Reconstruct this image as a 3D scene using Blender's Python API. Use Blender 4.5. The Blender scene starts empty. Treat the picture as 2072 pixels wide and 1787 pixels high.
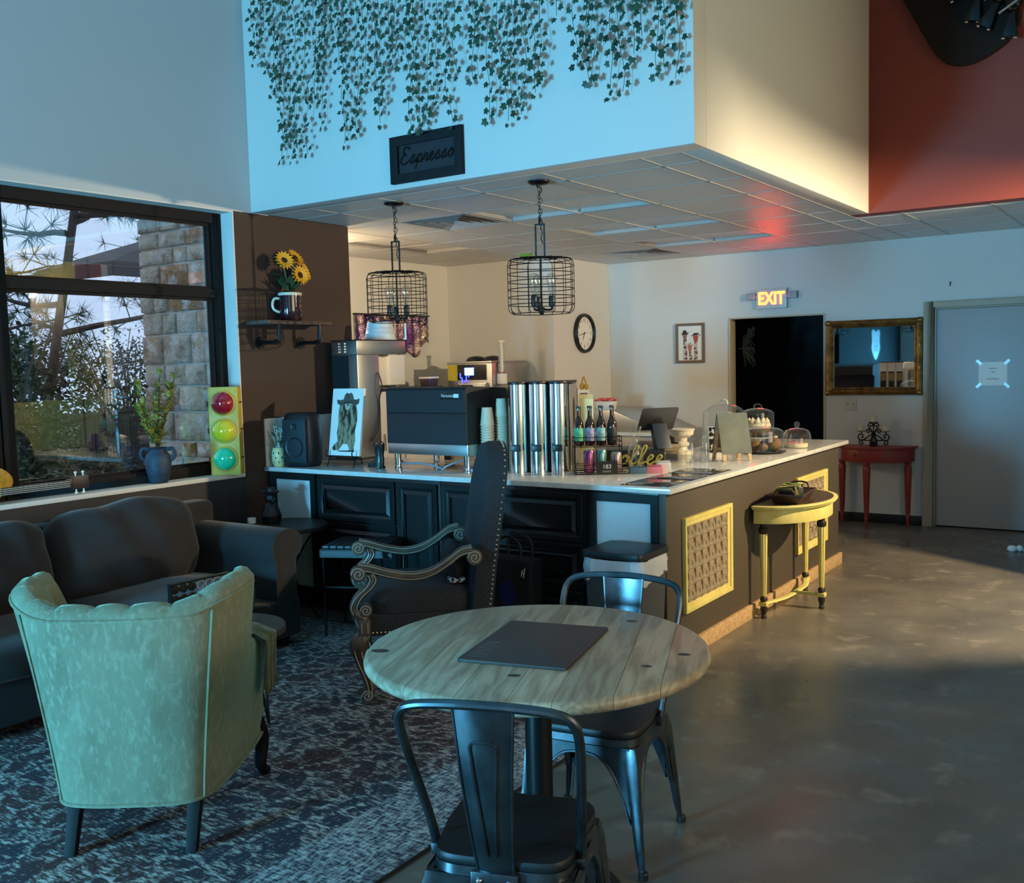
import bpy, bmesh, math, random
from mathutils import Vector, Matrix
random.seed(11)
SC = bpy.context.scene
COL = SC.collection
PI = math.pi
V = Vector

# ------------------------------------------------------------------ camera
yaw, pitch, roll, FPX = math.radians(34.4626), math.radians(4.5398), math.radians(1.4783), 2012.28
fw = V((-math.sin(yaw) * math.cos(pitch), math.cos(yaw) * math.cos(pitch), -math.sin(pitch)))
rt = V((math.cos(yaw), math.sin(yaw), 0))
dn = fw.cross(rt)
r2 = rt * math.cos(roll) + dn * math.sin(roll)
d2 = dn * math.cos(roll) - rt * math.sin(roll)
cam = bpy.data.objects.new('camera', bpy.data.cameras.new('camera'))
COL.objects.link(cam)
cam.data.sensor_fit = 'HORIZONTAL'
cam.data.sensor_width = 36.0
cam.data.lens = FPX / 2072 * 36.0
cam.data.clip_start = 0.05
cam.data.clip_end = 200
cam.matrix_world = Matrix((
    (r2.x, -d2.x, -fw.x, 0.0),
    (r2.y, -d2.y, -fw.y, 0.0),
    (r2.z, -d2.z, -fw.z, 1.56),
    (0, 0, 0, 1)))
SC.camera = cam

# ------------------------------------------------------------------ world, lights, exposure
w = bpy.data.worlds.new('world')
SC.world = w
w.use_nodes = True
bg = w.node_tree.nodes['Background']
bg.inputs[0].default_value = (0.62, 0.74, 0.95, 1)
bg.inputs[1].default_value = 1.3
SC.view_settings.view_transform = 'Standard'
SC.view_settings.look = 'None'
SC.view_settings.gamma = 1
SC.view_settings.exposure = 0.0
SC.view_settings.use_curve_mapping = False
SC.cycles.use_denoising = True
SC.cycles.max_bounces = 6
SC.cycles.diffuse_bounces = 4
SC.cycles.glossy_bounces = 4
SC.cycles.transparent_max_bounces = 14
SC.cycles.use_adaptive_sampling = True
SC.cycles.adaptive_threshold = 0.03
SC.cycles.sample_clamp_indirect = 4.0
SC.cycles.caustics_reflective = False
SC.cycles.caustics_refractive = False


def area_light(name, loc, target, sx, sy, col, power, spread=180):
    l = bpy.data.lights.new(name, 'AREA')
    l.shape = 'RECTANGLE'
    l.size, l.size_y = sx, sy
    l.color = col
    l.energy = power
    l.spread = math.radians(spread)
    o = bpy.data.objects.new(name, l)
    COL.objects.link(o)
    o.location = loc
    o.rotation_euler = (V(target) - V(loc)).to_track_quat('-Z', 'Y').to_euler()
    return o


# cool dusk daylight through the narrow front window behind the camera
area_light('window_daylight', (-3.66, -2.93, 1.02), (-3.2, 4.4, 1.9), 0.8, 1.05, (0.13, 0.61, 1.0), 590)
# added dim, grey fill light, set at an unseen wide window in the same wall
area_light('shopfront_fill', (0.6, -2.93, 1.7), (-1.0, 4.4, 1.6), 3.4, 2.2, (0.85, 0.92, 1.0), 7)


# added warm fill light, hung before a made-up window in the right-hand wall
area_light('warm_fill_right', (2.40, 2.9, 1.75), (-3.0, 3.4, 1.75), 3.6, 1.5, (1.0, 0.74, 0.47), 25, 85)


# ------------------------------------------------------------------ materials
def lin(c):
    return tuple(((x / 255) / 12.92 if x / 255 <= 0.04045 else ((x / 255 + 0.055) / 1.055) ** 2.4) for x in c[:3]) + (1,)


class Mat:
    def __init__(s, name, col, rough=0.5, metal=0.0, spec=0.5):
        s.m = bpy.data.materials.new(name)
        s.m.use_nodes = True
        s.nt = s.m.node_tree
        s.b = s.nt.nodes['Principled BSDF']
        s.c = lin(col)
        s.b.inputs['Base Color'].default_value = s.c
        s.b.inputs['Roughness'].default_value = rough
        s.b.inputs['Metallic'].default_value = metal
        s.b.inputs['Specular IOR Level'].default_value = spec
        s.last = None
        s.tc = None

    def n(s, t, **k):
        x = s.nt.nodes.new(t)
        for a, b in k.items():
            setattr(x, a, b)
        return x

    def l(s, a, b):
        s.nt.links.new(a, b)

    def coord(s, scale=(1, 1, 1), kind='Object', rot=(0, 0, 0)):
        tc = s.n('ShaderNodeTexCoord')
        mp = s.n('ShaderNodeMapping')
        mp.inputs['Scale'].default_value = scale
        mp.inputs['Rotation'].default_value = rot
        s.l(tc.outputs[kind], mp.inputs['Vector'])
        return mp.outputs[0]

    def mix(s, fac, a, b, blend='MIX'):
        x = s.n('ShaderNodeMix', data_type='RGBA', blend_type=blend)
        if hasattr(fac, 'links') or not isinstance(fac, (int, float)):
            s.l(fac, x.inputs[0])
        else:
            x.inputs[0].default_value = fac
        for v, i in ((a, 6), (b, 7)):
            if isinstance(v, tuple):
                x.inputs[i].default_value = v
            else:
                s.l(v, x.inputs[i])
        return x.outputs[2]

    def ramp(s, src, pts):
        r = s.n('ShaderNodeValToRGB')
        e = r.color_ramp.elements
        while len(e) < len(pts):
            e.new(0.5)
        for i, (p, c) in enumerate(pts):
            e[i].position = p
            e[i].color = c if len(c) == 4 else lin(c)
        s.l(src, r.inputs[0])
        return r.outputs[0]

    def noise_tex(s, scale, detail=4, rough=0.6, coord=None):
        t = s.n('ShaderNodeTexNoise')
        t.inputs['Scale'].default_value = scale
        t.inputs['Detail'].default_value = detail
        t.inputs['Roughness'].default_value = rough
        s.l(coord if coord is not None else s.coord(), t.inputs['Vector'])
        return t.outputs[0]

    def set(s, sock):
        s.l(sock, s.b.inputs['Base Color'])
        s.last = sock
        return s

    def mottle(s, col2, scale=8, stretch=(1, 1, 1), lo=0.35, hi=0.65, detail=5, rough=0.6):
        f = s.ramp(s.noise_tex(scale, detail, rough, s.coord(stretch)), [(lo, (0, 0, 0, 1)), (hi, (1, 1, 1, 1))])
        a = s.last if s.last is not None else s.c
        return s.set(s.mix(f, a, lin(col2)))

    def bump(s, scale=60, strength=0.2, dist=0.002, stretch=(1, 1, 1), detail=3):
        t = s.noise_tex(scale, detail, 0.6, s.coord(stretch))
        return s.bump_from(t, strength, dist)

    def bump_from(s, t, strength, dist):
        b = s.n('ShaderNodeBump')
        b.inputs['Strength'].default_value = strength
        b.inputs['Distance'].default_value = dist
        s.l(t, b.inputs['Height'])
        s.l(b.outputs[0], s.b.inputs['Normal'])
        return s

    def rough_noise(s, scale, lo, hi, stretch=(1, 1, 1)):
        t = s.noise_tex(scale, 4, 0.6, s.coord(stretch))
        mr = s.n('ShaderNodeMapRange')
        mr.inputs[1].default_value = 0.3
        mr.inputs[2].default_value = 0.7
        mr.inputs[3].default_value = lo
        mr.inputs[4].default_value = hi
        s.l(t, mr.inputs[0])
        s.l(mr.outputs[0], s.b.inputs['Roughness'])
        return s

    def randomise(s, amount=0.15):
        """vary value per object"""
        oi = s.n('ShaderNodeObjectInfo')
        mr = s.n('ShaderNodeMapRange')
        mr.inputs[3].default_value = 1 - amount
        mr.inputs[4].default_value = 1 + amount
        s.l(oi.outputs['Random'], mr.inputs[0])
        hs = s.n('ShaderNodeHueSaturation')
        s.l(mr.outputs[0], hs.inputs['Value'])
        if s.last is not None:
            s.l(s.last, hs.inputs['Color'])
        else:
            hs.inputs['Color'].default_value = s.c
        return s.set(hs.outputs[0])

    def emit(s, col, strength):
        s.b.inputs['Emission Color'].default_value = lin(col)
        s.b.inputs['Emission Strength'].default_value = strength
        return s

    def sheen(s, v=0.5, rough=0.4, tint=None):
        s.b.inputs['Sheen Weight'].default_value = v
        s.b.inputs['Sheen Roughness'].default_value = rough
        if tint:
            s.b.inputs['Sheen Tint'].default_value = lin(tint)
        return s

    def coat(s, v=0.5, r=0.1):
        s.b.inputs['Coat Weight'].default_value = v
        s.b.inputs['Coat Roughness'].default_value = r
        return s

    def alpha(s, v):
        s.b.inputs['Alpha'].default_value = v
        return s


def glass(name, tint=(255, 255, 255), refl=0.12, rough=0.0):
    """thin clear glass or plastic: mostly see-through with a clear-coat reflection that grows at grazing angles"""
    m = bpy.data.materials.new(name)
    m.use_nodes = True
    nt = m.node_tree
    nt.nodes.clear()
    out = nt.nodes.new('ShaderNodeOutputMaterial')
    t = nt.nodes.new('ShaderNodeBsdfTransparent')
    t.inputs[0].default_value = lin(tint)
    g = nt.nodes.new('ShaderNodeBsdfGlossy')
    g.inputs['Roughness'].default_value = rough
    g.inputs[0].default_value = (1, 1, 1, 1)
    lw = nt.nodes.new('ShaderNodeLayerWeight')
    lw.inputs[0].default_value = 0.5
    pw = nt.nodes.new('ShaderNodeMath')
    pw.operation = 'POWER'
    pw.inputs[1].default_value = 4.0
    nt.links.new(lw.outputs['Facing'], pw.inputs[0])
    ad = nt.nodes.new('ShaderNodeMath')
    ad.operation = 'MULTIPLY_ADD'
    ad.inputs[1].default_value = 0.9
    ad.inputs[2].default_value = refl
    ad.use_clamp = True
    nt.links.new(pw.outputs[0], ad.inputs[0])
    mx = nt.nodes.new('ShaderNodeMixShader')
    nt.links.new(ad.outputs[0], mx.inputs[0])
    nt.links.new(t.outputs[0], mx.inputs[1])
    nt.links.new(g.outputs[0], mx.inputs[2])
    nt.links.new(mx.outputs[0], out.inputs[0])
    return m


def S(name, col, rough=0.5, metal=0.0, **k):
    return Mat(name, col, rough, metal, **k).m


# ------------------------------------------------------------------ geometry
class B:
    """collects shapes and links them as ONE mesh object"""

    def __init__(s, mtx=None):
        s.v, s.f = [], []
        s.m = mtx or Matrix()

    def add(s, vs, fs):
        o = len(s.v)
        s.v += [s.m @ V(p) for p in vs]
        s.f += [tuple(i + o for i in f) for f in fs]
        return s

    def box(s, x0, x1, y0, y1, z0, z1):
        vs = [(x, y, z) for z in (z0, z1) for y in (y0, y1) for x in (x0, x1)]
        return s.add(vs, [(0, 2, 3, 1), (4, 5, 7, 6), (0, 1, 5, 4), (2, 6, 7, 3), (0, 4, 6, 2), (1, 3, 7, 5)])

    def taper(s, x0, x1, y0, y1, z0, z1, k=0.8, ky=None):
        ky = k if ky is None else ky
        cx, cy, hx, hy = (x0 + x1) / 2, (y0 + y1) / 2, (x1 - x0) / 2, (y1 - y0) / 2
        vs = [(cx + a * hx * (k if z == z0 else 1), cy + b * hy * (ky if z == z0 else 1), z) for z in (z0, z1) for b in (-1, 1) for a in (-1, 1)]
        return s.add(vs, [(0, 2, 3, 1), (4, 5, 7, 6), (0, 1, 5, 4), (2, 6, 7, 3), (0, 4, 6, 2), (1, 3, 7, 5)])

    def loft(s, rings, closed=True, caps=True):
        n = len(rings[0])
        vs = [p for r in rings for p in r]
        fs = []
        for i in range(len(rings) - 1):
            for j in range(n if closed else n - 1):
                k = (j + 1) % n
                fs.append((i * n + j, i * n + k, (i + 1) * n + k, (i + 1) * n + j))
        if caps and closed:
            fs.append(tuple(reversed(range(n))))
            fs.append(tuple(range((len(rings) - 1) * n, len(rings) * n)))
        return s.add(vs, fs)

    def lathe(s, prof, c=(0, 0, 0), seg=20, caps=True, a0=0.0, sx=1.0, sy=1.0):
        return s.loft([[(c[0] + r * sx * math.cos(a0 + 2 * PI * j / seg), c[1] + r * sy * math.sin(a0 + 2 * PI * j / seg), c[2] + z) for j in range(seg)] for r, z in prof], True, caps)

    def tube(s, pts, r, seg=8, closed=False, caps=True, flat=1.0, up=None):
        pts = [V(p) for p in pts]
        n = len(pts)
        rs = r if isinstance(r, (list, tuple)) else [r] * n
        rings, nrm = [], None
        for i, p in enumerate(pts):
            if closed:
                t = pts[(i + 1) % n] - pts[i - 1]
            else:
                t = pts[min(i + 1, n - 1)] - pts[max(i - 1, 0)]
            if t.length < 1e-9:
                t = V((0, 0, 1))
            t.normalize()
            if up is not None:
                a = V(up).cross(t)
                if a.length < 1e-5:
                    a = V((1, 0, 0))
                a.normalize()
                nrm = a
            elif nrm is None:
                a = V((0, 0, 1)) if abs(t.z) < 0.9 else V((1, 0, 0))
                nrm = (a - t * a.dot(t)).normalized()
            else:
                nrm = nrm - t * nrm.dot(t)
                if nrm.length < 1e-6:
                    nrm = t.orthogonal()
                nrm.normalize()
            bn = t.cross(nrm)
            rings.append([p + nrm * (rs[i] * math.cos(2 * PI * j / seg)) + bn * (rs[i] * flat * math.sin(2 * PI * j / seg)) for j in range(seg)])
        if closed:
            rings.append(rings[0])
            return s.loft(rings, True, False)
        return s.loft(rings, True, caps)

    def cyl(s, p0, p1, r0, r1=None, seg=12):
        return s.tube([p0, p1], [r0, r0 if r1 is None else r1], seg)

    def sphere(s, c, r, sc=(1, 1, 1), seg=12, rings=8):
        rr = []
        for i in range(rings + 1):
            a = -PI / 2 + PI * i / rings
            q = max(math.cos(a), 0.02)
            rr.append([(c[0] + r * sc[0] * q * math.cos(2 * PI * j / seg), c[1] + r * sc[1] * q * math.sin(2 * PI * j / seg), c[2] + r * sc[2] * math.sin(a)) for j in range(seg)])
        return s.loft(rr)

    def prism(s, poly, z0, z1):
        """2D polygon (counter-clockwise) between two heights"""
        n = len(poly)
        vs = [(x, y, z0) for x, y in poly] + [(x, y, z1) for x, y in poly]
        fs = [tuple(reversed(range(n))), tuple(range(n, 2 * n))] + [(i, (i + 1) % n, n + (i + 1) % n, n + i) for i in range(n)]
        return s.add(vs, fs)

    def frame(s, x0, x1, z0, z1, wd, y0, y1, inner=None):
        """a mitred rectangular frame in the xz plane from depth y0 to y1; inner = depth of inner lip"""
        yi = y1 if inner is None else inner
        o0 = [(x0, z0), (x1, z0), (x1, z1), (x0, z1)]
        o1 = [(x0 + wd, z0 + wd), (x1 - wd, z0 + wd), (x1 - wd, z1 - wd), (x0 + wd, z1 - wd)]
        rings = [[(x, y0, z) for x, z in o0], [(x, y1, z) for x, z in o0], [(x, yi, z) for x, z in o1], [(x, y0, z) for x, z in o1], [(x, y0, z) for x, z in o0]]
        return s.loft(rings, True, False)

    def rbox(s, x0, x1, y0, y1, z0, z1, r, seg=4):
        """box with rounded vertical edges"""
        poly = []
        for cx, cy, a in ((x1 - r, y1 - r, 0), (x0 + r, y1 - r, 90), (x0 + r, y0 + r, 180), (x1 - r, y0 + r, 270)):
            for i in range(seg + 1):
                t = math.radians(a + 90 * i / seg)
                poly.append((cx + r * math.cos(t), cy + r * math.sin(t)))
        return s.prism(poly, z0, z1)

    def mesh(s, name, bevel=0.0, bseg=2, angle=35, subsurf=0):
        me = bpy.data.meshes.new(name)
        me.from_pydata([tuple(p) for p in s.v], [], s.f)
        bm = bmesh.new()
        bm.from_mesh(me)
        bmesh.ops.remove_doubles(bm, verts=bm.verts, dist=1e-6)
        bmesh.ops.recalc_face_normals(bm, faces=bm.faces)
        if bevel:
            es = [e for e in bm.edges if len(e.link_faces) == 2 and e.calc_face_angle(0) > 0.5]
            bmesh.ops.bevel(bm, geom=es, offset=bevel, segments=bseg, profile=0.6, affect='EDGES', clamp_overlap=True)
        bm.to_mesh(me)
        bm.free()
        for p in me.polygons:
            p.use_smooth = True
        me.set_sharp_from_angle(angle=math.radians(angle))
        return me

    def build(s, name, mat, parent=None, bevel=0.0, bseg=2, angle=35, kind=None, label=None):
        me = s.mesh(name, bevel, bseg, angle)
        me.materials.append(mat)
        o = bpy.data.objects.new(name, me)
        COL.objects.link(o)
        if parent is not None:
            o.parent = parent
        if kind:
            o['kind'] = kind
        if label:
            o['label'] = label
        return o


def struct(o):
    o['kind'] = 'structure'
    return o


def thing(name, label, cat, loc=(0, 0, 0), rz=0.0, group=None):
    o = bpy.data.objects.new(name, None)
    o.empty_display_size = 0.1
    COL.objects.link(o)
    o.location = loc
    o.rotation_euler = (0, 0, rz)
    return tag(o, label, cat, group)


def tag(o, label, cat, group=None):
    o['label'] = label
    o['category'] = cat
    if group:
        o['group'] = group
    return o


def copy_tree(o, parent=None):
    c = o.copy()
    COL.objects.link(c)
    c.parent = parent
    for ch in list(o.children):
        copy_tree(ch, c)
    return c


def inst(name, me, parent, mtx, mat=None):
    o = bpy.data.objects.new(name, me)
    COL.objects.link(o)
    o.parent = parent
    o.matrix_local = mtx
    return o


def basis(o, x, up):
    x, up = V(x).normalized(), V(up).normalized()
    n = x.cross(up)
    return Matrix(((x.x, up.x, n.x, o[0]), (x.y, up.y, n.y, o[1]), (x.z, up.z, n.z, o[2]), (0, 0, 0, 1)))


def text(name, body, size, mat, mtx, parent, ext=0.001, shear=0.0, width=1.0, bold=0.0):
    cu = bpy.data.curves.new(name, 'FONT')
    cu.body = body
    cu.size = size
    cu.extrude = ext
    cu.shear = shear
    cu.offset = bold
    cu.align_x = 'CENTER'
    cu.align_y = 'CENTER'
    cu.resolution_u = 3
    t = bpy.data.objects.new(name, cu)
    COL.objects.link(t)
    dg = bpy.context.evaluated_depsgraph_get()
    me = bpy.data.meshes.new_from_object(t.evaluated_get(dg))
    bpy.data.objects.remove(t)
    me.transform(mtx @ Matrix.Diagonal((width, 1, 1, 1)))
    me.materials.clear()
    me.materials.append(mat)
    o = bpy.data.objects.new(name, me)
    COL.objects.link(o)
    o.parent = parent
    return o


def smooth(pts, n=6, closed=False):
    """Catmull-Rom through the points"""
    pts = [V(p) for p in pts]
    out = []
    m = len(pts)
    rng = range(m) if closed else range(m - 1)
    for i in rng:
        if closed:
            a, b, c, d = pts[i - 1], pts[i], pts[(i + 1) % m], pts[(i + 2) % m]
        else:
            a, b, c, d = pts[max(i - 1, 0)], pts[i], pts[i + 1], pts[min(i + 2, m - 1)]
        for k in range(n):
            t = k / n
            out.append(0.5 * ((2 * b) + (c - a) * t + (2 * a - 5 * b + 4 * c - d) * t * t + (3 * b - a - 3 * c + d) * t ** 3))
    if not closed:
        out.append(pts[-1])
    return out


def lerp(a, b, t):
    return a + (b - a) * t

# ------------------------------------------------------------------ shared materials
M_white = Mat('white_wall_paint', (212, 210, 205), 0.6).bump(220, 0.08, 0.001).m
M_ltgrey = Mat('light_grey_wall_paint', (186, 190, 192), 0.65).bump(220, 0.08, 0.001).m
M_red = Mat('rust_red_paint', (128, 52, 36), 0.6).bump(220, 0.08, 0.001).m
M_brownw = Mat('dark_brown_paint', (54, 38, 31), 0.7).bump(220, 0.06, 0.001).m
M_darkw = Mat('near_black_paint', (36, 34, 36), 0.6).m
M_taupe = Mat('taupe_panel_paint', (76, 66, 53), 0.55).bump(160, 0.06, 0.001).m
M_yellowp = Mat('yellow_wall_paint', (228, 208, 132), 0.6).m
M_black = S('black_satin', (22, 22, 24), 0.4)
M_blackm = S('black_metal', (26, 26, 28), 0.38, 0.6)
M_frame = S('dark_bronze_window_frame', (14, 12, 13), 0.7, spec=.25)
M_steel = Mat('brushed_steel', (190, 188, 184), 0.3, 1.0).bump(30, 0.05, 0.001, (1, 1, 40)).m
M_chrome = S('chrome', (225, 225, 225), 0.08, 1.0)
M_cab = Mat('black_green_cabinet_paint', (20, 26, 26), 0.36).m
M_quartz = Mat('white_quartz', (222, 220, 216), 0.12).mottle((206, 204, 200), 14, lo=0.45, hi=0.7).m
M_doorg = Mat('grey_door_paint', (164, 166, 168), 0.42).m
M_fr = Mat('greige_door_frame_paint', (170, 158, 140), 0.5).m
M_yel = Mat('yellow_chalk_paint', (226, 210, 128), 0.5).mottle((212, 194, 106), 12).m
M_redp = Mat('brick_red_paint', (150, 48, 40), 0.4).m
M_pine = Mat('raw_pine', (206, 172, 126), 0.55).mottle((176, 136, 92), 3, (3, 14, 14)).m
M_paper = S('white_paper', (232, 232, 228), 0.7)
M_ink = S('black_ink', (18, 18, 18), 0.6)
M_clear = glass('clear_glass', (250, 252, 252), 0.085)
M_bulb = glass('bulb_glass', (252, 248, 240), 0.2)
M_brass = S('antique_brass', (150, 112, 56), 0.35, 1.0)
M_cream = S('cream_ceramic', (226, 216, 194), 0.35)
M_wire = S('black_wire', (20, 20, 21), 0.45, 0.5)

# floor ----------------------------------------------------------------
fm = Mat('polished_concrete', (112, 105, 95), 0.35, spec=0.6)
fm.mottle((86, 81, 74), 1.6, detail=8, lo=0.35, hi=0.68)
fm.mottle((138, 129, 115), 5, detail=8, lo=0.56, hi=0.72)
fm.rough_noise(2.2, 0.2, 0.42).bump(9, 0.06, 0.004)
M_floor = fm.m
struct(B().box(-6.6, 3.2, -3.1, 11.6, -0.12, 0).build('floor', M_floor))

# left wall with the deep window bay -------------------------------------
XW, XO, XP = -5.06, -5.34, -5.22      # wall face, outer face, window plane
struct(B().box(XO, XW, -3.0, 4.60, 2.565, 4.95).build('wall_left', M_ltgrey))
struct(B().box(XO, XW, -3.0, 4.31, 0, 0.868).build('wall_left_lower', M_darkw))
struct(B().box(XO, XW, -3.0, 1.35, 0.868, 2.565).build('wall_left_front', S('matt_black_wall', (15, 15, 17), 0.95, spec=.1)))
struct(B().box(XO, XW, 4.3105, 5.35, 0, 2.566).build('wall_left_brown', M_brownw))
struct(B().box(XO, XW - 0.001, 4.3, 4.3102, 0.896, 2.564).build('trim_1', M_white))          # pale reveal
struct(B().box(XO, XW - 0.001, 1.35, 4.3, 2.556, 2.5648).build('trim_2', M_white))           # head of the bay
struct(B().box(XO, XW + 0.012, 1.35, 4.3, 0.8685, 0.895).build('trim_3', M_white, bevel=0.003))   # sill


def window(name, y0, y1, z0, z1, zt):
    r = thing(name, '', '', (0, 0, 0))
    del r['label'], r['category']
    struct(r)
    f = B()
    t = 0.065
    f.box(XP - .05, XP + .05, y0, y0 + t, z0, z1).box(XP - .05, XP + .05, y1 - t, y1, z0, z1)
    f.box(XP - .05, XP + .05, y0 + t, y1 - t, z0, z0 + t).box(XP - .05, XP + .05, y0 + t, y1 - t, z1 - t, z1)
    f.box(XP - .045, XP + .045, y0 + t, y1 - t, zt, zt + 0.055)
    f.build('window_frame', M_frame, r, bevel=0.004)
    g = glass('window_glass', (240, 246, 250), 0.10)
    for a, b in ((z0 + t, zt), (zt + 0.055, z1 - t)):
        B().box(XP - .004, XP + .004, y0 + t - .01, y1 - t + .01, a - .01, b + .01).build('pane', g, r)
    q = B()
    for a, b in ((z0 + t, zt), (zt + 0.055, z1 - t)):
        q.box(XP + .006, XP + .02, y0 + t, y0 + t + .018, a, b).box(XP + .006, XP + .02, y1 - t - .018, y1 - t, a, b)
        q.box(XP + .006, XP + .02, y0 + t + .018, y1 - t - .018, a, a + .018).box(XP + .006, XP + .02, y0 + t + .018, y1 - t - .018, b - .018, b)
    q.build('glazing_bead', M_frame, r)


window('window_1', 2.80, 4.30, 0.896, 2.556, 2.02)
window('window_2', 1.35, 2.79, 0.896, 2.556, 2.02)

# bulkhead over the bar, red wall ------------------------------------------
struct(B().box(XW, -1.97, 4.455, 4.60, 2.57, 4.95).build('wall_bulkhead', M_white, bevel=0.004))
struct(B().box(-2.115, -1.97, 4.6005, 7.51, 2.57, 4.95).build('wall_bulkhead_side', M_white, bevel=0.004))
struct(B().box(-2.115, 0.0, 7.5105, 7.66, 2.57, 4.95).build('wall_red', M_red))
# kitchen walls --------------------------------------------------------------
struct(B().box(-6.58, -6.44, 5.35, 8.27, 0, 2.70).build('wall_kitchen_left', M_white))
struct(B().box(-6.58, XO - .001, 4.72, 5.349, 0, 2.70).build('wall_kitchen_front', M_white))
struct(B().box(-6.58, -5.15, 8.2705, 9.52, 0, 2.70).build('wall_kitchen_chase', M_white))
bw = B()
bw.box(-5.149, -3.81, 9.4, 9.52, 0, 2.70).box(-3.81, -2.86, 9.4, 9.52, 1.94, 2.70).box(-2.86, -1.93, 9.4, 9.52, 0, 2.70)
bw.box(-1.93, -0.93, 9.4, 9.52, 1.96, 2.70).box(-0.93, 0.0, 9.4, 9.52, 0, 2.70)
struct(bw.build('wall_back', M_white))
struct(B().box(-2.86, -1.99, 9.386, 9.3995, 0, 0.085).box(-0.87, 0, 9.386, 9.3995, 0, 0.085).build('baseboard_back', M_black, bevel=0.004))
# dark hallway behind the opening
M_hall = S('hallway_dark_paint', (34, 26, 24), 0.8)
hw = B()
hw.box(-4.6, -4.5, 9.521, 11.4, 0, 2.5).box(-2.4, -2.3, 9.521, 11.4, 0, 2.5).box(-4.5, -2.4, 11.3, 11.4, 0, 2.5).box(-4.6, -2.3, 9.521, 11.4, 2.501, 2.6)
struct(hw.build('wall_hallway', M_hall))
tag(B().box(-3.72, -3.42, 11.27, 11.2995, 1.38, 1.82).frame(-3.74, -3.40, 1.36, 1.84, .02, 11.2995, 11.26).build('hall_panel', S('hall_panel_black', (9, 9, 10), 0.7)), 'black rectangular panel on the far wall of the dark hallway', 'panel')
# right side: passage wall that blocks the lamp, wall with the restroom door, yellow wall, front wall
struct(B().box(0.0, 0.12, 7.0, 9.52, 0, 4.95).build('wall_light_block', M_white))  # unseen wall, its end set where it cuts the lamp's light sharply
struct(B().box(0.121, 1.46, 7.5105, 7.66, 0, 4.95).build('wall_restroom', M_red))
struct(B().box(1.461, 2.45, 7.5105, 7.66, 0, 4.95).build('wall_restroom_yellow', M_yellowp))
struct(B().box(2.451, 2.6, -3.0, 1.05, 0, 4.95).box(2.451, 2.6, 1.05, 4.75, 0, .95).box(2.451, 2.6, 1.05, 4.75, 2.55, 4.95).box(2.451, 2.6, 4.75, 7.66, 0, 4.95).build('wall_right', M_yellowp))
w5 = struct(B(Matrix.Translation((2.5, 2.9, 0)) @ Matrix.Rotation(PI / 2, 4, 'Z')).frame(-1.85, 1.85, .95, 2.55, .06, .03, -.03).build('fill_window', M_frame))  # unseen window added as a frame for the warm fill light
B(Matrix.Translation((2.5, 2.9, 0)) @ Matrix.Rotation(PI / 2, 4, 'Z')).box(-1.8, 1.8, -.004, .004, 1.0, 2.5).build('pane', glass('right_glass', (240, 240, 240), 0.05), w5)
fwl = B()
fwl.box(-5.34, -4.2, -3.15, -3.0, 0, 4.95).box(-4.2, -3.1, -3.15, -3.0, 0, 0.4).box(-4.2, -3.1, -3.15, -3.0, 1.65, 4.95)
fwl.box(-3.1, -1.2, -3.15, -3.0, 0, 4.95).box(-1.2, 2.4, -3.15, -3.0, 0, 0.5).box(-1.2, 2.4, -3.15, -3.0, 2.85, 4.95).box(2.4, 2.6, -3.15, -3.0, 0, 4.95)
struct(fwl.build('wall_front', M_ltgrey))
for n, a, b, z0, z1 in (('window_3', -4.2, -3.1, 0.4, 1.65), ('window_4', -1.2, 2.4, 0.5, 2.85)):
    f = B().frame(a, b, z0, z1, 0.06, -3.1, -3.02)
    o = struct(f.build(n, M_frame))
    B().box(a + .05, b - .05, -3.075, -3.068, z0 + .05, z1 - .05).build('pane', glass('front_glass', (230, 240, 248), 0.05), o)
struct(B().box(-5.34, 2.6, -3.15, 7.66, 4.951, 5.05).build('ceiling', M_ltgrey))

# restroom door on the right wall (seen mirrored in the window)
rd = struct(thing('door_2', '', ''))
del rd['label'], rd['category']
B().box(0.30, 1.38, 7.48, 7.5104, 0, 1.98).build('door_casing', M_yellowp, rd)
B().box(0.38, 1.30, 7.455, 7.479, 0.01, 1.90).build('door_leaf', M_yellowp, rd, bevel=0.004)
ic = B()
for x in (0.66, 0.86):
    ic.sphere((x, 7.45, 1.585), .03, (1, .3, 1), 10, 6)
    ic.add([(x - .05, 7.45, 1.55), (x + .05, 7.45, 1.55), (x + .03, 7.45, 1.38), (x - .03, 7.45, 1.38), (x - .05, 7.444, 1.55), (x + .05, 7.444, 1.55), (x + .03, 7.444, 1.38), (x - .03, 7.444, 1.38)],
           [(0, 1, 2, 3), (4, 5, 6, 7), (0, 1, 5, 4), (1, 2, 6, 5), (2, 3, 7, 6), (3, 0, 4, 7)])
    ic.box(x - .022, x - .006, 7.444, 7.45, 1.25, 1.38).box(x + .006, x + .022, 7.444, 7.45, 1.25, 1.38)
ic.box(.752, .768, 7.444, 7.45, 1.24, 1.63)
ic.build('restroom_sign', M_ink, rd)

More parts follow.
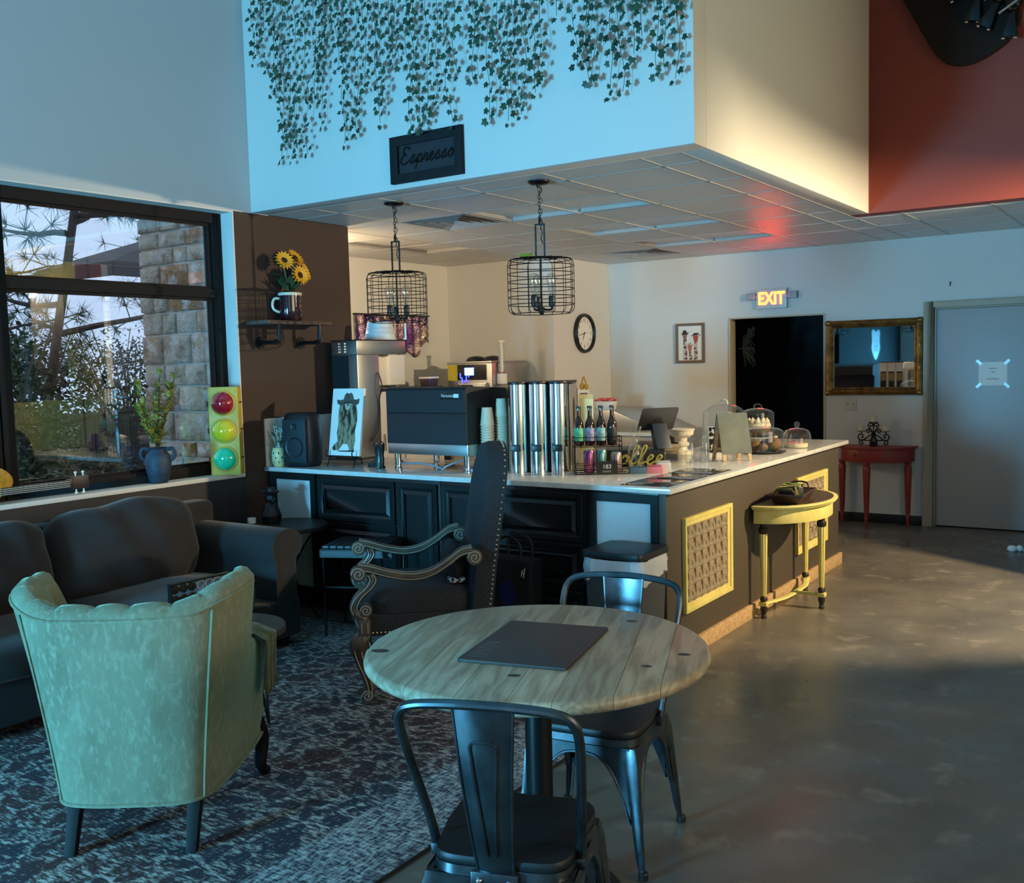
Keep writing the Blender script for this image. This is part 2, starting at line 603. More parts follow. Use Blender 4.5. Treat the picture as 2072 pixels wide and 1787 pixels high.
# tiled low ceiling over the kitchen and bar ---------------------------------
tm = Mat('ceiling_tile', (214, 212, 208), 0.42, spec=0.55)
tm.bump(160, 0.25, 0.002).randomise(0.03)
M_tile = tm.m
M_tbar = S('ceiling_grid_white', (184, 182, 178), 0.45)
M_diff = S('lamp_diffuser', (232, 228, 222), 0.35)
ceil = struct(thing('ceiling_low', '', ''))
del ceil['label'], ceil['category']
ZC = 2.57
xs = [-6.44, -5.265, -5.265 + .585]
xs = [-6.44, -5.85, -5.265, -4.68, -4.095, -3.51, -2.925, -2.335, -2.115]
ys = [4.60, 4.88, 5.46, 6.04, 6.63, 7.21, 7.79, 8.37, 8.96, 9.4]
troff = [(-4.095, -2.925, 5.46, 6.04), (-4.095, -2.925, 6.63, 7.21), (-4.095, -2.925, 7.79, 8.37), (-5.85, -5.265, 6.04, 7.21)]
vents = [(-4.68, -4.095, 5.46, 6.04), (-4.68, -4.095, 8.37, 8.96)]


def inside(x, y, L):
    return any(a < x < b and c < y < d for a, b, c, d in L)


tile_cache = {}


def tile(x0, x1, y0, y1):
    k = (round(x1 - x0, 3), round(y1 - y0, 3))
    if k not in tile_cache:
        me = B().box(-k[0] / 2 + .004, k[0] / 2 - .004, -k[1] / 2 + .004, k[1] / 2 - .004, 0, 0.014).mesh('ceiling_tile', bevel=0.002, bseg=1)
        me.materials.append(M_tile)
        tile_cache[k] = me
    inst('ceiling_tile', tile_cache[k], ceil, Matrix.Translation(((x0 + x1) / 2, (y0 + y1) / 2, ZC + .0005)))


for i in range(len(xs) - 1):
    for j in range(len(ys) - 1):
        cx, cy = (xs[i] + xs[i + 1]) / 2, (ys[j] + ys[j + 1]) / 2
        if inside(cx, cy, troff + vents):
            continue
        if cx < -5.06 and cy < 5.3:
            continue
        if cx < -5.15 and cy > 8.4:
            continue
        tile(xs[i], xs[i + 1], ys[j], ys[j + 1])
xr = [-2.115, -1.775, -1.18, -0.585, 0.0]
yr = [7.66, 7.735, 8.32, 8.91, 9.4]
for i in range(4):
    for j in range(4):
        tile(xr[i], xr[i + 1], yr[j], yr[j + 1])
g = B()
for x in xs[1:]:
    g.box(x - .009, x + .009, 4.6 if x > -5.06 else 5.35, 9.4 if x > -5.15 else 8.27, ZC - .0015, ZC + .003)
for y in ys[1:-1]:
    g.box(-6.44 if 5.35 < y < 8.3 else (-5.15 if y > 8 else -5.06), -2.115, y - .009, y + .009, ZC - .0015, ZC + .003)
for x in xr[1:-1]:
    g.box(x - .009, x + .009, 7.66, 9.4, ZC - .0015, ZC + .003)
for y in yr[1:-1]:
    g.box(-2.103, 0, y - .009, y + .009, ZC - .0015, ZC + .003)
g.build('ceiling_grid', M_tbar, ceil)
struct(B().box(-6.58, -2.1155, 4.6005, 9.52, 2.705, 2.75).box(-2.115, -.001, 7.661, 9.52, 2.705, 2.75).build('ceiling_deck', M_white))
lg = 'switched-off ceiling light panels over the bar'
for (a, b, c, d), lab in zip(troff, ('white light panel in the ceiling nearest the right-hand pendant lamp', 'white light panel in the ceiling, second from the bar front',
                                     'white light panel in the ceiling nearest the back wall', 'white light panel in the ceiling above the foil curtain')):
    t = thing('ceiling_light_panel', lab, 'ceiling light', ((a + b) / 2, (c + d) / 2, ZC), 0, lg)
    hx, hy = (b - a) / 2 - .014, (d - c) / 2 - .014
    B().box(-hx, hx, -hy, hy, 0.03, .045).build('diffuser', M_diff, t)
    B(Matrix.Rotation(-PI / 2, 4, 'X')).frame(-hx, hx, -hy, hy, .022, -.03, .0, -.004).build('frame', M_tbar, t)
for (a, b, c, d), lab in zip(vents, ('square louvred ceiling vent near the bulkhead, with blue glints', 'square louvred ceiling vent near the back wall')):
    t = thing('ceiling_vent', lab, 'vent', ((a + b) / 2, (c + d) / 2, ZC), 0, 'ceiling vents')
    for k in range(4):
        h = .27 - .062 * k
        q = B()
        o0 = [(-h, -h), (h, -h), (h, h), (-h, h)]
        q.loft([[(x, y, -.004) for x, y in o0], [(x * (1 - .05 / h), y * (1 - .05 / h), .034) for x, y in o0], [(x * (1 - .056 / h), y * (1 - .056 / h), .034) for x, y in o0], [(x * (1 - .006 / h), y * (1 - .006 / h), -.004) for x, y in o0], [(x, y, -.004) for x, y in o0]], True, False)
        q.build('louvre', S('vent_louvre', (196, 196, 198), .22, .35), t)
    B().box(-.27, .27, -.27, .27, .04, .05).build('backing', S('vent_backing', (150, 150, 152), 0.5), t)

# doors on the back wall ----------------------------------------------------
op = struct(thing('trim_4', '', ''))          # plain lining of the hallway opening
del op['label'], op['category']
B().box(-3.812, -3.795, 9.392, 9.53, 0, 1.945).box(-2.875, -2.858, 9.392, 9.53, 0, 1.945).box(-3.795, -2.875, 9.392, 9.53, 1.93, 1.945).build('lining', S('opening_lining', (190, 176, 150), 0.5), op)
d1 = struct(thing('door_1', '', '', (0, 0, 0)))
del d1['label'], d1['category']
c = B()
c.box(-1.985, -1.90, 9.365, 9.45, 0, 2.0).box(-0.96, -0.875, 9.365, 9.45, 0, 2.0).box(-1.90, -0.96, 9.365, 9.45, 1.945, 2.0)
c.box(-1.90, -1.88, 9.40, 9.45, 0, 1.945).box(-1.90, -0.96, 9.40, 9.45, 1.93, 1.945)
c.build('door_frame', M_fr, d1, bevel=0.005)
B().box(-1.878, -0.965, 9.405, 9.448, 0.012, 1.928).build('door_leaf', M_doorg, d1, bevel=0.003)
struct(B().box(-1.93, -.93, 9.46, 9.52, 0, 1.9595).build('light_block_behind_door', M_hall))  # unseen dark block added to stop sky light leaking under the door
B().cyl((-1.05, 9.405, .95), (-1.05, 9.35, .95), .012).cyl((-1.05, 9.35, .95), (-1.17, 9.35, .95), .011).build('door_handle', M_chrome, d1)

# ------------------------------------------------------------------ outdoors, seen through the window
M_ground = Mat('dry_grass_ground', (96, 92, 66), 0.9).mottle((62, 64, 44), 6).m
struct(B().box(-40, XO - .01, -12, 30, -0.35, -0.15).build('ground_outside', M_ground))
sm = Mat('limestone_block', (226, 206, 172), 0.85)
_oi = sm.n('ShaderNodeObjectInfo')
sm.set(sm.mix(sm.ramp(_oi.outputs['Random'], [(0, (0, 0, 0, 1)), (.55, (0, 0, 0, 1)), (.8, (.8, .8, .8, 1)), (1, (1, 1, 1, 1))]), lin((224, 208, 180)), lin((178, 124, 74))))
sm.mottle((150, 100, 58), 6, lo=0.5, hi=0.72).mottle((238, 232, 220), 9, lo=0.48, hi=0.66).randomise(0.12).bump(18, 1.0, 0.04, detail=6)
M_stone = sm.m
M_mortar = Mat('grey_mortar', (226, 222, 210), 0.9).bump(60, 0.4, 0.006).m
sw = struct(B().box(-6.56, XO, 4.69, 4.719, -0.2, 3.2).build('wall_stone', M_mortar))
rs = random.Random(5)
z = -0.18
while z < 3.05:
    h = rs.choice((0.12, 0.16, 0.19, 0.22))
    x = -6.57
    while x < XO - .05:
        wd = rs.choice((0.16, 0.24, 0.32, 0.4))
        x1 = min(x + wd, XO - .004)
        if XO - x1 < 0.08:
            x1 = XO - .004
        b = B()
        j = .008
        p = [(x + j, z + j), (x1 - j, z + j), (x1 - j, z + h - j), (x + j, z + h - j)]
        ring = []
        for k in range(4):
            a, c2 = p[k], p[(k + 1) % 4]
            for t in (0, .33, .66):
                ring.append((lerp(a[0], c2[0], t) + rs.uniform(-.004, .004), lerp(a[1], c2[1], t) + rs.uniform(-.004, .004)))
        cx, cz = (x + x1) / 2, z + h / 2
        dpt = rs.uniform(.018, .034)
        b.loft([[(u, 4.692, v) for u, v in ring], [(u, 4.69 - dpt * .6, v) for u, v in ring], [(lerp(u, cx, .12), 4.69 - dpt, lerp(v, cz, .14)) for u, v in ring]])
        b.build('stone', M_stone, sw, angle=60)
        x = x1
    z += h

M_bark = Mat('pine_bark', (92, 74, 62), 0.9).mottle((60, 48, 42), 14, (1, 1, .3)).bump(30, .8, .01).m
M_needle = Mat('pine_needles', (74, 92, 62), 0.7).randomise(0.1).m
M_leafg = Mat('shrub_leaves', (92, 106, 62), 0.7).mottle((58, 74, 44), 3).m
M_twig = S('bare_twigs', (132, 116, 92), 0.8)


def pine(loc, seed, label, h=9.0, r=0.11, lean=(-.02, .04)):
    rn = random.Random(seed)
    t = thing('pine_tree', label, 'tree', loc, 0, 'trees beyond the window')
    tr = [(lean[0] * z + .03 * math.sin(z * .9), lean[1] * z + .03 * math.sin(z * 1.3 + seed), z) for z in [h * i / 14 for i in range(15)]]
    B().tube(tr, [r * (1 - .5 * i / 14) for i in range(15)], 9).build('trunk', M_bark, t)
    nd = B()
    for k in range(26):
        i = 3 + int(k * 11 / 26)
        p = V(tr[i]) + V((0, 0, rn.uniform(-.3, .3)))
        a = rn.uniform(0, 2 * PI)
        L = rn.uniform(1.0, 2.4) * (1.1 - .03 * i)
        pts = [p]
        d = V((math.cos(a), math.sin(a), rn.uniform(-.05, .3))).normalized()
        for q in range(6):
            pts.append(pts[-1] + d * L / 6)
            d = (d + V((rn.uniform(-.25, .25), rn.uniform(-.25, .25), rn.uniform(-.16, .2)))).normalized()
        B().tube(pts, [.035 * (1 - q / 7.5) for q in range(7)], 5).build('branch', M_bark, t)
        for q in range(2, 7):
            for tw in range(3):
                d2 = V((rn.uniform(-1, 1), rn.uniform(-1, 1), rn.uniform(-.3, .8))).normalized()
                e = pts[q] + d2 * rn.uniform(.1, .32)
                nd.tube([pts[q], e], .006, 3, caps=False)
                for u in range(20):
                    d3 = (d2 * .5 + V((rn.uniform(-1, 1), rn.uniform(-1, 1), rn.uniform(-1, 1)))).normalized()
                    s = d3.orthogonal().normalized() * .0045
                    f = e + d3 * rn.uniform(.13, .22)
                    nd.add([e - s, e + s, f], [(0, 1, 2)])
    o = nd.build('needles', M_needle, t)
    o['kind'] = 'stuff'
    return t


pine((-9.0, 5.06, -.16), 3, 'pine tree with a leaning bare trunk seen through the upper pane', 6.5, .052, (.0, .19))
pine((-14.5, 7.4, -.16), 8, 'smaller pine further away behind the leaning pine', 8, .1, (.03, -.04))
pine((-13.5, 10.6, -.16), 12, 'pine whose branches reach over the dark awning', 9, .12, (.0, .02))


def shrub(loc, sx, sy, sz, seed, label, n=2600, mat=M_leafg, twigs=14):
    rn = random.Random(seed)
    t = thing('shrub', label, 'shrub', loc, 0, 'shrubs beyond the window')
    b = B()
    for k in range(twigs):
        a = rn.uniform(0, 2 * PI)
        q = rn.uniform(.2, .9)
        top = V((sx * q * math.cos(a), sy * q * math.sin(a), sz * rn.uniform(.7, 1.05)))
        b.tube(smooth([(0.1 * math.cos(a), .1 * math.sin(a), 0), tuple(top * .5 + V((0, 0, sz * .15))), tuple(top)], 4), .012, 4, caps=False)
    b.build('stem', M_twig, t)
    b = B()
    for k in range(n):
        while True:
            p = V((rn.uniform(-1, 1), rn.uniform(-1, 1), rn.uniform(0, 1)))
            if p.x ** 2 + p.y ** 2 + (p.z - .4) ** 2 * 2.4 < 1 - .25 * rn.random():
                break
        p = V((p.x * sx, p.y * sy, p.z * sz))
        d = V((rn.uniform(-1, 1), rn.uniform(-1, 1), rn.uniform(-.6, .8))).normalized()
        s = d.orthogonal().normalized() * rn.uniform(.012, .022)
        L = d * rn.uniform(.06, .11)
        b.add([p, p + L * .5 + s, p + L, p + L * .5 - s], [(0, 1, 2, 3)])
    o = b.build('foliage', mat, t)
    o['kind'] = 'stuff'
    return t


shrub((-8.6, 4.62, -.16), .8, .55, 2.2, 2, 'tall leafy shrub at the left edge of the window view', 3600)
shrub((-8.9, 5.75, -.16), .8, .5, 1.0, 4, 'low scrubby bush with bare arching stems by the fence', 1300, Mat('dry_leaves', (120, 112, 78), .8).mottle((84, 82, 54), 4).m, 26)
shrub((-17, 11.5, -.16), 2.6, 2.0, 2.6, 6, 'wide dark bush far behind the fence', 4200, Mat('far_leaves', (66, 76, 54), .8).m)
shrub((-18, 7.2, -.16), 2.2, 1.6, 2.2, 7, 'wide bush far behind the tall shrub', 3000, Mat('far_leaves_b', (78, 88, 60), .8).m)

shrub((-6.9, -1.9, -.16), 1.3, 1.6, 3.6, 15, 'tall dark evergreen outside the window nearer the camera', 5200, Mat('evergreen_leaves', (52, 74, 58), .7).m)
for _k, (_x, _y, _r) in enumerate(((-12.2, 7.0, 1.0), (-12.4, 8.6, 1.1), (-11.6, 5.6, .9))):  # bushes added to darken the view so the pane's reflection shows
    shrub((_x, _y, -.16), _r, _r * .9, 2.3 - .15 * _k, 40 + _k, ('hedge bush added as a dark backdrop right behind the fence', 'hedge bush added as a dark backdrop behind the stone wall end', 'hedge bush added as a dark backdrop left of the fence')[_k], 3400, Mat('hedge_leaves_%d' % _k, (58 + 6 * _k, 66, 46), .8).m)
fe = thing('wooden_fence', 'weathered wooden fence of upright planks beyond the window', 'fence', (-9.75, 6.0, -.16))
fpm = Mat('weathered_fence_wood', (92, 82, 76), .85).mottle((66, 58, 56), 4, (14, 14, 1.5)).randomise(.2)
pm = B().box(-.012, .012, -.068, .068, 0, 1.25).mesh('plank', bevel=.004, bseg=1)
pm.materials.append(fpm.m)
rn = random.Random(3)
for k in range(34):
    inst('plank', pm, fe, Matrix.Translation((rn.uniform(-.006, .006), .2 + k * .145, rn.uniform(-.02, .02))))
B().box(-.05, -.013, .1, 5.2, .3, .38).box(-.05, -.013, .1, 5.2, .95, 1.03).build('rail', fpm.m, fe)
aw = thing('awning', 'dark grey peaked canopy roof beyond the window', 'canopy', (-9.9, 7.3, 0))
M_awn = S('dark_canvas', (66, 62, 66), .8)
B().add([(-.8, -1.0, 2.72), (.6, -1.0, 2.72), (.6, 1.3, 2.72), (-.8, 1.3, 2.72), (-.1, .3, 3.2)], [(0, 1, 4), (1, 2, 4), (2, 3, 4), (3, 0, 4), (3, 2, 1, 0)]).build('canopy_roof', M_awn, aw, angle=10)
B().box(-.8, .6, -1.01, -.995, 2.57, 2.72).box(.59, .61, -1.0, 1.3, 2.57, 2.72).build('valance', M_awn, aw)
for x, y in ((-.78, 1.28), (.58, 1.28), (-.78, .6)):
    B().cyl((x, y, -.16), (x, y, 2.7), .02).build('pole', M_blackm, aw)

# ------------------------------------------------------------------ on the window sill
ZS = 0.8955
tl = thing('traffic_light', 'yellow traffic light with red, yellow and green lenses standing on the window sill', 'traffic light', (-5.065, 4.175, ZS), math.radians(33))
M_tly = Mat('traffic_light_yellow', (206, 178, 62), .5).mottle((176, 148, 50), 7).m
B().box(-.088, .088, -.035, .06, 0, .555).build('housing', M_tly, tl, bevel=.006)
B().box(-.094, .094, -.041, -.0355, 0, .558).build('door_plate', M_tly, tl, bevel=.002)
for zc, col, nm in ((.455, (150, 22, 34), 'red lens'), (.28, (205, 190, 40), 'yellow lens'), (.105, (30, 190, 140), 'green lens')):
    B(Matrix.Translation((0, -.041, zc)) @ Matrix.Rotation(PI / 2, 4, 'X')).lathe([(.079, 0), (.081, .006), (.074, .012), (.072, .012)], seg=28, caps=False).build('lens_ring', M_tly, tl)
    B(Matrix.Translation((0, -.045, zc)) @ Matrix.Rotation(PI / 2, 4, 'X')).lathe([(.073, 0), (.068, .018), (.05, .034), (.025, .043), (.004, .045)], seg=28).build('lens', Mat('lens_' + nm.split()[0], col, .08).coat(1, .03).m, tl, label='domed ' + nm)
hb = B()
for zc in (.09, .27, .44):
    for k in range(3):
        hb.cyl((-.094, -.03, zc + .012 * k), (-.108, -.03, zc + .012 * k), .006, seg=8)
    hb.cyl((.094, 0, zc + .02), (.106, 0, zc + .02), .006, seg=8)
hb.build('hinge', M_brass, tl)

vs = thing('vase', 'dark blue two-handled vase with leafy olive branches on the window sill', 'vase', (-5.105, 3.69, ZS))
M_vase = Mat('dark_blue_stoneware', (38, 60, 78), .6).mottle((26, 42, 58), 8, (1, 1, 6)).bump(14, .4, .004, (1, 1, 8)).m
B().lathe([(.048, 0), (.056, .012), (.07, .07), (.077, .12), (.07, .165), (.05, .19), (.047, .2), (.056, .213), (.05, .213), (.042, .2), (.042, .17)], seg=28).build('body', M_vase, vs)
for s in (-1, 1):
    B(Matrix.Rotation(math.radians(36), 4, 'Z')).tube(smooth([(s * .05, 0, .2), (s * .085, 0, .205), (s * .1, 0, .18), (s * .092, 0, .15), (s * .072, 0, .135)], 5), .012, 8).build('handle', M_vase, vs)
rn = random.Random(21)
M_olive = Mat('olive_leaf', (150, 150, 62), .55).mottle((112, 124, 52), 20).m
M_stem = S('dark_stem', (46, 44, 34), .7)
leafm = B().add([(0, 0, 0), (.012, .006, .004), (.013, .028, .004), (0, .05, 0), (-.013, .028, .004), (-.012, .006, .004)], [(0, 1, 2, 3), (0, 3, 4, 5)]).mesh('leaf')
leafm.materials.append(M_olive)
for k in range(8):
    a = rn.uniform(0, 2 * PI) if k > 2 else (0.6, 3.7, 2.2)[k]
    top = V((.17 * math.cos(a) * rn.uniform(.3, 1) * .7, .17 * math.sin(a) * rn.uniform(.4, 1.1), rn.uniform(.42, .68)))
    pts = smooth([(0, 0, .15), (top.x * .15, top.y * .15, .26), (top.x * .6, top.y * .6, top.z * .7), tuple(top)], 6)
    st = B().tube(pts, [.005 * (1 - .6 * i / len(pts)) for i in range(len(pts))], 5).build('stem', M_stem, vs)
    for i in range(5, len(pts)):
        for u in range(3):
            d = V((rn.uniform(-1, 1), rn.uniform(-1, 1), rn.uniform(-.2, 1))).normalized()
            side = d.cross(V((0, 0, 1))).normalized()
            m = basis(pts[i] + d * .004, side, d)
            sc = rn.uniform(.7, 1.15)
            inst('leaf', leafm, st, m @ Matrix.Scale(sc, 4))

gt = thing('ukulele', 'small guitar with a yellow body lying along the window sill, headstock towards the blue vase', 'guitar', (-5.105, 2.62, ZS + .002))
M_spruce = Mat('yellow_spruce', (206, 160, 60), .35).mottle((180, 130, 44), 5, (1, 8, 8)).m
prof = []
for i in range(40):
    a = 2 * PI * i / 40
    yy = .165 * math.cos(a)
    ww = (.112 - .022 * math.cos(a)) * math.sin(a)
    ww *= 1 - .2 * math.exp(-((yy - .03) / .05) ** 2)
    prof.append((yy, ww + .0))
up = Matrix.Translation((0, 0, .113)) @ Matrix.Rotation(math.radians(8), 4, 'Y')
B(up @ Matrix.Rotation(PI / 2, 4, 'Y') @ Matrix.Rotation(PI / 2, 4, 'Z')).prism([(a, b) for a, b in prof], -.03, .03).build('body', M_spruce, gt, bevel=.006)
M_neck = S('dark_neck_wood', (38, 32, 32), .45)
zn = .062
B().box(.018, .042, .1, .47, zn - .021, zn + .021).build('neck', M_neck, gt, bevel=.004)
B().box(.005, .03, .47, .50, zn - .026, zn + .026).box(.0, .024, .5, .6, zn - .036, zn + .036).build('headstock', M_neck, gt, bevel=.006)
fr = B()
for k in range(13):
    y = .46 - .028 * k
    fr.box(.042, .0445, y - .0012, y + .0012, zn - .021, zn + .021)
fr.build('fret', M_chrome, gt)
for k in range(4):
    zz = zn - .014 + k * .0095
    B().cyl((.0475, -.08, zz), (.046, .47, zz), .0011, seg=4).build('string', M_paper, gt)
for k in range(2):
    for s in (-1, 1):
        B().cyl((.012, .525 + .045 * k, zn + s * .036), (.012, .525 + .045 * k, zn + s * .05), .004, seg=8).sphere((.012, .525 + .045 * k, zn + s * .056), .010, (.6, 1, .8), 8, 6).build('tuning_peg', M_cream, gt)

# ------------------------------------------------------------------ brown wall: pipe shelf and sunflower mug
sh = thing('wall_shelf', 'dark wooden shelf on two black pipe brackets on the brown wall', 'shelf', (XW, 4.65, 1.845))
M_shelf = Mat('dark_shelf_wood', (92, 72, 62), .6).mottle((66, 50, 44), 4, (14, 2, 14)).m
B().box(.002, .212, -.28, .29, 0, .025).build('board', M_shelf, sh, bevel=.003)
for y in (-.17, .19):
    br = B()
    br.tube(smooth([(.004, y, -.115), (.1, y, -.115), (.165, y, -.115), (.185, y, -.095), (.187, y, -.05), (.187, y, 0)], 4), .0125, 10)
    br.cyl((.15, y, -.115), (.172, y, -.115), .017).cyl((.187, y, -.075), (.187, y, -.05), .017)
    o = br.build('pipe_bracket', M_blackm, sh)
    B().cyl((.0005, y, -.115), (.009, y, -.115), .04, seg=20).cyl((.009, y, -.115), (.02, y, -.115), .02, seg=14).build('flange', M_blackm, o)
    for a in range(4):
        B().sphere((.01, y + .028 * math.cos(a * PI / 2 + .7), -.115 + .028 * math.sin(a * PI / 2 + .7)), .005, seg=6, rings=4).build('screw', M_chrome, o)
mg = thing('sunflower_mug', 'dark glazed mug with a cream rim holding sunflowers on the wall shelf', 'flower mug', (-4.955, 4.665, 1.8705), math.radians(20))
M_mug = Mat('dark_red_glaze', (46, 22, 28), .12).coat(.6, .05).m
B().lathe([(.066, 0), (.071, .01), (.073, .09), (.074, .17), (.07, .17), (.068, .09), (.066, .02)], seg=28).build('mug_body', M_mug, mg)
B().lathe([(.0745, .168), (.0785, .173), (.0785, .184), (.0745, .188), (.069, .184), (.069, .17)], seg=28, caps=False).build('rim', M_cream, mg)
dt = B()
for a in range(12):
    for k in range(5):
        dt.sphere((.0735 * math.cos(a * PI / 6), .0735 * math.sin(a * PI / 6), .025 + k * .03), .006, (.6, .6, 1), 6, 4)
dt.build('raised_dots', M_mug, mg)
B(Matrix.Rotation(math.radians(-150), 4, 'Z')).tube(smooth([(.07, 0, .15), (.1, 0, .15), (.115, 0, .12), (.108, 0, .08), (.07, 0, .06)], 5), .009, 8).build('handle', M_cream, mg)
M_petal = Mat('sunflower_petal', (226, 178, 44), .6).mottle((206, 148, 34), 20).m
M_gleaf = Mat('sunflower_leaf', (58, 84, 54), .6).mottle((40, 62, 42), 12).m
M_disc = S('sunflower_disc', (40, 26, 16), .9)
petm = B().add([(0, .012, 0), (.010, .024, .003), (.011, .046, .005), (0, .07, .002), (-.011, .046, .005), (-.010, .024, .003)], [(0, 1, 2, 3), (0, 3, 4, 5)]).mesh('petal')
petm.materials.append(M_petal)
for hx, hy, hz, nx, ny, nz in ((.01, -.085, .39, .75, -.5, .5), (.02, .05, .42, .75, -.1, .65), (.07, .01, .30, .9, -.35, .2), (.05, .12, .33, .85, .1, .3)):
    hp = V((hx, hy, hz))
    nn = V((nx, ny, nz)).normalized()
    s = B().tube(smooth([(hx * .2, hy * .2, .05), (hx * .3, hy * .3, .2), tuple(hp - nn * .02)], 5), .005, 6).build('stem', M_gleaf, mg)
    sd = nn.orthogonal().normalized()
    base = basis(hp, sd, nn.cross(sd))
    B(base).lathe([(.026, -.004), (.028, .003), (.019, .010), (.003, .011)], seg=14).build('disc', M_disc, s)
    for k in range(15):
        for ly in (0, 1):
            inst('petal', petm, s, base @ Matrix.Rotation((k + .5 * ly) * 2 * PI / 15, 4, 'Z') @ Matrix.Rotation(.25 - .3 * ly, 4, 'X'))
bl = B().loft([[(-.002, 0, 0), (0, 0, 0), (.002, 0, 0)], [(-.028, .035, -.004), (0, .035, .006), (.028, .035, -.004)], [(-.03, .075, -.008), (0, .075, .004), (.03, .075, -.008)], [(-.001, .13, -.02), (0, .13, -.02), (.001, .13, -.02)]], False, False).mesh('leaf')
bl.materials.append(M_gleaf)
for a, e, zz in ((205, 20, .29), (255, 40, .21), (300, 55, .2), (335, 35, .2), (30, 40, .2), (75, 25, .24), (150, 50, .22), (280, 8, .19), (60, 55, .21)):
    m = Matrix.Translation((.01 * math.cos(math.radians(a)), .01 * math.sin(math.radians(a)), zz)) @ Matrix.Rotation(math.radians(a - 90), 4, 'Z') @ Matrix.Rotation(math.radians(e), 4, 'X')
    inst('leaf', bl, mg, m)

# ------------------------------------------------------------------ bulkhead: sign and ivy
CURSIVE = {
    'E': (0.75, [[(.62, .82), (.5, .98), (.25, .98), (.14, .78), (.3, .58), (.42, .55)], [(.42, .55), (.2, .52), (.04, .3), (.12, .06), (.36, 0), (.6, .12), (.75, .22)]]),
    's': (0.5, [[(0, .12), (.2, .42), (.3, .5), (.32, .3), (.3, .1), (.16, .02), (.08, .1), (.3, .04), (.5, .16)]]),
    'p': (0.55, [[(0, .12), (.14, .46), (.04, -.38)], [(.07, -.05), (.2, .44), (.38, .44), (.42, .22), (.3, .02), (.16, .06), (.34, 0), (.55, .14)]]),
    'r': (0.42, [[(0, .12), (.14, .48), (.2, .4), (.32, .42), (.24, .12), (.3, .02), (.42, .12)]]),
    'e': (0.46, [[(0, .12), (.24, .26), (.34, .4), (.22, .48), (.1, .3), (.12, .08), (.26, 0), (.46, .14)]]),
    'o': (0.5, [[(0, .14), (.12, .34), (.28, .48), (.14, .42), (.06, .2), (.16, .02), (.34, .12), (.38, .34), (.28, .48), (.34, .38), (.5, .36)]]),
    'c': (0.44, [[(.34, .4), (.22, .48), (.08, .34), (.06, .14), (.18, 0), (.32, .04), (.44, .16)]]),
    'f': (0.42, [[(0, .12), (.22, .5), (.34, .86), (.24, .98), (.14, .7), (.1, .2), (.04, -.3), (.14, -.38), (.22, -.2), (.14, .06), (.26, .04), (.42, .14)]]),
}


def cursive(word, size, r, mtx, mat, name, parent, flat=1.0):
    b = B(mtx)
    wid = sum(CURSIVE[c][0] for c in word)
    x = -wid / 2
    for c in word:
        wd, strokes = CURSIVE[c]
        for st in strokes:
            b.tube([(p.x, p.y, 0) for p in smooth([((x + u + v * .22) * size, (v - .3) * size, 0) for u, v in st], 5)], r, 6, up=(0, 0, 1), flat=flat)
        x += wd
    return b.build(name, mat, parent)


sg = thing('espresso_sign', 'black framed sign reading Espresso on the white bulkhead under the ivy', 'sign', (-3.58, 4.4545, 2.729))
M_sign = S('sign_black', (17, 17, 20), .7, spec=.3)
B().frame(-.257, .257, -.131, .131, .052, 0, -.03, -.026).build('frame', M_sign, sg, bevel=.001)
B().box(-.2, .2, -.012, 0, -.08, .08).build('panel', S('sign_panel', (46, 43, 48), .7, spec=.3), sg)
cursive('Espresso', .093, .0045, basis((0, -.016, 0), (1, 0, 0), (0, 0, 1)), S('sign_letters', (8, 8, 9), .5, spec=.3), 'lettering', sg)

M_ivy = Mat('ivy_leaf', (52, 78, 54), .5).mottle((34, 56, 40), 30).randomise(.35).m
M_vine = S('ivy_stem', (46, 66, 44), .7)
ivl = B().add([(0, 0, 0), (.42, -.2, .0), (.86, .1, -.05), (.66, .38, .03), (.98, .78, -.08), (.42, .82, .02), (.0, 1.4, -.1), (-.42, .82, .02), (-.98, .78, -.08), (-.66, .38, .03), (-.86, .1, -.05), (-.42, -.2, .0), (0, .5, .1)],
              [(k, (k + 1) % 12, 12) for k in range(12)]).mesh('leaf', angle=50)
ivl.materials.append(M_ivy)
IVY = [(-4.898, 3.479, 3.86), (-4.848, 3.413, 3.84), (-4.765, 3.654, 3.83), (-4.729, 3.257, 3.82), (-4.704, 2.955, 3.81), (-4.667, 2.848, 3.8), (-4.589, 2.837, 3.78), (-4.516, 2.899, 3.77), (-4.443, 2.847, 3.75), (-4.358, 3.168, 3.74), (-4.314, 3.001, 3.72), (-4.296, 3.324, 3.72), (-4.197, 3.283, 3.7), (-4.155, 2.874, 3.69), (-4.109, 2.905, 3.68), (-4.038, 2.92, 3.66), (-3.96, 3.157, 3.65), (-3.902, 2.947, 3.64), (-3.834, 3.033, 3.62), (-3.776, 3.235, 3.61), (-3.721, 3.238, 3.6), (-3.661, 2.864, 3.58), (-3.61, 3.043, 3.57), (-3.589, 2.861, 3.57), (-3.504, 2.87, 3.55), (-3.448, 2.963, 3.54), (-3.397, 2.862, 3.53), (-3.317, 3.099, 3.51), (-3.205, 3.073, 3.49), (-3.159, 3.25, 3.48), (-3.124, 2.846, 3.47), (-3.049, 3.0, 3.45), (-2.988, 2.822, 3.44), (-2.941, 2.931, 3.43), (-2.878, 2.84, 3.41), (-2.818, 2.935, 3.4), (-2.762, 2.975, 3.39), (-2.713, 3.284, 3.38), (-2.566, 3.013, 3.35), (-2.525, 2.934, 3.34), (-2.48, 3.045, 3.33), (-2.435, 2.93, 3.32), (-2.373, 2.848, 3.3), (-2.319, 2.851, 3.29), (-2.355, 3.069, 3.3), (-2.227, 3.021, 3.27), (-2.174, 3.091, 3.26), (-2.125, 2.887, 3.25), (-2.081, 2.925, 3.24), (-2.023, 2.869, 3.23), (-1.999, 3.157, 3.22)]
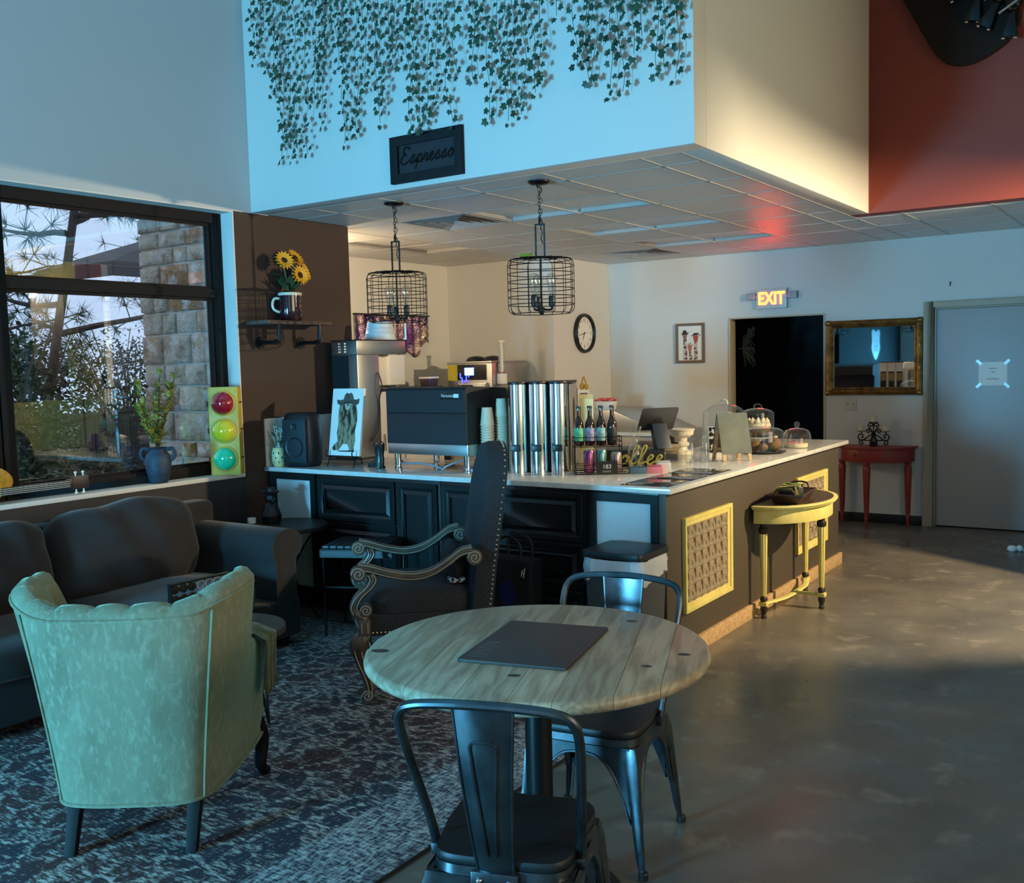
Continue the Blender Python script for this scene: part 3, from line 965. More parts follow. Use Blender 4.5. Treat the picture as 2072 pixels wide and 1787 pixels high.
rn = random.Random(9)
ORD = ['first', 'second', 'third', 'fourth', 'fifth', 'sixth', 'seventh', 'eighth', 'ninth', 'tenth']


def ordinal(i):
    tens = {10: 'tenth', 20: 'twentieth', 30: 'thirtieth', 40: 'fortieth', 50: 'fiftieth'}
    teens = ['eleventh', 'twelfth', 'thirteenth', 'fourteenth', 'fifteenth', 'sixteenth', 'seventeenth', 'eighteenth', 'nineteenth']
    if i <= 10:
        return ORD[i - 1]
    if i < 20:
        return teens[i - 11]
    if i % 10 == 0:
        return tens[i]
    return {2: 'twenty-', 3: 'thirty-', 4: 'forty-', 5: 'fifty-'}[i // 10] + ORD[i % 10 - 1]


for vi, (x, zb, zt) in enumerate(sorted(IVY)):
    zt = 3.95
    off = rn.uniform(.04, .085)
    t = thing('ivy_vine', 'hanging ivy vine on the white bulkhead, %s from the left' % ordinal(vi + 1), 'ivy', (x, 4.4545, zb), 0, 'ivy vines hanging down the bulkhead')
    L = zt - zb
    n = max(4, int(L / .09))
    cur = rn.uniform(-.05, .05)
    pts = [(cur * (1 - i / n) ** 4 + .012 * math.sin(i * 1.7 + vi), -off + .008 * math.sin(i * 1.1 + 2 * vi), L * i / n) for i in range(n + 1)]
    B().tube(smooth(pts, 2), .0016, 3, caps=False).build('stem', M_vine, t)
    k = 0
    zz = 0.0
    while zz < L:
        q = zz / L * n
        i = min(int(q), n - 1)
        p = V(pts[i]).lerp(V(pts[i + 1]), q - i)
        s = 1 if k % 2 else -1
        d = V((s * rn.uniform(.25, 1), rn.uniform(-.4, .2), rn.uniform(-1.0, .0))).normalized()
        nrm = V((rn.uniform(-.5, .5), -1, rn.uniform(-.2, .6))).normalized()
        side = d.cross(nrm).normalized()
        sc = rn.uniform(.016, .027)
        m = basis(p + d * .016, side, d)
        if m.to_translation().y > -.012:
            m.translation.y = -.016
        inst('leaf', ivl, t, m @ Matrix.Scale(sc, 4))
        k += 1
        zz += rn.uniform(.026, .05)

# ------------------------------------------------------------------ the bar
ZT = 0.915
wt = thing('worktop', 'white quartz worktop running along the bar front and down its right side', 'worktop', (-2.125, 4.47, 0.887))
B().prism([(-2.934, 0), (0, 0), (0, 3.09), (-.83, 3.09), (-.83, .80), (-2.934, .80)], 0, .028).build('slab', M_quartz, wt, bevel=.003)
B().box(-2.934, -2.921, .01, .80, .0285, .345).build('backsplash', M_white, wt, bevel=.003)
ZT = 0.9155


def raised(b, x0, x1, z0, z1, y, m=.045):
    """a raised-panel front: slab, sunk moulding and raised field"""
    b.frame(x0, x1, z0, z1, m, y, y - .02, y - .016)
    b.frame(x0 + m, x1 - m, z0 + m, z1 - m, .016, y, y - .012, y - .006)
    i = m + .016
    o0 = [(x0 + i, z0 + i), (x1 - i, z0 + i), (x1 - i, z1 - i), (x0 + i, z1 - i)]
    q = .022
    o1 = [(x0 + i + q, z0 + i + q), (x1 - i - q, z0 + i + q), (x1 - i - q, z1 - i - q), (x0 + i + q, z1 - i - q)]
    b.loft([[(u, y - .006, v) for u, v in o0], [(u, y - .017, v) for u, v in o1], [(u, y, v) for u, v in o0]], True, True)
    return b


YF = 4.50
M_inset = Mat('pale_inset_panel', (206, 210, 212), .6).m


def cabinet(x0, x1, label, fronts):
    t = thing('base_cabinet', label, 'cabinet', ((x0 + x1) / 2, YF, 0), 0, 'dark cabinets under the bar')
    h = (x1 - x0) / 2
    B().box(-h, h, 0.0, .58, .1, .886).box(-h, h, .05, .58, 0, .1).build('carcass', M_cab, t, bevel=.002)
    cx = (x0 + x1) / 2
    for kind, a, b, z0, z1 in fronts:
        a, b = a - cx, b - cx
        if kind == 'inset':
            B().frame(a - .045, b + .045, z0 - .04, z1 + .035, .045, -.0005, -.018, -.014).build('face_frame', M_cab, t)
            B().box(a, b, -.004, -.0006, z0, z1).build('inset_panel', M_inset, t, label='pale inset panel')
        else:
            raised(B(), a, b, z0, z1, -.0006, .03).build(kind, M_cab, t, bevel=.0015, bseg=1)
    return t


cabinet(-5.05, -4.615, 'dark end cabinet with a pale inset panel beside the window wall', [('inset', -4.975, -4.66, .14, .848)])
cabinet(-4.61, -3.605, 'dark cabinet with a stack of drawers left of a door, under the speaker', [('drawer', -4.59, -3.945, .6, .862), ('drawer', -4.59, -3.945, .345, .588), ('drawer', -4.59, -3.945, .105, .333), ('door', -3.93, -3.62, .105, .862)])
cabinet(-3.60, -2.62, 'dark cabinet behind the tall-backed armchair, door left of drawers', [('door', -3.585, -3.275, .105, .862), ('drawer', -3.26, -2.64, .6, .862), ('drawer', -3.26, -2.64, .345, .588), ('drawer', -3.26, -2.64, .105, .333)])
cabinet(-2.615, -2.205, 'dark end cabinet with a pale inset panel above the waste bin', [('inset', -2.56, -2.245, .14, .84)])

ps = thing('bar_side', 'taupe panelled right side of the bar on a raw pine skirting', 'bar', (-2.16, 4.49, 0))
B().box(-.04, 0, .0, 2.93, 0, .886).build('side_panel', M_taupe, ps, bevel=.002)
B().box(-.58, -.041, .62, 2.93, 0, .886).build('body', M_taupe, ps)
B().box(.0005, .022, -.006, 2.95, 0, .083).build('skirting', M_pine, ps, bevel=.002, label='raw pine skirting board')

M_tin = Mat('pressed_tin', (206, 182, 150), .24, .6).m


def tin_panel(y0, y1, z0, z1, label):
    t = thing('tin_panel', label, 'panel', (-2.1595, (y0 + y1) / 2, z0), PI / 2, 'yellow framed pressed tin panels')
    h = (y1 - y0) / 2
    H = z1 - z0
    B().frame(-h, h, 0, H, .022, 0, -.022, -.018).frame(-h + .02, h - .02, .02, H - .02, .026, 0, -.014, -.008).build('frame', M_yel, t, bevel=.0015)
    B().box(-h + .04, h - .04, -.004, 0, .04, H - .04).build('backing', M_tin, t)
    p = B()
    hx_, z0_, z1_ = h - .047, .047, H - .047
    nx, nz = 6, 5
    sx_, sz_ = 2 * hx_ / nx, (z1_ - z0_) / nz
    for i in range(-1, nx + 1):
        for j in range(-1, nz + 1):
            cx, cz = -hx_ + (i + .5) * sx_, z0_ + (j + .5) * sz_
            run = []
            for k in range(41):
                a = 2 * PI * k / 40
                x, z = cx + sx_ * .72 * math.cos(a), cz + sz_ * .72 * math.sin(a)
                if abs(x) < hx_ and z0_ < z < z1_:
                    run.append((x, -.0045, z))
                else:
                    if len(run) > 2:
                        p.tube(run, .0062, 6, flat=.9)
                    run = []
            if len(run) > 2:
                p.tube(run, .0062, 6, flat=.9)
            if 0 <= i < nx and 0 <= j < nz:
                for k in range(4):
                    a = k * PI / 2 + PI / 4
                    d = V((sx_ * .5 * math.cos(a) * 1.41, 0, sz_ * .5 * math.sin(a) * 1.41))
                    c0 = V((cx, -.004, cz)) + d * .48
                    nn = V((-d.z, 0, d.x)).normalized() * .011
                    ring = [c0 - d * .3, c0 - d * .12 + nn, c0 + d * .12 + nn, c0 + d * .3, c0 + d * .12 - nn, c0 - d * .12 - nn]
                    p.loft([ring, [c0 + (q - c0) * .3 + V((0, -.005, 0)) for q in ring]], True, True)
    p.build('pressed_relief', M_tin, t)


tin_panel(4.675, 5.31, .235, .735, 'yellow framed pressed tin panel on the bar side nearest the pine table')
tin_panel(6.44, 7.09, .235, .748, 'yellow framed pressed tin panel on the bar side behind the yellow half-round table')

# ------------------------------------------------------------------ things on the bar front
pp = thing('potted_plant', 'small leafy plant in a cream pot with dark dots beside the backsplash', 'plant', (-4.985, 4.535, ZT))
M_pot = S('cream_pot', (206, 200, 150), .4)
B().lathe([(.032, 0), (.044, .02), (.05, .06), (.046, .1), (.04, .115), (.044, .125), (.038, .125), (.035, .11)], seg=20).build('pot', M_pot, pp)
dd = B()
for k in range(3):
    for a in range(8):
        an = a * PI / 4 + k * .39
        rr = (.0435, .0495, .0475)[k]
        dd.sphere((rr * math.cos(an), rr * math.sin(an), .03 + .03 * k), .008, (.5, .5, 1), 8, 5)
dd.build('painted_dots', S('pot_dots', (44, 46, 44), .5), pp)
M_sage = Mat('sage_leaf', (112, 128, 100), .6).mottle((80, 98, 76), 25).m
sl = B().add([(0, 0, 0), (.009, .015, .002), (.009, .035, .003), (0, .06, 0), (-.009, .035, .003), (-.009, .015, .002)], [(0, 1, 2, 3), (0, 3, 4, 5)]).mesh('leaf')
sl.materials.append(M_sage)
rn = random.Random(31)
for k in range(34):
    a = rn.uniform(0, 2 * PI)
    e = rn.uniform(.1, 1.3)
    q = rn.uniform(0, .035)
    inst('leaf', sl, pp, Matrix.Translation((q * math.cos(a), q * math.sin(a), .115 + rn.uniform(0, .08))) @ Matrix.Rotation(a - PI / 2, 4, 'Z') @ Matrix.Rotation(e, 4, 'X'))
fl = B()
for k in range(30):
    a = rn.uniform(0, 2 * PI)
    q = rn.uniform(.01, .06)
    z = rn.uniform(.19, .265)
    fl.tube([(q * .3 * math.cos(a), q * .3 * math.sin(a), .12), (q * math.cos(a), q * math.sin(a), z)], .0012, 3)
    fl.sphere((q * math.cos(a), q * math.sin(a), z), .005, seg=6, rings=4)
fl.build('blossom_sprigs', S('pale_blossom', (206, 208, 196), .7), pp)

sp = thing('speaker', 'dark rounded portable loudspeaker on the bar beside the cream pot', 'speaker', (-4.845, 4.62, ZT), math.radians(12))
M_spk = Mat('black_speaker_plastic', (18, 24, 30), .4).m
b = B()
rings = []
for z, k in ((0, .86), (.015, .95), (.05, 1.0), (.18, 1.0), (.30, .97), (.335, .9), (.352, .74)):
    ring = []
    for i in range(28):
        a = 2 * PI * i / 28
        c_, s_ = math.cos(a), math.sin(a)
        ring.append((.116 * k * math.copysign(abs(c_) ** .55, c_), .095 * k * math.copysign(abs(s_) ** .55, s_), z))
    rings.append(ring)
B().loft(rings).build('body', M_spk, sp)
gm = Mat('speaker_grille', (26, 34, 42), .55, .3).bump(500, .5, .001).m
B().rbox(-.09, .09, -.1, -.088, .03, .31, .005).build('grille', gm, sp, bevel=.003)
for zc, r in ((.13, .068), (.265, .022)):
    B(Matrix.Translation((0, -.1, zc)) @ Matrix.Rotation(PI / 2, 4, 'X')).lathe([(r, 0), (r, .004), (r - .006, .004), (r - .012, .0)], seg=28, caps=False).build('driver_ring', M_spk, sp)

es = thing('easel_picture', 'canvas print of a furry animal in a cowboy hat on a black wire easel', 'picture', (-4.50, 4.64, ZT))
lean = Matrix.Translation((0, 0, .075)) @ Matrix.Rotation(math.radians(-9), 4, 'X')
B(lean).box(-.135, .135, 0, .02, 0, .435).build('canvas', M_paper, es, bevel=.002)
M_fox = Mat('fur_print', (150, 140, 108), .8).mottle((34, 32, 28), 22, (1.4, 1, .45), .44, .56).m
M_hat = Mat('hat_print', (96, 92, 84), .8).mottle((36, 34, 32), 14).m


def flat(b, pts, y=-.001):
    """flat print: polygon on the canvas, a paint layer thick"""
    n = len(pts)
    b.add([(x, y, z) for x, z in pts] + [(x, y - .0006, z) for x, z in pts], [tuple(range(n)), tuple(range(2 * n - 1, n - 1, -1))] + [(i, (i + 1) % n, n + (i + 1) % n, n + i) for i in range(n)])


q = B(lean)
body = [(x * 1.22, z) for x, z in [(-.052, .33), (-.058, .27), (-.055, .2), (-.06, .14), (-.05, .09), (-.075, .07), (-.09, .045), (-.075, .032), (-.04, .035), (-.03, .05), (-.012, .075), (.02, .075), (.035, .045), (.03, .035), (.072, .032), (.068, .06), (.075, .1), (.068, .16), (.078, .22), (.076, .28), (.064, .33)]]
flat(q, body)
q.build('furry_animal_print', M_fox, es)
q = B(lean)
flat(q, [(-.092, .362), (-.084, .335), (-.05, .322), (-.01, .336), (.03, .336), (.068, .322), (.1, .338), (.104, .37), (.078, .362), (.056, .364), (.046, .392), (.03, .408), (.012, .4), (-.006, .408), (-.024, .394), (-.034, .364), (-.06, .36)], -.0018)
q.build('cowboy_hat_print', M_hat, es)
q = B(lean)
flat(q, [(-.02, .325), (.0, .337), (.02, .337), (.03, .31), (.01, .292), (-.01, .3)], -.0018)
q.build('muzzle_print', S('muzzle_print', (176, 172, 156), .8), es)
q = B(lean)
flat(q, [(.0, .334), (.016, .335), (.012, .322), (.004, .321)], -.0026)
q.build('nose_print', M_ink, es)
q = B(lean)
flat(q, [(-.06, .032), (.1, .036), (.06, .026), (-.04, .026)], -.001)
q.build('shadow_print', M_ink, es)
wr = B()
for s in (-1, 1):
    x = .115 * s
    wr.tube(smooth([(x, -.03, .11), (x, -.045, .1), (x, -.04, .075), (x, -.012, .07), (x, .02, .068)], 4), .004, 6)
    wr.tube(smooth([(x, .0, .07), (x, -.02, .04), (x, -.035, .004)], 4), .004, 6)
    wr.tube([(x, .02, .068), (x * .6, .09, .35)], .004, 6)
wr.tube([(-.115, .02, .068), (.115, .02, .068)], .004, 6).tube([(-.115, -.015, .05), (.115, -.015, .05)], .004, 6)
wr.tube([(0, .09, .3), (0, .17, .004)], .004, 6)
wr.build('wire_easel', M_wire, es)

bt = thing('cowboy_boot', 'small dark green ceramic cowboy boot on the bar beside the coffee machine', 'boot', (-4.235, 4.685, ZT), math.radians(-168))
M_boot = Mat('dark_green_glaze', (30, 48, 50), .25).mottle((18, 30, 34), 20).bump(26, .5, .004).m
rings = []
for z, fx, bx, wy in ((.012, .085, .03, .022), (.03, .08, .032, .024), (.045, .05, .033, .024), (.06, .03, .033, .023), (.085, .026, .031, .023), (.12, .032, .035, .027), (.15, .036, .037, .03), (.163, .036, .037, .031)):
    ring = []
    for i in range(18):
        a = 2 * PI * i / 18
        c_ = math.cos(a)
        dip = -.022 * abs(math.sin(a)) if z > .14 else 0
        ring.append((c_ * (fx if c_ > 0 else bx), wy * math.sin(a), z + dip * (1 if z > .16 else .5)))
    rings.append(ring)
B().loft(rings).build('shaft_and_foot', M_boot, bt)
B().prism([(.088 * math.cos(a) if math.cos(a) > 0 else .02 * math.cos(a), .021 * math.sin(a)) for a in [2 * PI * i / 18 for i in range(18)]], .006, .012).build('sole', M_black, bt)
B().taper(-.034, -.002, -.018, .018, 0, .014, .85).build('heel', M_black, bt)
for s in (-1, 1):
    B().tube(smooth([(-.008, s * .03, .13), (-.008, s * .038, .16), (.008, s * .038, .16), (.008, s * .03, .13)], 4), .003, 5).build('pull_strap', M_boot, bt)

em = thing('espresso_machine', 'black boxy espresso machine on chromed feet seen from behind', 'espresso machine', (-3.83, 4.66, ZT))
M_emb = Mat('black_textured_metal', (30, 34, 38), .45, .2).bump(300, .5, .001).m
b = B()
pr = [(0, .165), (0, .345), (.004, .352), (0, .356), (0, .49), (.012, .506), (.035, .512), (.42, .49), (.46, .47), (.47, .36), (.38, .345), (.38, .165)]
b.loft([[(x, y, z) for y, z in pr] for x in (-.308, -.3, .3, .308)])
b.build('body', M_emb, em)
B().box(-.31, .31, .004, .47, .098, .165).build('steel_base', M_steel, em, bevel=.004)
B().box(-.308, .308, -.0008, .0, .347, .351).build('seam', M_black, em)
for x in (-.27, .285):
    for y in (.04, .42):
        B().lathe([(.026, 0), (.026, .006), (.02, .012), (.02, .098)], (x * .97, y, 0), 16).build('foot', M_chrome, em)
B().box(.12, .272, -.006, 0, .435, .482).build('name_plate', S('name_plate', (20, 30, 34), .3), em, bevel=.002)
text('name_lettering', 'Veronica', .026, M_paper, basis((.175, -.0066, .457), (1, 0, 0), (0, 0, 1)), em, .0004, .35)
B().box(.225, .262, -.007, -.006, .446, .468).build('name_badge', M_paper, em)
B().cyl((-.31, .14, .38), (-.345, .14, .38), .028).build('side_knob', M_black, em)
cbl = B()
cbl.tube(smooth([(-.33, .12, .06), (-.22, .06, .035), (-.1, .05, .04), (.0, .06, .03), (.06, .08, .006)], 5), .006, 6).tube(smooth([(.08, .05, .006), (.11, .06, .03), (.18, .1, .06), (.24, .16, .09)], 5), .006, 6)
cbl.build('hose', S('grey_hose', (150, 148, 160), .4), em)

M_cup = S('kraft_cup', (222, 206, 178), .6)


def cup_stack(loc, n, label):
    t = thing('cup_stack', label, 'paper cups', loc, 0, 'stacks of paper cups')
    z = 0
    prof = [(.042, 0), (.0435, .003), (.0435, .006), (.042, .008)]
    me = B().lathe([(.0355, .0), (.0415, .0142), (.044, .0146), (.0445, .0166), (.043, .0176), (.039, .0165)], seg=20, caps=False).mesh('cup_rim')
    me.materials.append(M_cup)
    for k in range(n):
        inst('nested_cup', me, t, Matrix.Translation((0, 0, k * .0165)))
    # the stack stands upside down, the whole body of the last cup on top
    B().lathe([(.0415, n * .0165), (.0415, n * .0165 + .001), (.031, n * .0165 + .095), (.031, n * .0165 + .102), (.026, n * .0165 + .102), (.026, n * .0165 + .097)], seg=20).build('top_cup', M_cup, t)


cup_stack((-3.462, 4.79, ZT), 17, 'shorter upturned stack of kraft paper cups beside the espresso machine')
cup_stack((-3.415, 4.875, ZT), 20, 'taller upturned stack of kraft paper cups against the steel dispensers')

M_mirror_steel = Mat('polished_steel', (205, 205, 205), .14, 1.0).m
M_gsides = S('grey_dispenser_side', (120, 116, 116), .45)
for k, lab in enumerate(('leftmost steel drinks dispenser with a black lid on the bar', 'middle steel drinks dispenser with a black lid on the bar', 'rightmost steel drinks dispenser with a black lid and grey side')):
    p = V((-3.275, 4.84, ZT)) + V((.925, .379, 0)) * (.123 * k)
    t = thing('drinks_dispenser', lab, 'dispenser', p, math.radians(22), 'steel drinks dispensers')
    sec = [(.056 * math.sin(a), -.056 * math.cos(a)) for a in [(-PI / 2 + PI * i / 16) for i in range(17)]]
    B().prism(sec + [(.058, .30), (-.058, .30)], .0, .515).build('steel_body', M_mirror_steel, t)
    B().box(.0585, .0605, .0, .29, .004, .51).build('side_plate', M_gsides, t)
    B().prism([(x * 1.05, y * 1.05) for x, y in sec] + [(.061, .305), (-.061, .305)], .5155, .53).build('lid', M_black, t, bevel=.003)
    B().box(-.032, .025, -.078, -.05, .125, .165).build('tap', M_black, t, bevel=.006)
    B().box(-.045, .045, .3005, .303, .1, .4).build('label_patch', S('dispenser_label', (28, 26, 26), .6), t)
    B().box(-.04, .04, .3032, .304, .28, .38).build('kraft_label', S('kraft_label', (190, 160, 104), .7), t)

# bottle rack
rk = thing('bottle_rack', 'black two-tier wire rack with a card reading 183', 'rack', (-2.80, 4.97, ZT), math.radians(36))
b = B()
for z in (.004, .03, .055):
    b.tube([(-.15, -.10, z), (.15, -.10, z), (.15, .0, z), (-.15, .0, z)], .0022, 5, True)
for z in (.15, .18, .205):
    b.tube([(-.15, .0, z), (.125, .0, z), (.125, .1, z), (-.15, .1, z)], .0022, 5, True)
for x, y, h in ((-.15, 0, .205), (.125, 0, .205), (.125, .1, .205), (-.15, .1, .205), (-.15, -.1, .055), (.15, -.1, .055)):
    b.tube([(x, y, 0.002), (x, y, h)], .0026, 5)
for k in range(9):
    b.tube([(-.14 + k * .034, -.10, .004), (-.14 + k * .034, .1, .004)], .0016, 4)
for k in range(8):
    b.tube([(-.14 + k * .036, .0, .15), (-.14 + k * .036, .1, .15)], .0016, 4)
b.tube([(-.15, .0, .004), (-.15, .1, .004), (.125, .1, .004), (.125, .0, .004)], .0022, 5)
b.build('wire_frame', M_wire, rk)
B().box(-.035, .085, -.107, -.1025, .004, .075).build('name_card', M_black, rk)
text('card_number', '183', .034, M_paper, basis((.025, -.1076, .045), (1, 0, 0), (0, 0, 1)), rk, .0004)
B().box(-.002, .05, -.1078, -.107, .0155, .0165).box(.0, .048, -.1078, -.107, .0215, .0222).build('card_lines', M_paper, rk)
M_amber = Mat('amber_bottle', (44, 16, 10), .06).coat(1, .02).m
rkm = Matrix.Translation((-2.80, 4.97, ZT)) @ Matrix.Rotation(math.radians(36), 4, 'Z')
for k, (lc, nm) in enumerate((((70, 150, 110), 'green'), ((120, 120, 150), 'mauve'), ((110, 150, 150), 'teal'), ((24, 22, 22), 'black'))):
    p = rkm @ V((-.115 + k * .064, .05, .153))
    t = thing('glass_bottle', 'brown glass bottle with a %s label on the upper rack tier' % nm, 'bottle', p, math.radians(36), 'brown bottles in the rack')
    B().lathe([(.026, 0), (.0295, .006), (.0295, .115), (.026, .135), (.0155, .16), (.0125, .175), (.0115, .215), (.0135, .217), (.0135, .223), (.012, .224)], seg=18).build('bottle_body', M_amber, t)
    B().lathe([(.0145, .219), (.015, .223), (.0135, .2315), (.004, .232)], seg=14).build('cap', M_black, t)
    B().lathe([(.0299, .03), (.0301, .031), (.0301, .103), (.0299, .104)], seg=18, caps=False).build('label_wrap', Mat('label_' + nm, lc, .5).mottle(tuple(min(255, int(c * 1.35) + 12) for c in lc), 40).m, t)
for k, (x, c1, c2, nm) in enumerate(((-.07, (88, 74, 140), (190, 92, 110), 'purple'), (.0, (70, 140, 170), (150, 180, 150), 'teal'), (.085, (190, 196, 200), (170, 90, 80), 'silver'))):
    p = rkm @ V((x, -.052, .007))
    t = thing('drink_can', '%s drinks can on the lower tier of the wire rack' % nm, 'can', p, 0, 'cans in the rack')
    h = .132 if k < 2 else .115
    B().lathe([(.026, 0), (.031, .008), (.031, h - .012), (.027, h - .002)], seg=20).build('can_body', Mat('can_' + nm, c1, .25, .7).mottle(c2, 9, (1, 1, .4)).m, t)
    B().lathe([(.027, h - .002), (.0275, h), (.025, h), (.024, h - .004)], seg=20).build('can_rim', M_chrome, t)

cf = thing('carafe', 'clear glass carafe with a flared neck on the bar', 'carafe', (-2.70, 5.215, ZT))
B().lathe([(.04, 0), (.045, .004), (.046, .1), (.044, .115), (.028, .15), (.024, .175), (.025, .2), (.036, .245), (.0385, .25)], seg=28, caps=False).build('glass_body', M_clear, cf)
B().lathe([(.042, .002), (.043, .006), (.003, .006)], seg=24).build('thick_base', M_clear, cf)
for k, (x, y, c1, lab) in enumerate(((-2.585, 5.02, (86, 116, 136), 'blue'), (-2.515, 5.085, (226, 130, 140), 'pink'), (-2.495, 5.165, (226, 222, 214), 'white'))):
    t = thing('sachet_box', 'small box of %s sweetener sachets on the bar' % lab, 'sachets', (x, y, ZT), math.radians(32), 'sweetener sachets on the bar')
    hh = .034 if k < 2 else .05
    hw = .046 if k < 2 else .04
    B().box(-hw, hw, -.026, .026, 0, hh).build('carton', Mat('carton_' + lab, c1, .6).m, t, bevel=.002)
    sb = B()
    for q in range(9):
        sb.m = Matrix.Translation((-hw * .85 + q * hw * .2, 0, hh)) @ Matrix.Rotation(.25, 4, 'Y')
        sb.box(-.001, .001, -.022, .022, -.01, .012)
    sb.m = Matrix()
    sb.build('sachets', Mat('sachet_' + lab, tuple(min(255, c + 30) for c in c1), .6).m, t)

cb = thing('cash_drawer', 'black cash drawer with gold cursive coffee lettering on the bar', 'cash drawer', (-2.605, 5.40, ZT), math.radians(25))
B().box(-.36, 0, 0, .30, .008, .1).build('drawer_body', M_black, cb, bevel=.003)
B().box(-.34, -.02, .02, .28, 0, .008).build('feet_plinth', M_black, cb)
B().box(.0005, .004, .02, .28, .012, .082).build('side_plate', S('drawer_side', (86, 80, 78), .5), cb)
B().box(.004, .0065, .02, .12, .07, .075).build('slot', M_paper, cb)
cursive('coffee', .115, .0062, basis((-.165, -.006, .05), (1, 0, 0), (0, 0, 1)), Mat('gold_lettering', (206, 188, 96), .4, .4).m, 'lettering', cb)
tb = thing('tablet_stand', 'till tablet on a dark slanted stand, seen from behind, on the cash drawer', 'tablet', (-2.70, 5.53, ZT + .1005), math.radians(50))
B().add([(-.05, -.085, 0), (.05, -.085, 0), (.05, -.02, 0), (-.05, -.02, 0), (-.05, -.005, .15), (.05, -.005, .15), (.05, .03, .15), (-.05, .03, .15)], [(3, 2, 1, 0), (4, 5, 6, 7), (0, 1, 5, 4), (1, 2, 6, 5), (2, 3, 7, 6), (3, 0, 4, 7)]).build('stand', S('navy_stand', (30, 44, 60), .45), tb, bevel=.006)
mt = Matrix.Translation((0, .015, .175)) @ Matrix.Rotation(math.radians(36), 4, 'X')
B(mt @ Matrix.Rotation(PI / 2, 4, 'X')).rbox(-.12, .12, -.085, .085, -.004, .004, .012).build('tablet_shell', S('graphite_tablet', (96, 92, 92), .35, .6), tb, bevel=.0015)
B(mt @ Matrix.Rotation(PI / 2, 4, 'X')).rbox(-.113, .113, -.078, .078, -.0052, -.0042, .008).build('screen', S('screen_glass', (14, 14, 16), .1), tb)
B(mt @ Matrix.Rotation(PI / 2, 4, 'X')).rbox(-.02, .02, -.018, .018, .0042, .0048, .008).build('emblem', S('tablet_emblem', (60, 58, 58), .3), tb)

for k, (x, y) in enumerate(((-2.56, 5.68), (-2.475, 5.70))):
    t = thing('glass_bottle_clear', ('left' if k == 0 else 'right') + ' one of two clear glass bottles beside the sandwich board', 'bottle', (x, y, ZT), 0, 'clear glass bottles on the bar')
    B().lathe([(.028, 0), (.032, .004), (.032, .12), (.026, .14), (.02, .148), (.021, .165), (.0235, .168)], seg=22, caps=False).build('glass_body', M_clear, t)
    B().lathe([(.029, .001), (.03, .008), (.002, .008)], seg=20).build('thick_base', M_clear, t)

ab = thing('sandwich_board', 'small grey-green chalkboard easel with pine feet on the bar', 'chalkboard', (-2.375, 5.89, ZT), math.radians(47))
M_chalk = Mat('grey_green_chalkboard', (112, 114, 98), .75).mottle((96, 98, 86), 8).m
for s in (-1, 1):
    m = Matrix.Translation((0, .0, .285)) @ Matrix.Rotation(math.radians(16 * s), 4, 'X')
    for x in (-.085, .085):
        B(m).box(x - .011, x + .011, -.005, .005, -.296, .0).build('leg', M_pine, ab)
    B(m).box(-.1, .1, -.0085 if s < 0 else -.004, -.0055 if s < 0 else .0, -.25, .008).build('slate', M_chalk, ab) if s < 0 else None
    B(m).box(-.074, .074, -.004, .004, -.235, -.215).build('cross_rail', M_pine, ab)
    if s > 0:
        B(m).box(-.1, .1, .0055, .0085, -.25, .008).build('slate', M_chalk, ab)


def dome(name, label, loc, r, h, knob, body, base=True):
    t = thing(name, label, 'cake cover', loc, 0, 'covered cakes on the bar')
    z0 = .012 if base else .002
    if base:
        B().lathe([(r * .9, 0), (r * 1.12, .006), (r * 1.14, .011), (r * 1.0, .0115)], seg=32).build('tray', S('black_tray', (30, 30, 34), .25), t)
    B().lathe([(r, z0), (r, z0 + h * .72), (r * .985, z0 + h * .78), (r * .8, z0 + h * .86), (r * .45, z0 + h * .92), (r * .02, z0 + h * .94)] if body == 'cyl' else [(r, z0), (r * 1.0, z0 + h * .35), (r * .93, z0 + h * .58), (r * .75, z0 + h * .74), (r * .45, z0 + h * .8), (r * .16, z0 + h * .82), (r * .1, z0 + h * .86)], seg=36, caps=False).build('clear_dome', M_clear, t)
    zk = z0 + h * (.94 if body == 'cyl' else .86)
    if knob == 'loop':
        B().tube(smooth([(-.03, 0, zk - .004), (-.024, 0, zk + .018), (0, 0, zk + .026), (.024, 0, zk + .018), (.03, 0, zk - .004)], 5), .006, 8).build('handle', M_cream if r > .13 else M_clear, t)
    else:
        B().sphere((0, 0, zk + .018), .019, seg=14, rings=10).build('knob', M_clear, t)
    return t


M_frost = Mat('cream_frosting', (226, 212, 178), .6).bump(40, .6, .006).m
M_choc = Mat('chocolate_crumb', (70, 44, 30), .8).mottle((120, 84, 52), 26).m
M_bread = Mat('dark_bread', (88, 58, 38), .7).mottle((150, 112, 70), 12).m
dome('cake_dome', 'tall empty cylindrical cake cover with a loop handle behind the sandwich board', (-2.70, 6.55, ZT), .145, .33, 'loop', 'cyl')
dome('cake_dome', 'cake cover over a frosted cake on a stand, near the dark hallway', (-2.62, 7.0, ZT + .0605), .115, .21, 'loop', 'cyl')
st = thing('cake_stand', 'low white stand carrying the frosted cake', 'cake stand', (-2.62, 7.0, ZT))
B().lathe([(.07, 0), (.065, .008), (.03, .016), (.028, .045), (.06, .052), (.14, .054), (.142, .0595), (.02, .06)], seg=30).build('pedestal', M_paper, st)
ck = thing('frosted_cake', 'chocolate cake with cream frosting swirls under the clear cover', 'cake', (-2.62, 7.0, ZT + .0725))
B().lathe([(.085, 0), (.088, .01), (.088, .06), (.082, .066)], seg=28).build('sponge', M_choc, ck)
q = B().lathe([(.089, .05), (.094, .062), (.088, .085), (.05, .1), (.01, .102)], seg=28)
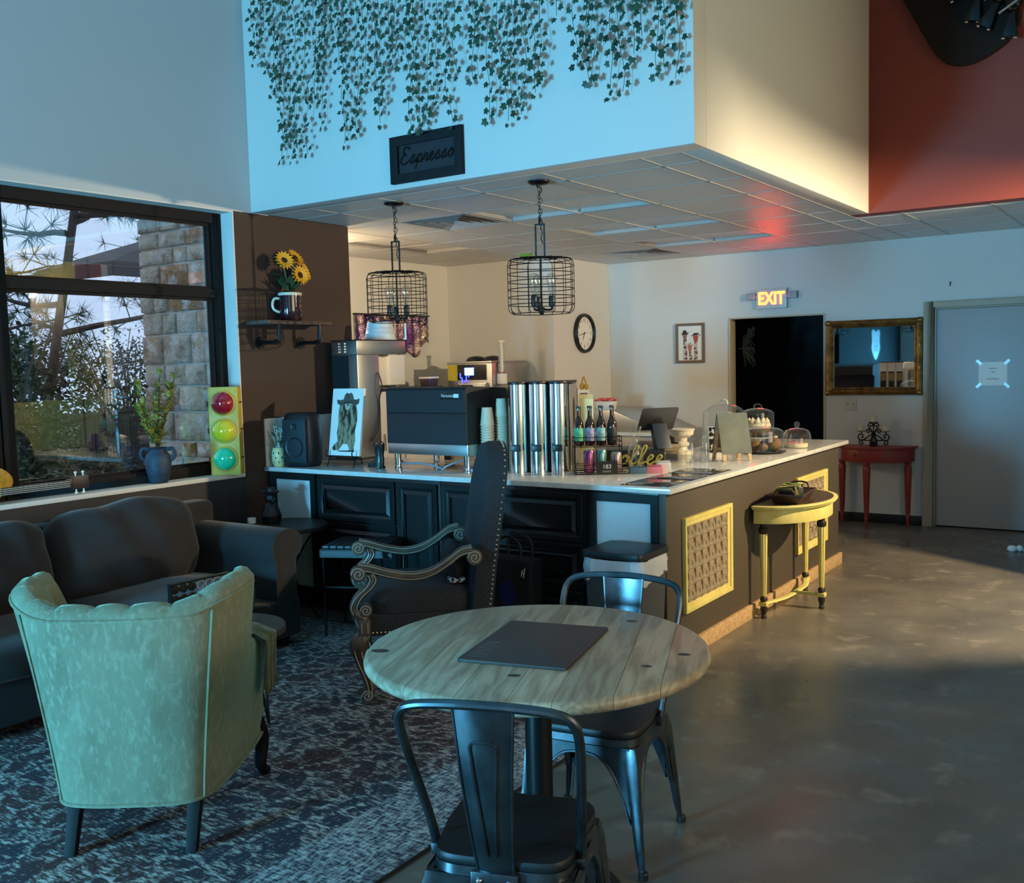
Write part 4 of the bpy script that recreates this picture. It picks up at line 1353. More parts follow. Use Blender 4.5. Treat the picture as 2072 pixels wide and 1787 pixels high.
for k in range(10):
    a = k * PI / 5
    q.lathe([(.022, 0), (.019, .012), (.01, .024), (.002, .034)], (.066 * math.cos(a), .066 * math.sin(a), .09), 10)
q.build('frosting', M_frost, ck)
dome('cake_dome', 'low cake cover over dark pastries on a black tray at the bar edge', (-2.36, 6.42, ZT), .125, .175, 'knob', 'cyl')
rn = random.Random(4)
for k, (dx, dy, s, nm) in enumerate(((-.06, -.02, .045, 'round dark pastry at the left under the low cover'), (.01, -.055, .035, 'small pastry at the front under the low cover'), (.055, .01, .058, 'large domed loaf at the right under the low cover'), (-.005, .05, .045, 'pastry at the back under the low cover'))):
    o = tag(B().sphere((0, 0, s * .78), s, (1.05, .95, .8), 16, 10).tube([(s * .75 * math.cos(a), s * .75 * math.sin(a), s * 1.2 + .004 * math.sin(5 * a)) for a in [i * PI / 6 for i in range(12)]], s * .09, 5, True).build('pastry', M_bread, None), nm, 'pastry', 'pastries under the low cover')
    o.location = (-2.36 + dx, 6.42 + dy, ZT + .0125)
dome('cake_dome', 'small domed glass cover with a ball knob at the far end of the bar', (-2.285, 6.86, ZT), .098, .165, 'ball', 'dome', False)
pl = thing('cake_slices', 'pale flat cake under the small domed cover', 'cake', (-2.285, 6.86, ZT + .002))
B().lathe([(.07, 0), (.074, .006), (.074, .026), (.068, .03)], seg=24).build('cake', M_frost, pl)
B().lathe([(.069, .0305), (.05, .036), (.01, .037)], seg=24).build('glaze', S('pink_glaze', (206, 140, 130), .3), pl)
cc = thing('cow_card', 'black and white patterned card standing behind the clear bottles', 'card', (-2.53, 6.02, ZT), math.radians(30))
B(Matrix.Rotation(math.radians(-8), 4, 'X')).box(-.05, .05, 0, .004, 0.0, .2).build('card', M_paper, cc)
cm_ = Mat('cow_pattern', (20, 20, 20), .6).mottle((220, 220, 216), 26, lo=.5, hi=.53, detail=1)
B(Matrix.Rotation(math.radians(-8), 4, 'X')).box(-.046, .046, -.001, -.0002, .03, .196).build('printed_pattern', cm_.m, cc)
M_print = Mat('dark_photo_print', (34, 32, 34), .08).mottle((120, 116, 112), 16, lo=.5, hi=.7).m
for k in range(3):
    o = tag(B().box(-.135, .135, -.135, .135, 0, .0025).build('menu_print', M_print, None, bevel=.001), ('dark glossy print lying flat at the bar corner', 'dark glossy print lying flat in the middle of the three on the bar', 'dark glossy print lying flat nearest the sandwich board')[k], 'print', 'dark prints on the bar')
    o.location = (-2.30, 4.66 + .285 * k, ZT)

# bits behind the till
pr_ = thing('receipt_printer', 'dark grey receipt printer behind the carafe', 'printer', (-2.86, 5.72, ZT), math.radians(25))
B().box(-.075, .075, -.09, .09, 0, .12).build('casing', S('printer_grey', (92, 86, 82), .5), pr_, bevel=.008)
B().box(-.06, .06, -.05, .05, .1202, .126).build('paper_cover', S('printer_cover', (130, 122, 114), .45), pr_, bevel=.003)
B().box(-.04, .04, -.091, -.0902, .03, .09).build('paper_slot', M_black, pr_)
for k in range(4):
    o = tag(B().box(-.09, .09, -.06, .06, 0, .022).box(-.092, .092, -.062, .062, .016, .022).build('lid_box', Mat('kraft_box_%d' % k, (150 + 10 * k, 134 + 8 * k, 112 + 6 * k), .7).m, None, bevel=.002), '%s flat kraft box in the stack behind the cash drawer' % ('lowest', 'second lowest', 'second highest', 'topmost')[k], 'box', 'flat boxes behind the cash drawer')
    o.location = (-2.86, 5.93 + .004 * k, ZT + .0225 * k)
    o.rotation_euler = (0, 0, .4 + .05 * k)
wp = thing('fluted_stand', 'white fluted pedestal stand behind the tablet', 'stand', (-2.84, 6.15, ZT))
B().lathe([(.07, 0), (.07, .02), (.045, .03), (.04, .05), (.055, .06), (.055, .075), (.04, .085), (.045, .11), (.08, .13), (.085, .15), (.085, .16)], seg=26).build('pedestal', M_cream, wp)
B().lathe([(.09, .1605), (.092, .168), (.088, .172), (.01, .172)], seg=26).build('plate', M_cream, wp)
crm = thing('tall_carton', 'tall cream carton standing behind the bottle rack', 'carton', (-2.985, 5.14, ZT), math.radians(30))
B().box(-.042, .042, -.03, .03, 0, .42).build('carton_body', S('cream_carton', (226, 208, 150), .6), crm, bevel=.002)
B().add([(-.042, -.03, .4205), (.042, -.03, .4205), (.042, .03, .4205), (-.042, .03, .4205), (-.042, 0, .445), (.042, 0, .445)], [(0, 1, 5, 4), (2, 3, 4, 5), (0, 4, 3), (1, 2, 5), (3, 2, 1, 0)]).build('folded_top', S('carton_top', (214, 196, 140), .6), crm)

# ------------------------------------------------------------------ tall steel machine at the left of the bar
tm_ = thing('soft_drink_machine', 'tall brushed steel machine with an overhanging head on the bar beside the brown wall', 'machine', (-4.855, 5.05, ZT))
B().box(-.12, .12, 0, .22, .012, .725).build('column', M_steel, tm_, bevel=.003)
B().box(-.12, .12, 0, .51, .7255, .822).build('head', M_steel, tm_, bevel=.003)
B().box(-.123, .123, -.003, .513, .8222, .829).build('top_cap', M_black, tm_)
B().box(-.12, .12, 0, .22, 0, .012).build('base', M_black, tm_)
B().box(-.115, .04, -.002, 0, .05, .72).build('dark_front', S('smoked_panel', (26, 38, 42), .2), tm_)
for k in range(4):
    for x in (-.06, -.005):
        B(Matrix.Translation((x, -.0005, .742 + k * .019))).prism([(-.02, 0), (.02, 0), (.016, -.008), (-.016, -.008)], 0, .009).build('louvre', M_steel, tm_)
B().lathe([(.04, 0), (.038, -.01), (.01, -.018)], (.0, .4, .7245), 18).build('nozzle', M_steel, tm_)
wc = B().tube(smooth([(.126, .2, .6), (.15, .21, .5), (.13, .2, .42), (.128, .2, .3), (.14, .16, .2), (.13, .1, .12)], 5), .005, 6)
wc.build('power_cable', M_black, tm_)
bk = thing('bucket', 'upturned pale ribbed bucket on top of the tall steel machine', 'bucket', (-4.85, 5.42, ZT + .8295))
M_bk = S('pale_plastic', (196, 206, 212), .5)
B().lathe([(.118, 0), (.116, .012), (.11, .014), (.105, .045), (.108, .047), (.103, .052), (.098, .08), (.101, .083), (.096, .088), (.09, .125), (.084, .13), (.02, .131)], seg=28).build('bucket_body', M_bk, bk)
bkt = thing('white_bracket', 'white bent bracket with a red label beside the upturned bucket', 'bracket', (-4.762, 5.535, ZT + .8295), math.radians(20))
B().box(-.02, .05, -.006, .006, 0, .012).box(.038, .05, -.006, .006, .0122, .12).build('bent_bar', M_paper, bkt, bevel=.003)
B().box(-.015, .03, -.0072, -.0064, .001, .011).build('red_label', S('label_red', (170, 44, 40), .6), bkt)

# ------------------------------------------------------------------ pendants over the bar
def pendant(loc, label):
    t = thing('pendant_lamp', label, 'pendant lamp', loc, .2, 'wire cage pendant lamps')
    B().lathe([(.062, 0), (.062, -.006), (.05, -.016), (.015, -.02), (.012, -.034)], seg=26).build('canopy', M_blackm, t)
    ch = B()
    z = -.036
    k = 0
    while z > -.215:
        m = Matrix.Translation((0, 0, z - .011)) @ Matrix.Rotation(k * PI / 2 + .3, 4, 'Z')
        c = B(m)
        c.tube([(.0065 * math.cos(a), 0, .013 * math.sin(a)) for a in [i * PI / 5 for i in range(10)]], .0019, 5, True)
        ch.v += [] 
        ch.add(c.v, c.f)
        z -= .0195
        k += 1
    ch.build('chain', M_wire, t)
    cd = B()
    cd.tube([(.010 + .007 * math.sin(i * 1.3), .006 * math.cos(i * 1.1), -.036 - i * .012) for i in range(27)], .0028, 6)
    cd.build('cord', M_wire, t)
    y = B()
    for s in (-1, 1):
        y.box(s * .026 - .004, s * .026 + .004, -.004, .004, -.415, -.235)
    y.box(-.03, .03, -.005, .005, -.242, -.234).cyl((0, 0, -.2), (0, 0, -.24), .008).lathe([(.03, -.415), (.034, -.42), (.03, -.427)], seg=14)
    y.build('yoke', M_blackm, t)
    B().cyl((0, 0, -.42), (0, 0, -.725), .0055).build('rod', M_blackm, t)
    c = B()
    R, z1, z0 = .187, -.425, -.735
    n = 16
    for i in range(n):
        a = 2 * PI * i / n
        ca, sa = math.cos(a), math.sin(a)
        pts = [(.03, z1 + .002), (.11, z1), (R - .03, z1 - .004), (R - .008, z1 - .013), (R, z1 - .035), (R, z0 + .035), (R - .008, z0 + .012), (R - .024, z0)]
        c.tube([(r * ca, r * sa, z) for r, z in pts], .0022, 4)
    for r, z in [(R * .55, z1 - .001), (R - .012, z1 - .010)] + [(R + .001, z1 - .045 - k * .043) for k in range(6)] + [(R - .024, z0)]:
        c.tube([(r * math.cos(2 * PI * i / 32), r * math.sin(2 * PI * i / 32), z) for i in range(32)], .0024, 4, True)
    c.build('wire_cage', M_wire, t)
    B().lathe([(.016, -.70), (.018, -.715), (.014, -.735), (.006, -.742)], seg=14).build('hub', M_blackm, t)
    for i in range(3):
        a = 2 * PI * i / 3 + .15
        ca, sa = math.cos(a), math.sin(a)
        B().tube(smooth([(.01 * ca, .01 * sa, -.712), (.04 * ca, .04 * sa, -.716), (.058 * ca, .058 * sa, -.712), (.06 * ca, .06 * sa, -.69)], 3), .006, 8).build('arm', M_blackm, t)
        s = B().lathe([(.012, -.70), (.0175, -.69), (.0175, -.64), (.015, -.636)], (.06 * ca, .06 * sa, 0), 14).build('socket', M_black, t)
        B().lathe([(.012, -.636), (.014, -.62), (.024, -.58), (.031, -.55), (.029, -.53), (.018, -.515), (.002, -.51)], (.06 * ca, .06 * sa, 0), 18).build('bulb', M_bulb, s)
        B().tube([(.06 * ca + .008 * math.cos(q * 2.1), .06 * sa + .008 * math.sin(q * 2.1), -.63 + q * .007) for q in range(12)], .0008, 3).build('filament', M_brass, s)
    return t


pendant((-4.129, 4.786, ZC - .003), 'left-hand wire cage pendant lamp with clear bulbs, nearer the brown wall')
pendant((-3.052, 4.777, ZC - .003), 'right-hand wire cage pendant lamp with clear bulbs, below the ivy')
gn = thing('green_ornament', 'small yellow-green leaf-shaped ornament lying on top of the right-hand pendant cage', 'ornament', (-3.13, 4.74, 2.1505))
B().sphere((0, 0, .011), .03, (1.3, .7, .36), 14, 8).build('body', S('lime_plastic', (150, 160, 50), .5), gn)
B().tube(smooth([(.03, 0, .012), (.045, 0, .018), (.055, 0, .014)], 4), [.005] * 8 + [.002], 6).build('tip', S('lime_tip', (120, 130, 40), .5), gn)

# ------------------------------------------------------------------ kitchen behind the bar
fc = thing('foil_curtain', 'crinkled metallic fringe banner hanging on the kitchen wall', 'banner', (-6.4395, 7.375, 1.62))
fo = Mat('crinkled_foil', (170, 150, 140), .22, 1.0).mottle((96, 60, 120), 3, (1, 2, 1), .4, .6).bump(16, 1.0, .02, (1, 3, 1)).m
rn = random.Random(6)
rows = []
for j in range(13):
    z = .42 - .03 * j
    row = []
    for i in range(61):
        y = -.545 + 1.09 * i / 60
        low = .40 * (.72 + .2 * math.sin(y * 7) + .1 * math.sin(y * 23))
        zz = .42 - low * j / 12 - .02 * j / 12
        row.append((.02 + .013 * math.sin(y * 55 + .4 * math.sin(j)) + .006 * math.sin(j * 1.9 + y * 20), y, zz))
    rows.append(row)
b = B().loft(rows, False, False)
b.loft([[(x - .003, y, z) for x, y, z in r] for r in rows], False, False)
b.build('foil_sheet', fo, fc)
B().box(.0, .03, -.545, .545, .42, .435).build('hanging_strip', M_black, fc)
pt = thing('paper_towel_dispenser', 'white paper towel dispenser on the kitchen wall below the foil banner', 'dispenser', (-6.4395, 7.27, 1.375))
B().rbox(0.0, .14, -.13, .13, 0, .285, .03).build('cover', M_paper, pt, bevel=.006)
B().box(.02, .12, -.1, .1, -.004, -.0005).build('outlet', M_black, pt)
kc = thing('kitchen_cabinet', 'pale kitchen cabinet with a dark top against the kitchen wall', 'cabinet', (-6.2, 7.0, 0))
B().box(-.235, .2, -.6, .56, 0, 1.33).build('carcass', M_white, kc, bevel=.003)
B().box(-.238, .21, -.61, .57, 1.3305, 1.355).build('dark_top', M_black, kc, bevel=.003)
for y0, y1 in ((-.59, -.03), (-.01, .55)):
    d = B().box(.2005, .218, y0, y1, .1, 1.31).build('door', M_white, kc, bevel=.003)
    B().cyl((.235, (y0 + y1) / 2, .8), (.235, (y0 + y1) / 2, .95), .006).build('handle', M_chrome, d)
sc = thing('storage_tub', 'small dark storage tub with a pale lid beside the ice cream machine', 'tub', (-6.07, 7.46, 1.3555))
B().taper(-.06, .06, -.07, .07, 0, .07, .88).build('tub', S('smoked_plastic', (62, 56, 62), .3), sc, bevel=.006)
B().box(-.066, .066, -.076, .076, .0705, .088).build('lid', M_paper, sc, bevel=.006)

im = thing('ice_cream_machine', 'steel soft-serve ice cream machine with a lit blue screen by the kitchen wall', 'ice cream machine', (-5.69, 7.605, 0))
B().box(-.26, .26, 0, .6, .06, 1.56).build('cabinet', M_steel, im, bevel=.006)
B().box(-.25, .25, .02, .58, 0, .06).build('plinth', M_black, im)
B().box(-.265, .265, -.006, .605, 1.5605, 1.58).build('top_rim', M_steel, im, bevel=.004)
B().box(-.13, .20, -.012, -.001, 1.405, 1.55).build('control_panel', S('machine_black', (20, 20, 26), .25), im, bevel=.004)
B().box(-.255, -.14, -.006, -.001, 1.40, 1.55).build('yellow_label', S('label_yellow', (190, 176, 50), .5), im)
B().rbox(-.045, .06, -.0165, -.0125, 1.45, 1.52, .001).build('lit_screen', Mat('blue_screen', (60, 130, 255), .3).emit((60, 130, 255), 26).m, im, label='lit blue display')
fr_ = B()
for x, z in ((-.1, 1.42), (-.08, 1.38), (-.03, 1.40), (.0, 1.43)):
    fr_.box(x - .006, x + .006, -.014, -.0125, z, z + .05)
fr_.build('lit_strip', Mat('deep_blue_led', (20, 30, 200), .3).emit((30, 40, 255), 16).m, im)
B().box(-.11, .22, -.05, -.001, 1.12, 1.38).build('dispensing_head', M_mirror_steel, im, bevel=.012)
nz = B()
for k in range(3):
    nz.cyl((-.07 + .055 * k, -.075, 1.36), (-.07 + .055 * k, -.075, 1.27), .016)
    nz.tube([(-.07 + .055 * k, -.06, 1.34), (-.085 + .055 * k, -.13, 1.33)], [.008, .012], 8)
nz.build('tap', M_black, im)
B().taper(-.12, .06, -.16, -.052, 1.08, 1.24, .75).build('drip_tub', M_black, im, bevel=.02)
em_ = B(basis((-.03, -.1615, 1.19), (1, 0, 0), (0, 0, 1)))
for a in (-.62, 0, .62):
    ca, sa = math.cos(a), math.sin(a)
    poly = []
    for k in range(14):
        q = 2 * PI * k / 14
        u, v = .012 * math.sin(q), .012 + .026 - .026 * math.cos(q)
        poly.append((u * ca + v * sa, -u * sa + v * ca - .028))
    em_.prism(list(reversed(poly)), 0, .001)
em_.build('trefoil_emblem', M_paper, im)
B().rbox(.07, .2, -.06, -.0505, 1.14, 1.33, .002).build('glass_front', S('dark_glass', (30, 50, 60), .08), im)
for k in range(2):
    B().lathe([(.1, 1.5805), (.095, 1.6), (.07, 1.622), (.02, 1.632)], (-.1 + .2 * k, .25, 0), 22).build('hopper_lid', S('dark_lid', (40, 38, 44), .4), im)
vt = B()
for k in range(6):
    for y in (.33, .46):
        vt.box(.2605, .2615, y, y + .075, 1.14 + k * .035, 1.155 + k * .035)
vt.build('vent_slots', M_black, im)
td = thing('cone_dispenser', 'clear tube cup dispenser mounted on the side of the ice cream machine', 'dispenser', (-5.395, 7.72, 1.36))
B().box(-.034, .03, -.045, .045, 0, .1).build('holder', M_paper, td, bevel=.008)
B().lathe([(.034, .1), (.034, .4)], seg=20, caps=False).build('clear_tube', M_clear, td)
B().lathe([(.036, .395), (.037, .41), (.01, .412)], seg=20).build('tube_cap', M_cream, td)
B().lathe([(.028, .1005), (.03, .11), (.01, .111)], seg=16).build('red_ring', S('red_ring', (180, 60, 60), .5), td)
cn = thing('paper_cones', 'pale paper cups stacked inside the clear tube', 'cups', (-5.395, 7.72, 1.475))
for k in range(9):
    B().lathe([(.018, .03 * k), (.026, .03 * k + .028), (.0265, .03 * k + .029)], seg=14).build('cup', M_cream, cn)

pw = thing('prep_counter', 'steel sandwich prep counter with a sloping lid by the back wall', 'prep counter', (-4.70, 8.95, 0))
B().box(-.42, .6, -.42, .43, .1, .86).build('cabinet', M_steel, pw, bevel=.004)
B().box(-.4, .58, -.38, .4, 0, .1).build('plinth', M_black, pw)
B().add([(-.4, -.40, .8605), (.55, -.40, .8605), (.55, .42, .8605), (-.4, .42, .8605), (-.4, -.40, 1.07), (.02, -.40, 1.07), (.02, .42, 1.07), (-.4, .42, 1.07)], [(3, 2, 1, 0), (4, 5, 6, 7), (0, 1, 5, 4), (1, 2, 6, 5), (2, 3, 7, 6), (3, 0, 4, 7)]).build('sloping_lid', M_steel, pw, bevel=.004)
B().box(-.45, .62, -.46, -.425, .83, .86).build('cutting_board', M_paper, pw)
ct = thing('candy_tray', 'white tray of red striped sweets on the prep counter', 'tray', (-4.78, 8.62, 1.0705))
B().taper(-.1, .1, -.055, .055, 0, .085, .85).build('tray', M_paper, ct, bevel=.006)
sw_ = B()
for k in range(8):
    sw_.tube(smooth([(-.1 + .024 * k, -.04, .092), (-.08 + .024 * k, 0, .105 + .006 * (k % 2)), (-.09 + .026 * k, .045, .094)], 4), .011, 7)
sw_.build('sweets', Mat('striped_sweets', (190, 40, 44), .4).mottle((236, 220, 210), 60, lo=.55, hi=.6).m, ct)
hb_ = thing('picture_box', 'white box with a small dark picture on the prep counter', 'box', (-5.03, 8.62, 1.0705), math.radians(20))
B().box(-.055, .055, -.04, .04, 0, .2).build('carton', M_paper, hb_, bevel=.003)
B().box(-.03, .045, -.0412, -.0402, .05, .17).build('picture', S('picture_grey', (92, 96, 92), .6), hb_)
B().box(-.02, .035, -.042, -.0413, .1, .15).build('picture_highlight', S('picture_pale', (190, 190, 180), .6), hb_)
yf = thing('yellow_figurine', 'small yellow looped ornament standing on the white box', 'ornament', (-5.03, 8.62, 1.2712))
M_yo = S('ochre_glaze', (180, 146, 52), .35)
B().sphere((-.018, 0, .035), .03, (.8, .8, 1.15), 12, 8).sphere((.03, 0, .03), .028, (.8, .8, 1.05), 12, 8).build('body', M_yo, yf)
B().tube(smooth([(-.02, 0, .06), (-.01, 0, .11), (.004, 0, .125), (.014, 0, .1), (.03, 0, .05)], 5), .008, 7).build('loop', M_yo, yf)
gmug = thing('glass_mug', 'clear glass mug on the prep counter', 'mug', (-4.915, 8.60, 1.0705))
B().lathe([(.032, 0), (.034, .005), (.036, .13)], seg=22, caps=False).build('glass_body', M_clear, gmug)
B().tube(smooth([(.035, 0, .11), (.06, 0, .105), (.066, 0, .07), (.055, 0, .035), (.034, 0, .03)], 4), .006, 7).build('handle', M_clear, gmug)

# ------------------------------------------------------------------ on the back walls
ck_ = thing('wall_clock', 'round white wall clock with a black rim', 'clock', (-5.1495, 8.84, 1.838), PI / 2)
B(Matrix.Rotation(PI / 2, 4, 'X')).lathe([(.17, 0), (.2, 0), (.202, .02), (.195, .038), (.178, .042), (.168, .03), (.166, .012)], seg=40, caps=False).build('rim', M_black, ck_)
B(Matrix.Rotation(PI / 2, 4, 'X')).lathe([(.17, .004), (.17, .012), (.002, .012)], seg=40).build('face', M_paper, ck_)
for k in range(1, 13):
    a = k * PI / 6
    text('numeral', str(k), .05, M_ink, basis((.132 * math.sin(a), -.0124, .132 * math.cos(a)), (1, 0, 0), (0, 0, 1)), ck_, .0003)
for a, L, wd in ((math.radians(208), .075, .006), (math.radians(258), .12, .0045), (math.radians(84), .1, .0015)):
    m = basis((0, -.014, 0), (1, 0, 0), (0, 0, 1)) @ Matrix.Rotation(-a, 4, 'Z')
    B(m).prism([(-wd, -.015), (wd, -.015), (wd * .4, L), (-wd * .4, L)], 0, .0012).build('hand', M_ink, ck_)

gf = thing('giraffe_picture', 'framed print of three giraffes on the back wall', 'picture', (-4.222, 9.3995, 1.71))
B().frame(-.157, .157, -.2, .2, .026, 0, -.022, -.016).build('frame', Mat('walnut_frame', (104, 78, 48), .4).m, gf, bevel=.002)
B().box(-.134, .134, -.006, 0, -.177, .177).build('print_paper', M_paper, gf)
M_gir = Mat('giraffe_print', (206, 190, 180), .8).mottle((92, 70, 74), 34, lo=.48, hi=.53, detail=1).m


def giraffe(cx, top, s, lean_, head):
    q = B()
    flat(q, [(cx - .02 * s, -.17), (cx + .025 * s, -.17), (cx + .016 * s + lean_, top - .03), (cx - .012 * s + lean_, top - .03)], -.0066)
    q.build('giraffe_neck_print', M_gir, gf)
    q = B()
    hx = cx + lean_
    flat(q, [(hx - .012 * s, top - .06), (hx + .014 * s, top - .06), (hx + .026 * s, top - .01), (hx + .02 * s, top + .012), (hx - .02 * s, top + .012), (hx - .026 * s, top - .01)], -.0074)
    q.build('giraffe_head_print', head, gf)
    q = B()
    flat(q, [(hx - .026 * s, top + .0), (hx - .05 * s, top + .012), (hx - .03 * s, top + .016)], -.0076)
    flat(q, [(hx + .026 * s, top + .0), (hx + .03 * s, top + .016), (hx + .05 * s, top + .012)], -.0076)
    for u in (-.01, .01):
        flat(q, [(hx + u * s - .003, top + .012), (hx + u * s + .003, top + .012), (hx + u * s + .003, top + .036), (hx + u * s - .003, top + .036)], -.0076)
    q.build('giraffe_ears_print', M_gir, gf)


giraffe(-.06, .1, 1.1, .0, S('giraffe_tan', (150, 112, 96), .8))
giraffe(.0, -.03, .9, -.005, S('giraffe_tan_b', (176, 120, 96), .8))
giraffe(.055, .065, 1.1, .005, S('giraffe_russet', (170, 84, 66), .8))
q = B()
flat(q, [(-.1, .085), (-.015, .09), (-.035, .105), (-.045, .13), (-.075, .13), (-.085, .1)], -.0082)
flat(q, [(.025, .075), (.1, .085), (.085, .1), (.04, .1)], -.0082)
q.build('hat_print', S('giraffe_hat', (44, 38, 40), .7), gf)

ex = thing('exit_sign', 'lit red EXIT sign with two emergency lamp heads above the hallway opening', 'exit sign', (-3.362, 9.3995, 2.108))
M_exw = S('exit_sign_housing', (214, 206, 200), .4)
B().box(-.15, .15, -.045, 0, -.095, .095).build('housing', M_exw, ex, bevel=.006)
M_exl = Mat('exit_red_light', (255, 60, 30), .4).emit((255, 50, 10), 60).m
text('exit_lettering', 'EXIT', .165, M_exl, basis((0, -.0455, -.002), (1, 0, 0), (0, 0, 1)), ex, .001, 0, .78, .0035)
for s in (-1, 1):
    h = B().box(s * .205 - .045, s * .205 + .045, -.055, -.005, -.005, .06).build('lamp_head', S('lamp_head_grey', (150, 146, 150), .4), ex, bevel=.006)
    g_ = B()
    for i in range(4):
        for j in range(3):
            g_.sphere((s * .205 - .03 + .02 * i, -.0555, .008 + .019 * j), .006, (1, .5, 1), 8, 5)
    g_.build('led_grid', S('led_lens', (206, 200, 206), .2), h)
    B().cyl((s * .15, -.025, .02), (s * .16, -.025, .02), .014).build('swivel', M_exw, ex)

mr_ = thing('gilt_mirror', 'rectangular mirror in an ornate gilt frame on the back wall', 'mirror', (-2.417, 9.3995, 1.523))
M_gilt = Mat('gilt_frame', (158, 122, 66), .38, .85).mottle((96, 70, 38), 14).m
b = B().frame(-.425, .425, -.343, .343, .03, 0, -.03, -.045).frame(-.397, .397, -.315, .315, .03, 0, -.04, -.02).frame(-.369, .369, -.287, .287, .014, 0, -.026, -.018)
b.build('frame', M_gilt, mr_, bevel=.002)
bd = B()
for k in range(44):
    x = -.36 + .72 * k / 43
    for z in (-.288, .288):
        bd.sphere((x, -.026, z), .006, seg=6, rings=4)
for k in range(34):
    z = -.28 + .56 * k / 33
    for x in (-.37, .37):
        bd.sphere((x, -.026, z), .006, seg=6, rings=4)
for x in (-.405, .405):
    for z in (-.323, .323):
        bd.sphere((x, -.04, z), .026, (1.2, .5, 1.0), 10, 6)
    for z in (-.1, .1):
        bd.sphere((x, -.036, z), .016, (.8, .5, 2.0), 10, 6)
bd.build('beading', M_gilt, mr_)
B().box(-.356, .356, -.012, -.001, -.274, .274).build('mirror_glass', S('mirror_silver', (200, 206, 210), .02, 1.0), mr_)

sw2 = thing('light_switch', 'double white light switch below the gilt mirror', 'light switch', (-2.628, 9.3995, 1.095))
B().box(-.058, .058, -.006, 0, -.06, .06).build('plate', S('switch_plate', (206, 198, 186), .4), sw2, bevel=.003)
for x in (-.024, .024):
    B().box(x - .005, x + .005, -.018, -.006, -.008, .012).build('toggle', S('switch_toggle', (190, 182, 170), .35), sw2, bevel=.002)

pn = thing('paper_notice', 'white paper notice taped at its four corners to the grey door', 'notice', (-1.425, 9.4045, 1.358))
B().box(-.112, .112, -.0012, 0, -.1, .1).build('sheet', M_paper, pn)
tp = S('clear_tape', (206, 216, 222), .25)
for x, z, a in ((-.11, .1, .8), (.11, .1, -.8), (-.11, -.1, -.8), (.11, -.1, .8)):
    B(Matrix.Translation((x, -.0016, z)) @ Matrix.Rotation(-a, 4, 'Y')).box(-.012, .012, -.0004, 0, -.026, .026).build('tape', tp, pn)
q = B()
for z, L in ((.045, .07), (.015, .04), (-.045, .095)):
    n = int(L / .0035)
    q.tube([(-L / 2 + i * L / n * 1.0 + .004 * math.sin(i * 1.4), -.0016, z + .007 * math.sin(i * 1.9) * (1.4 if i % 7 == 0 else .7)) for i in range(n + 1)], .0012, 4)
q.build('handwriting', M_ink, pn)
hk = thing('wall_hook', 'tiny dark hook left in the back wall above the grey door', 'hook', (-1.77, 9.3995, 2.14))
B().tube(smooth([(0, 0, .018), (0, -.012, .016), (0, -.014, 0), (0, -.006, -.012)], 4), .004, 6).build('hook', M_black, hk)
B().cyl((0, 0, .018), (0, -.003, .018), .008).build('rose', M_black, hk)

dg = thing('dried_grass', 'bunch of dried pale grass hanging just inside the dark hallway', 'dried flowers', (-3.76, 9.62, 1.5))
b = B()
rn = random.Random(14)
for k in range(70):
    a = rn.uniform(-.5, .9)
    e = V((.02 + .11 * rn.random(), rn.uniform(-.05, .06), rn.uniform(-.02, .36)))
    b.tube(smooth([(0, 0, .14), (e.x * .5, e.y * .6, .14 + (e.z - .14) * .4), tuple(e), tuple(e + V((.012, 0, -.03)))], 3), .0022, 3, caps=False)
b.build('grass_blades', S('dried_grass', (96, 84, 66), .9), dg)
B().cyl((-.035, 0, .14), (.01, 0, .14), .012).build('tie', M_brass, dg)

# board on the red wall, upper right
bo = thing('wall_board', 'long dark rounded board with black fittings hung high on the red wall', 'board', (-1.30, 7.5095, 3.80))
ax = math.radians(26)
m = basis((0, 0, 0), (math.cos(ax), 0, math.sin(ax)), (-math.sin(ax), 0, math.cos(ax)))
poly = [(.29 * math.cos(a) ** 1 * (1 if True else 1), .30 * math.sin(a)) for a in [PI + PI * i / 20 for i in range(21)]]
poly = [(math.copysign(abs(x / .29) ** .8, x) * .29, -abs(y / .3) ** .8 * .3) for x, y in poly]
B(m).prism(poly + [(.31, .95), (-.31, .95)], .012, .05).build('board', Mat('charcoal_board', (34, 29, 27), .85, spec=.2).m, bo, bevel=.01)
B(m).box(-.1, .1, .0, .3, 0, .012).build('wall_mount', M_black, bo)
M_gb = S('gloss_black', (10, 10, 12), .12)
for k, (u, v, a) in enumerate(((.12, .10, -.2), (.24, -.12, -.1), (.02, .33, .3), (.27, .10, .5), (.2, -.02, -.5))):
    mm = m @ Matrix.Translation((u, v, .05)) @ Matrix.Rotation(a - ax, 4, 'Z') @ Matrix.Scale(1.5, 4)
    f = B(mm).loft([[(-.012, 0, .0), (.012, 0, .0), (.012, 0, .03), (-.012, 0, .03)], [(-.016, -.05, .01), (.016, -.05, .01), (.016, -.05, .04), (-.016, -.05, .04)], [(-.036, -.13, .015), (.036, -.13, .015), (.034, -.13, .045), (-.034, -.13, .045)]]).build('fitting', M_gb, bo, bevel=.003)
    B(mm).sphere((0, .02, .03), .036, (1.1, 1.2, .7), 12, 8).build('fitting_boss', M_gb, bo)
    for x in (-.024, .024):
        B(mm).sphere((x, -.133, .03), .009, (1.2, .7, 1), 8, 6).build('chrome_tip', M_chrome, f)
    B(mm).cyl((-.05, -.03, .05), (.04, .03, .06), .006).build('chrome_pin', M_chrome, bo)

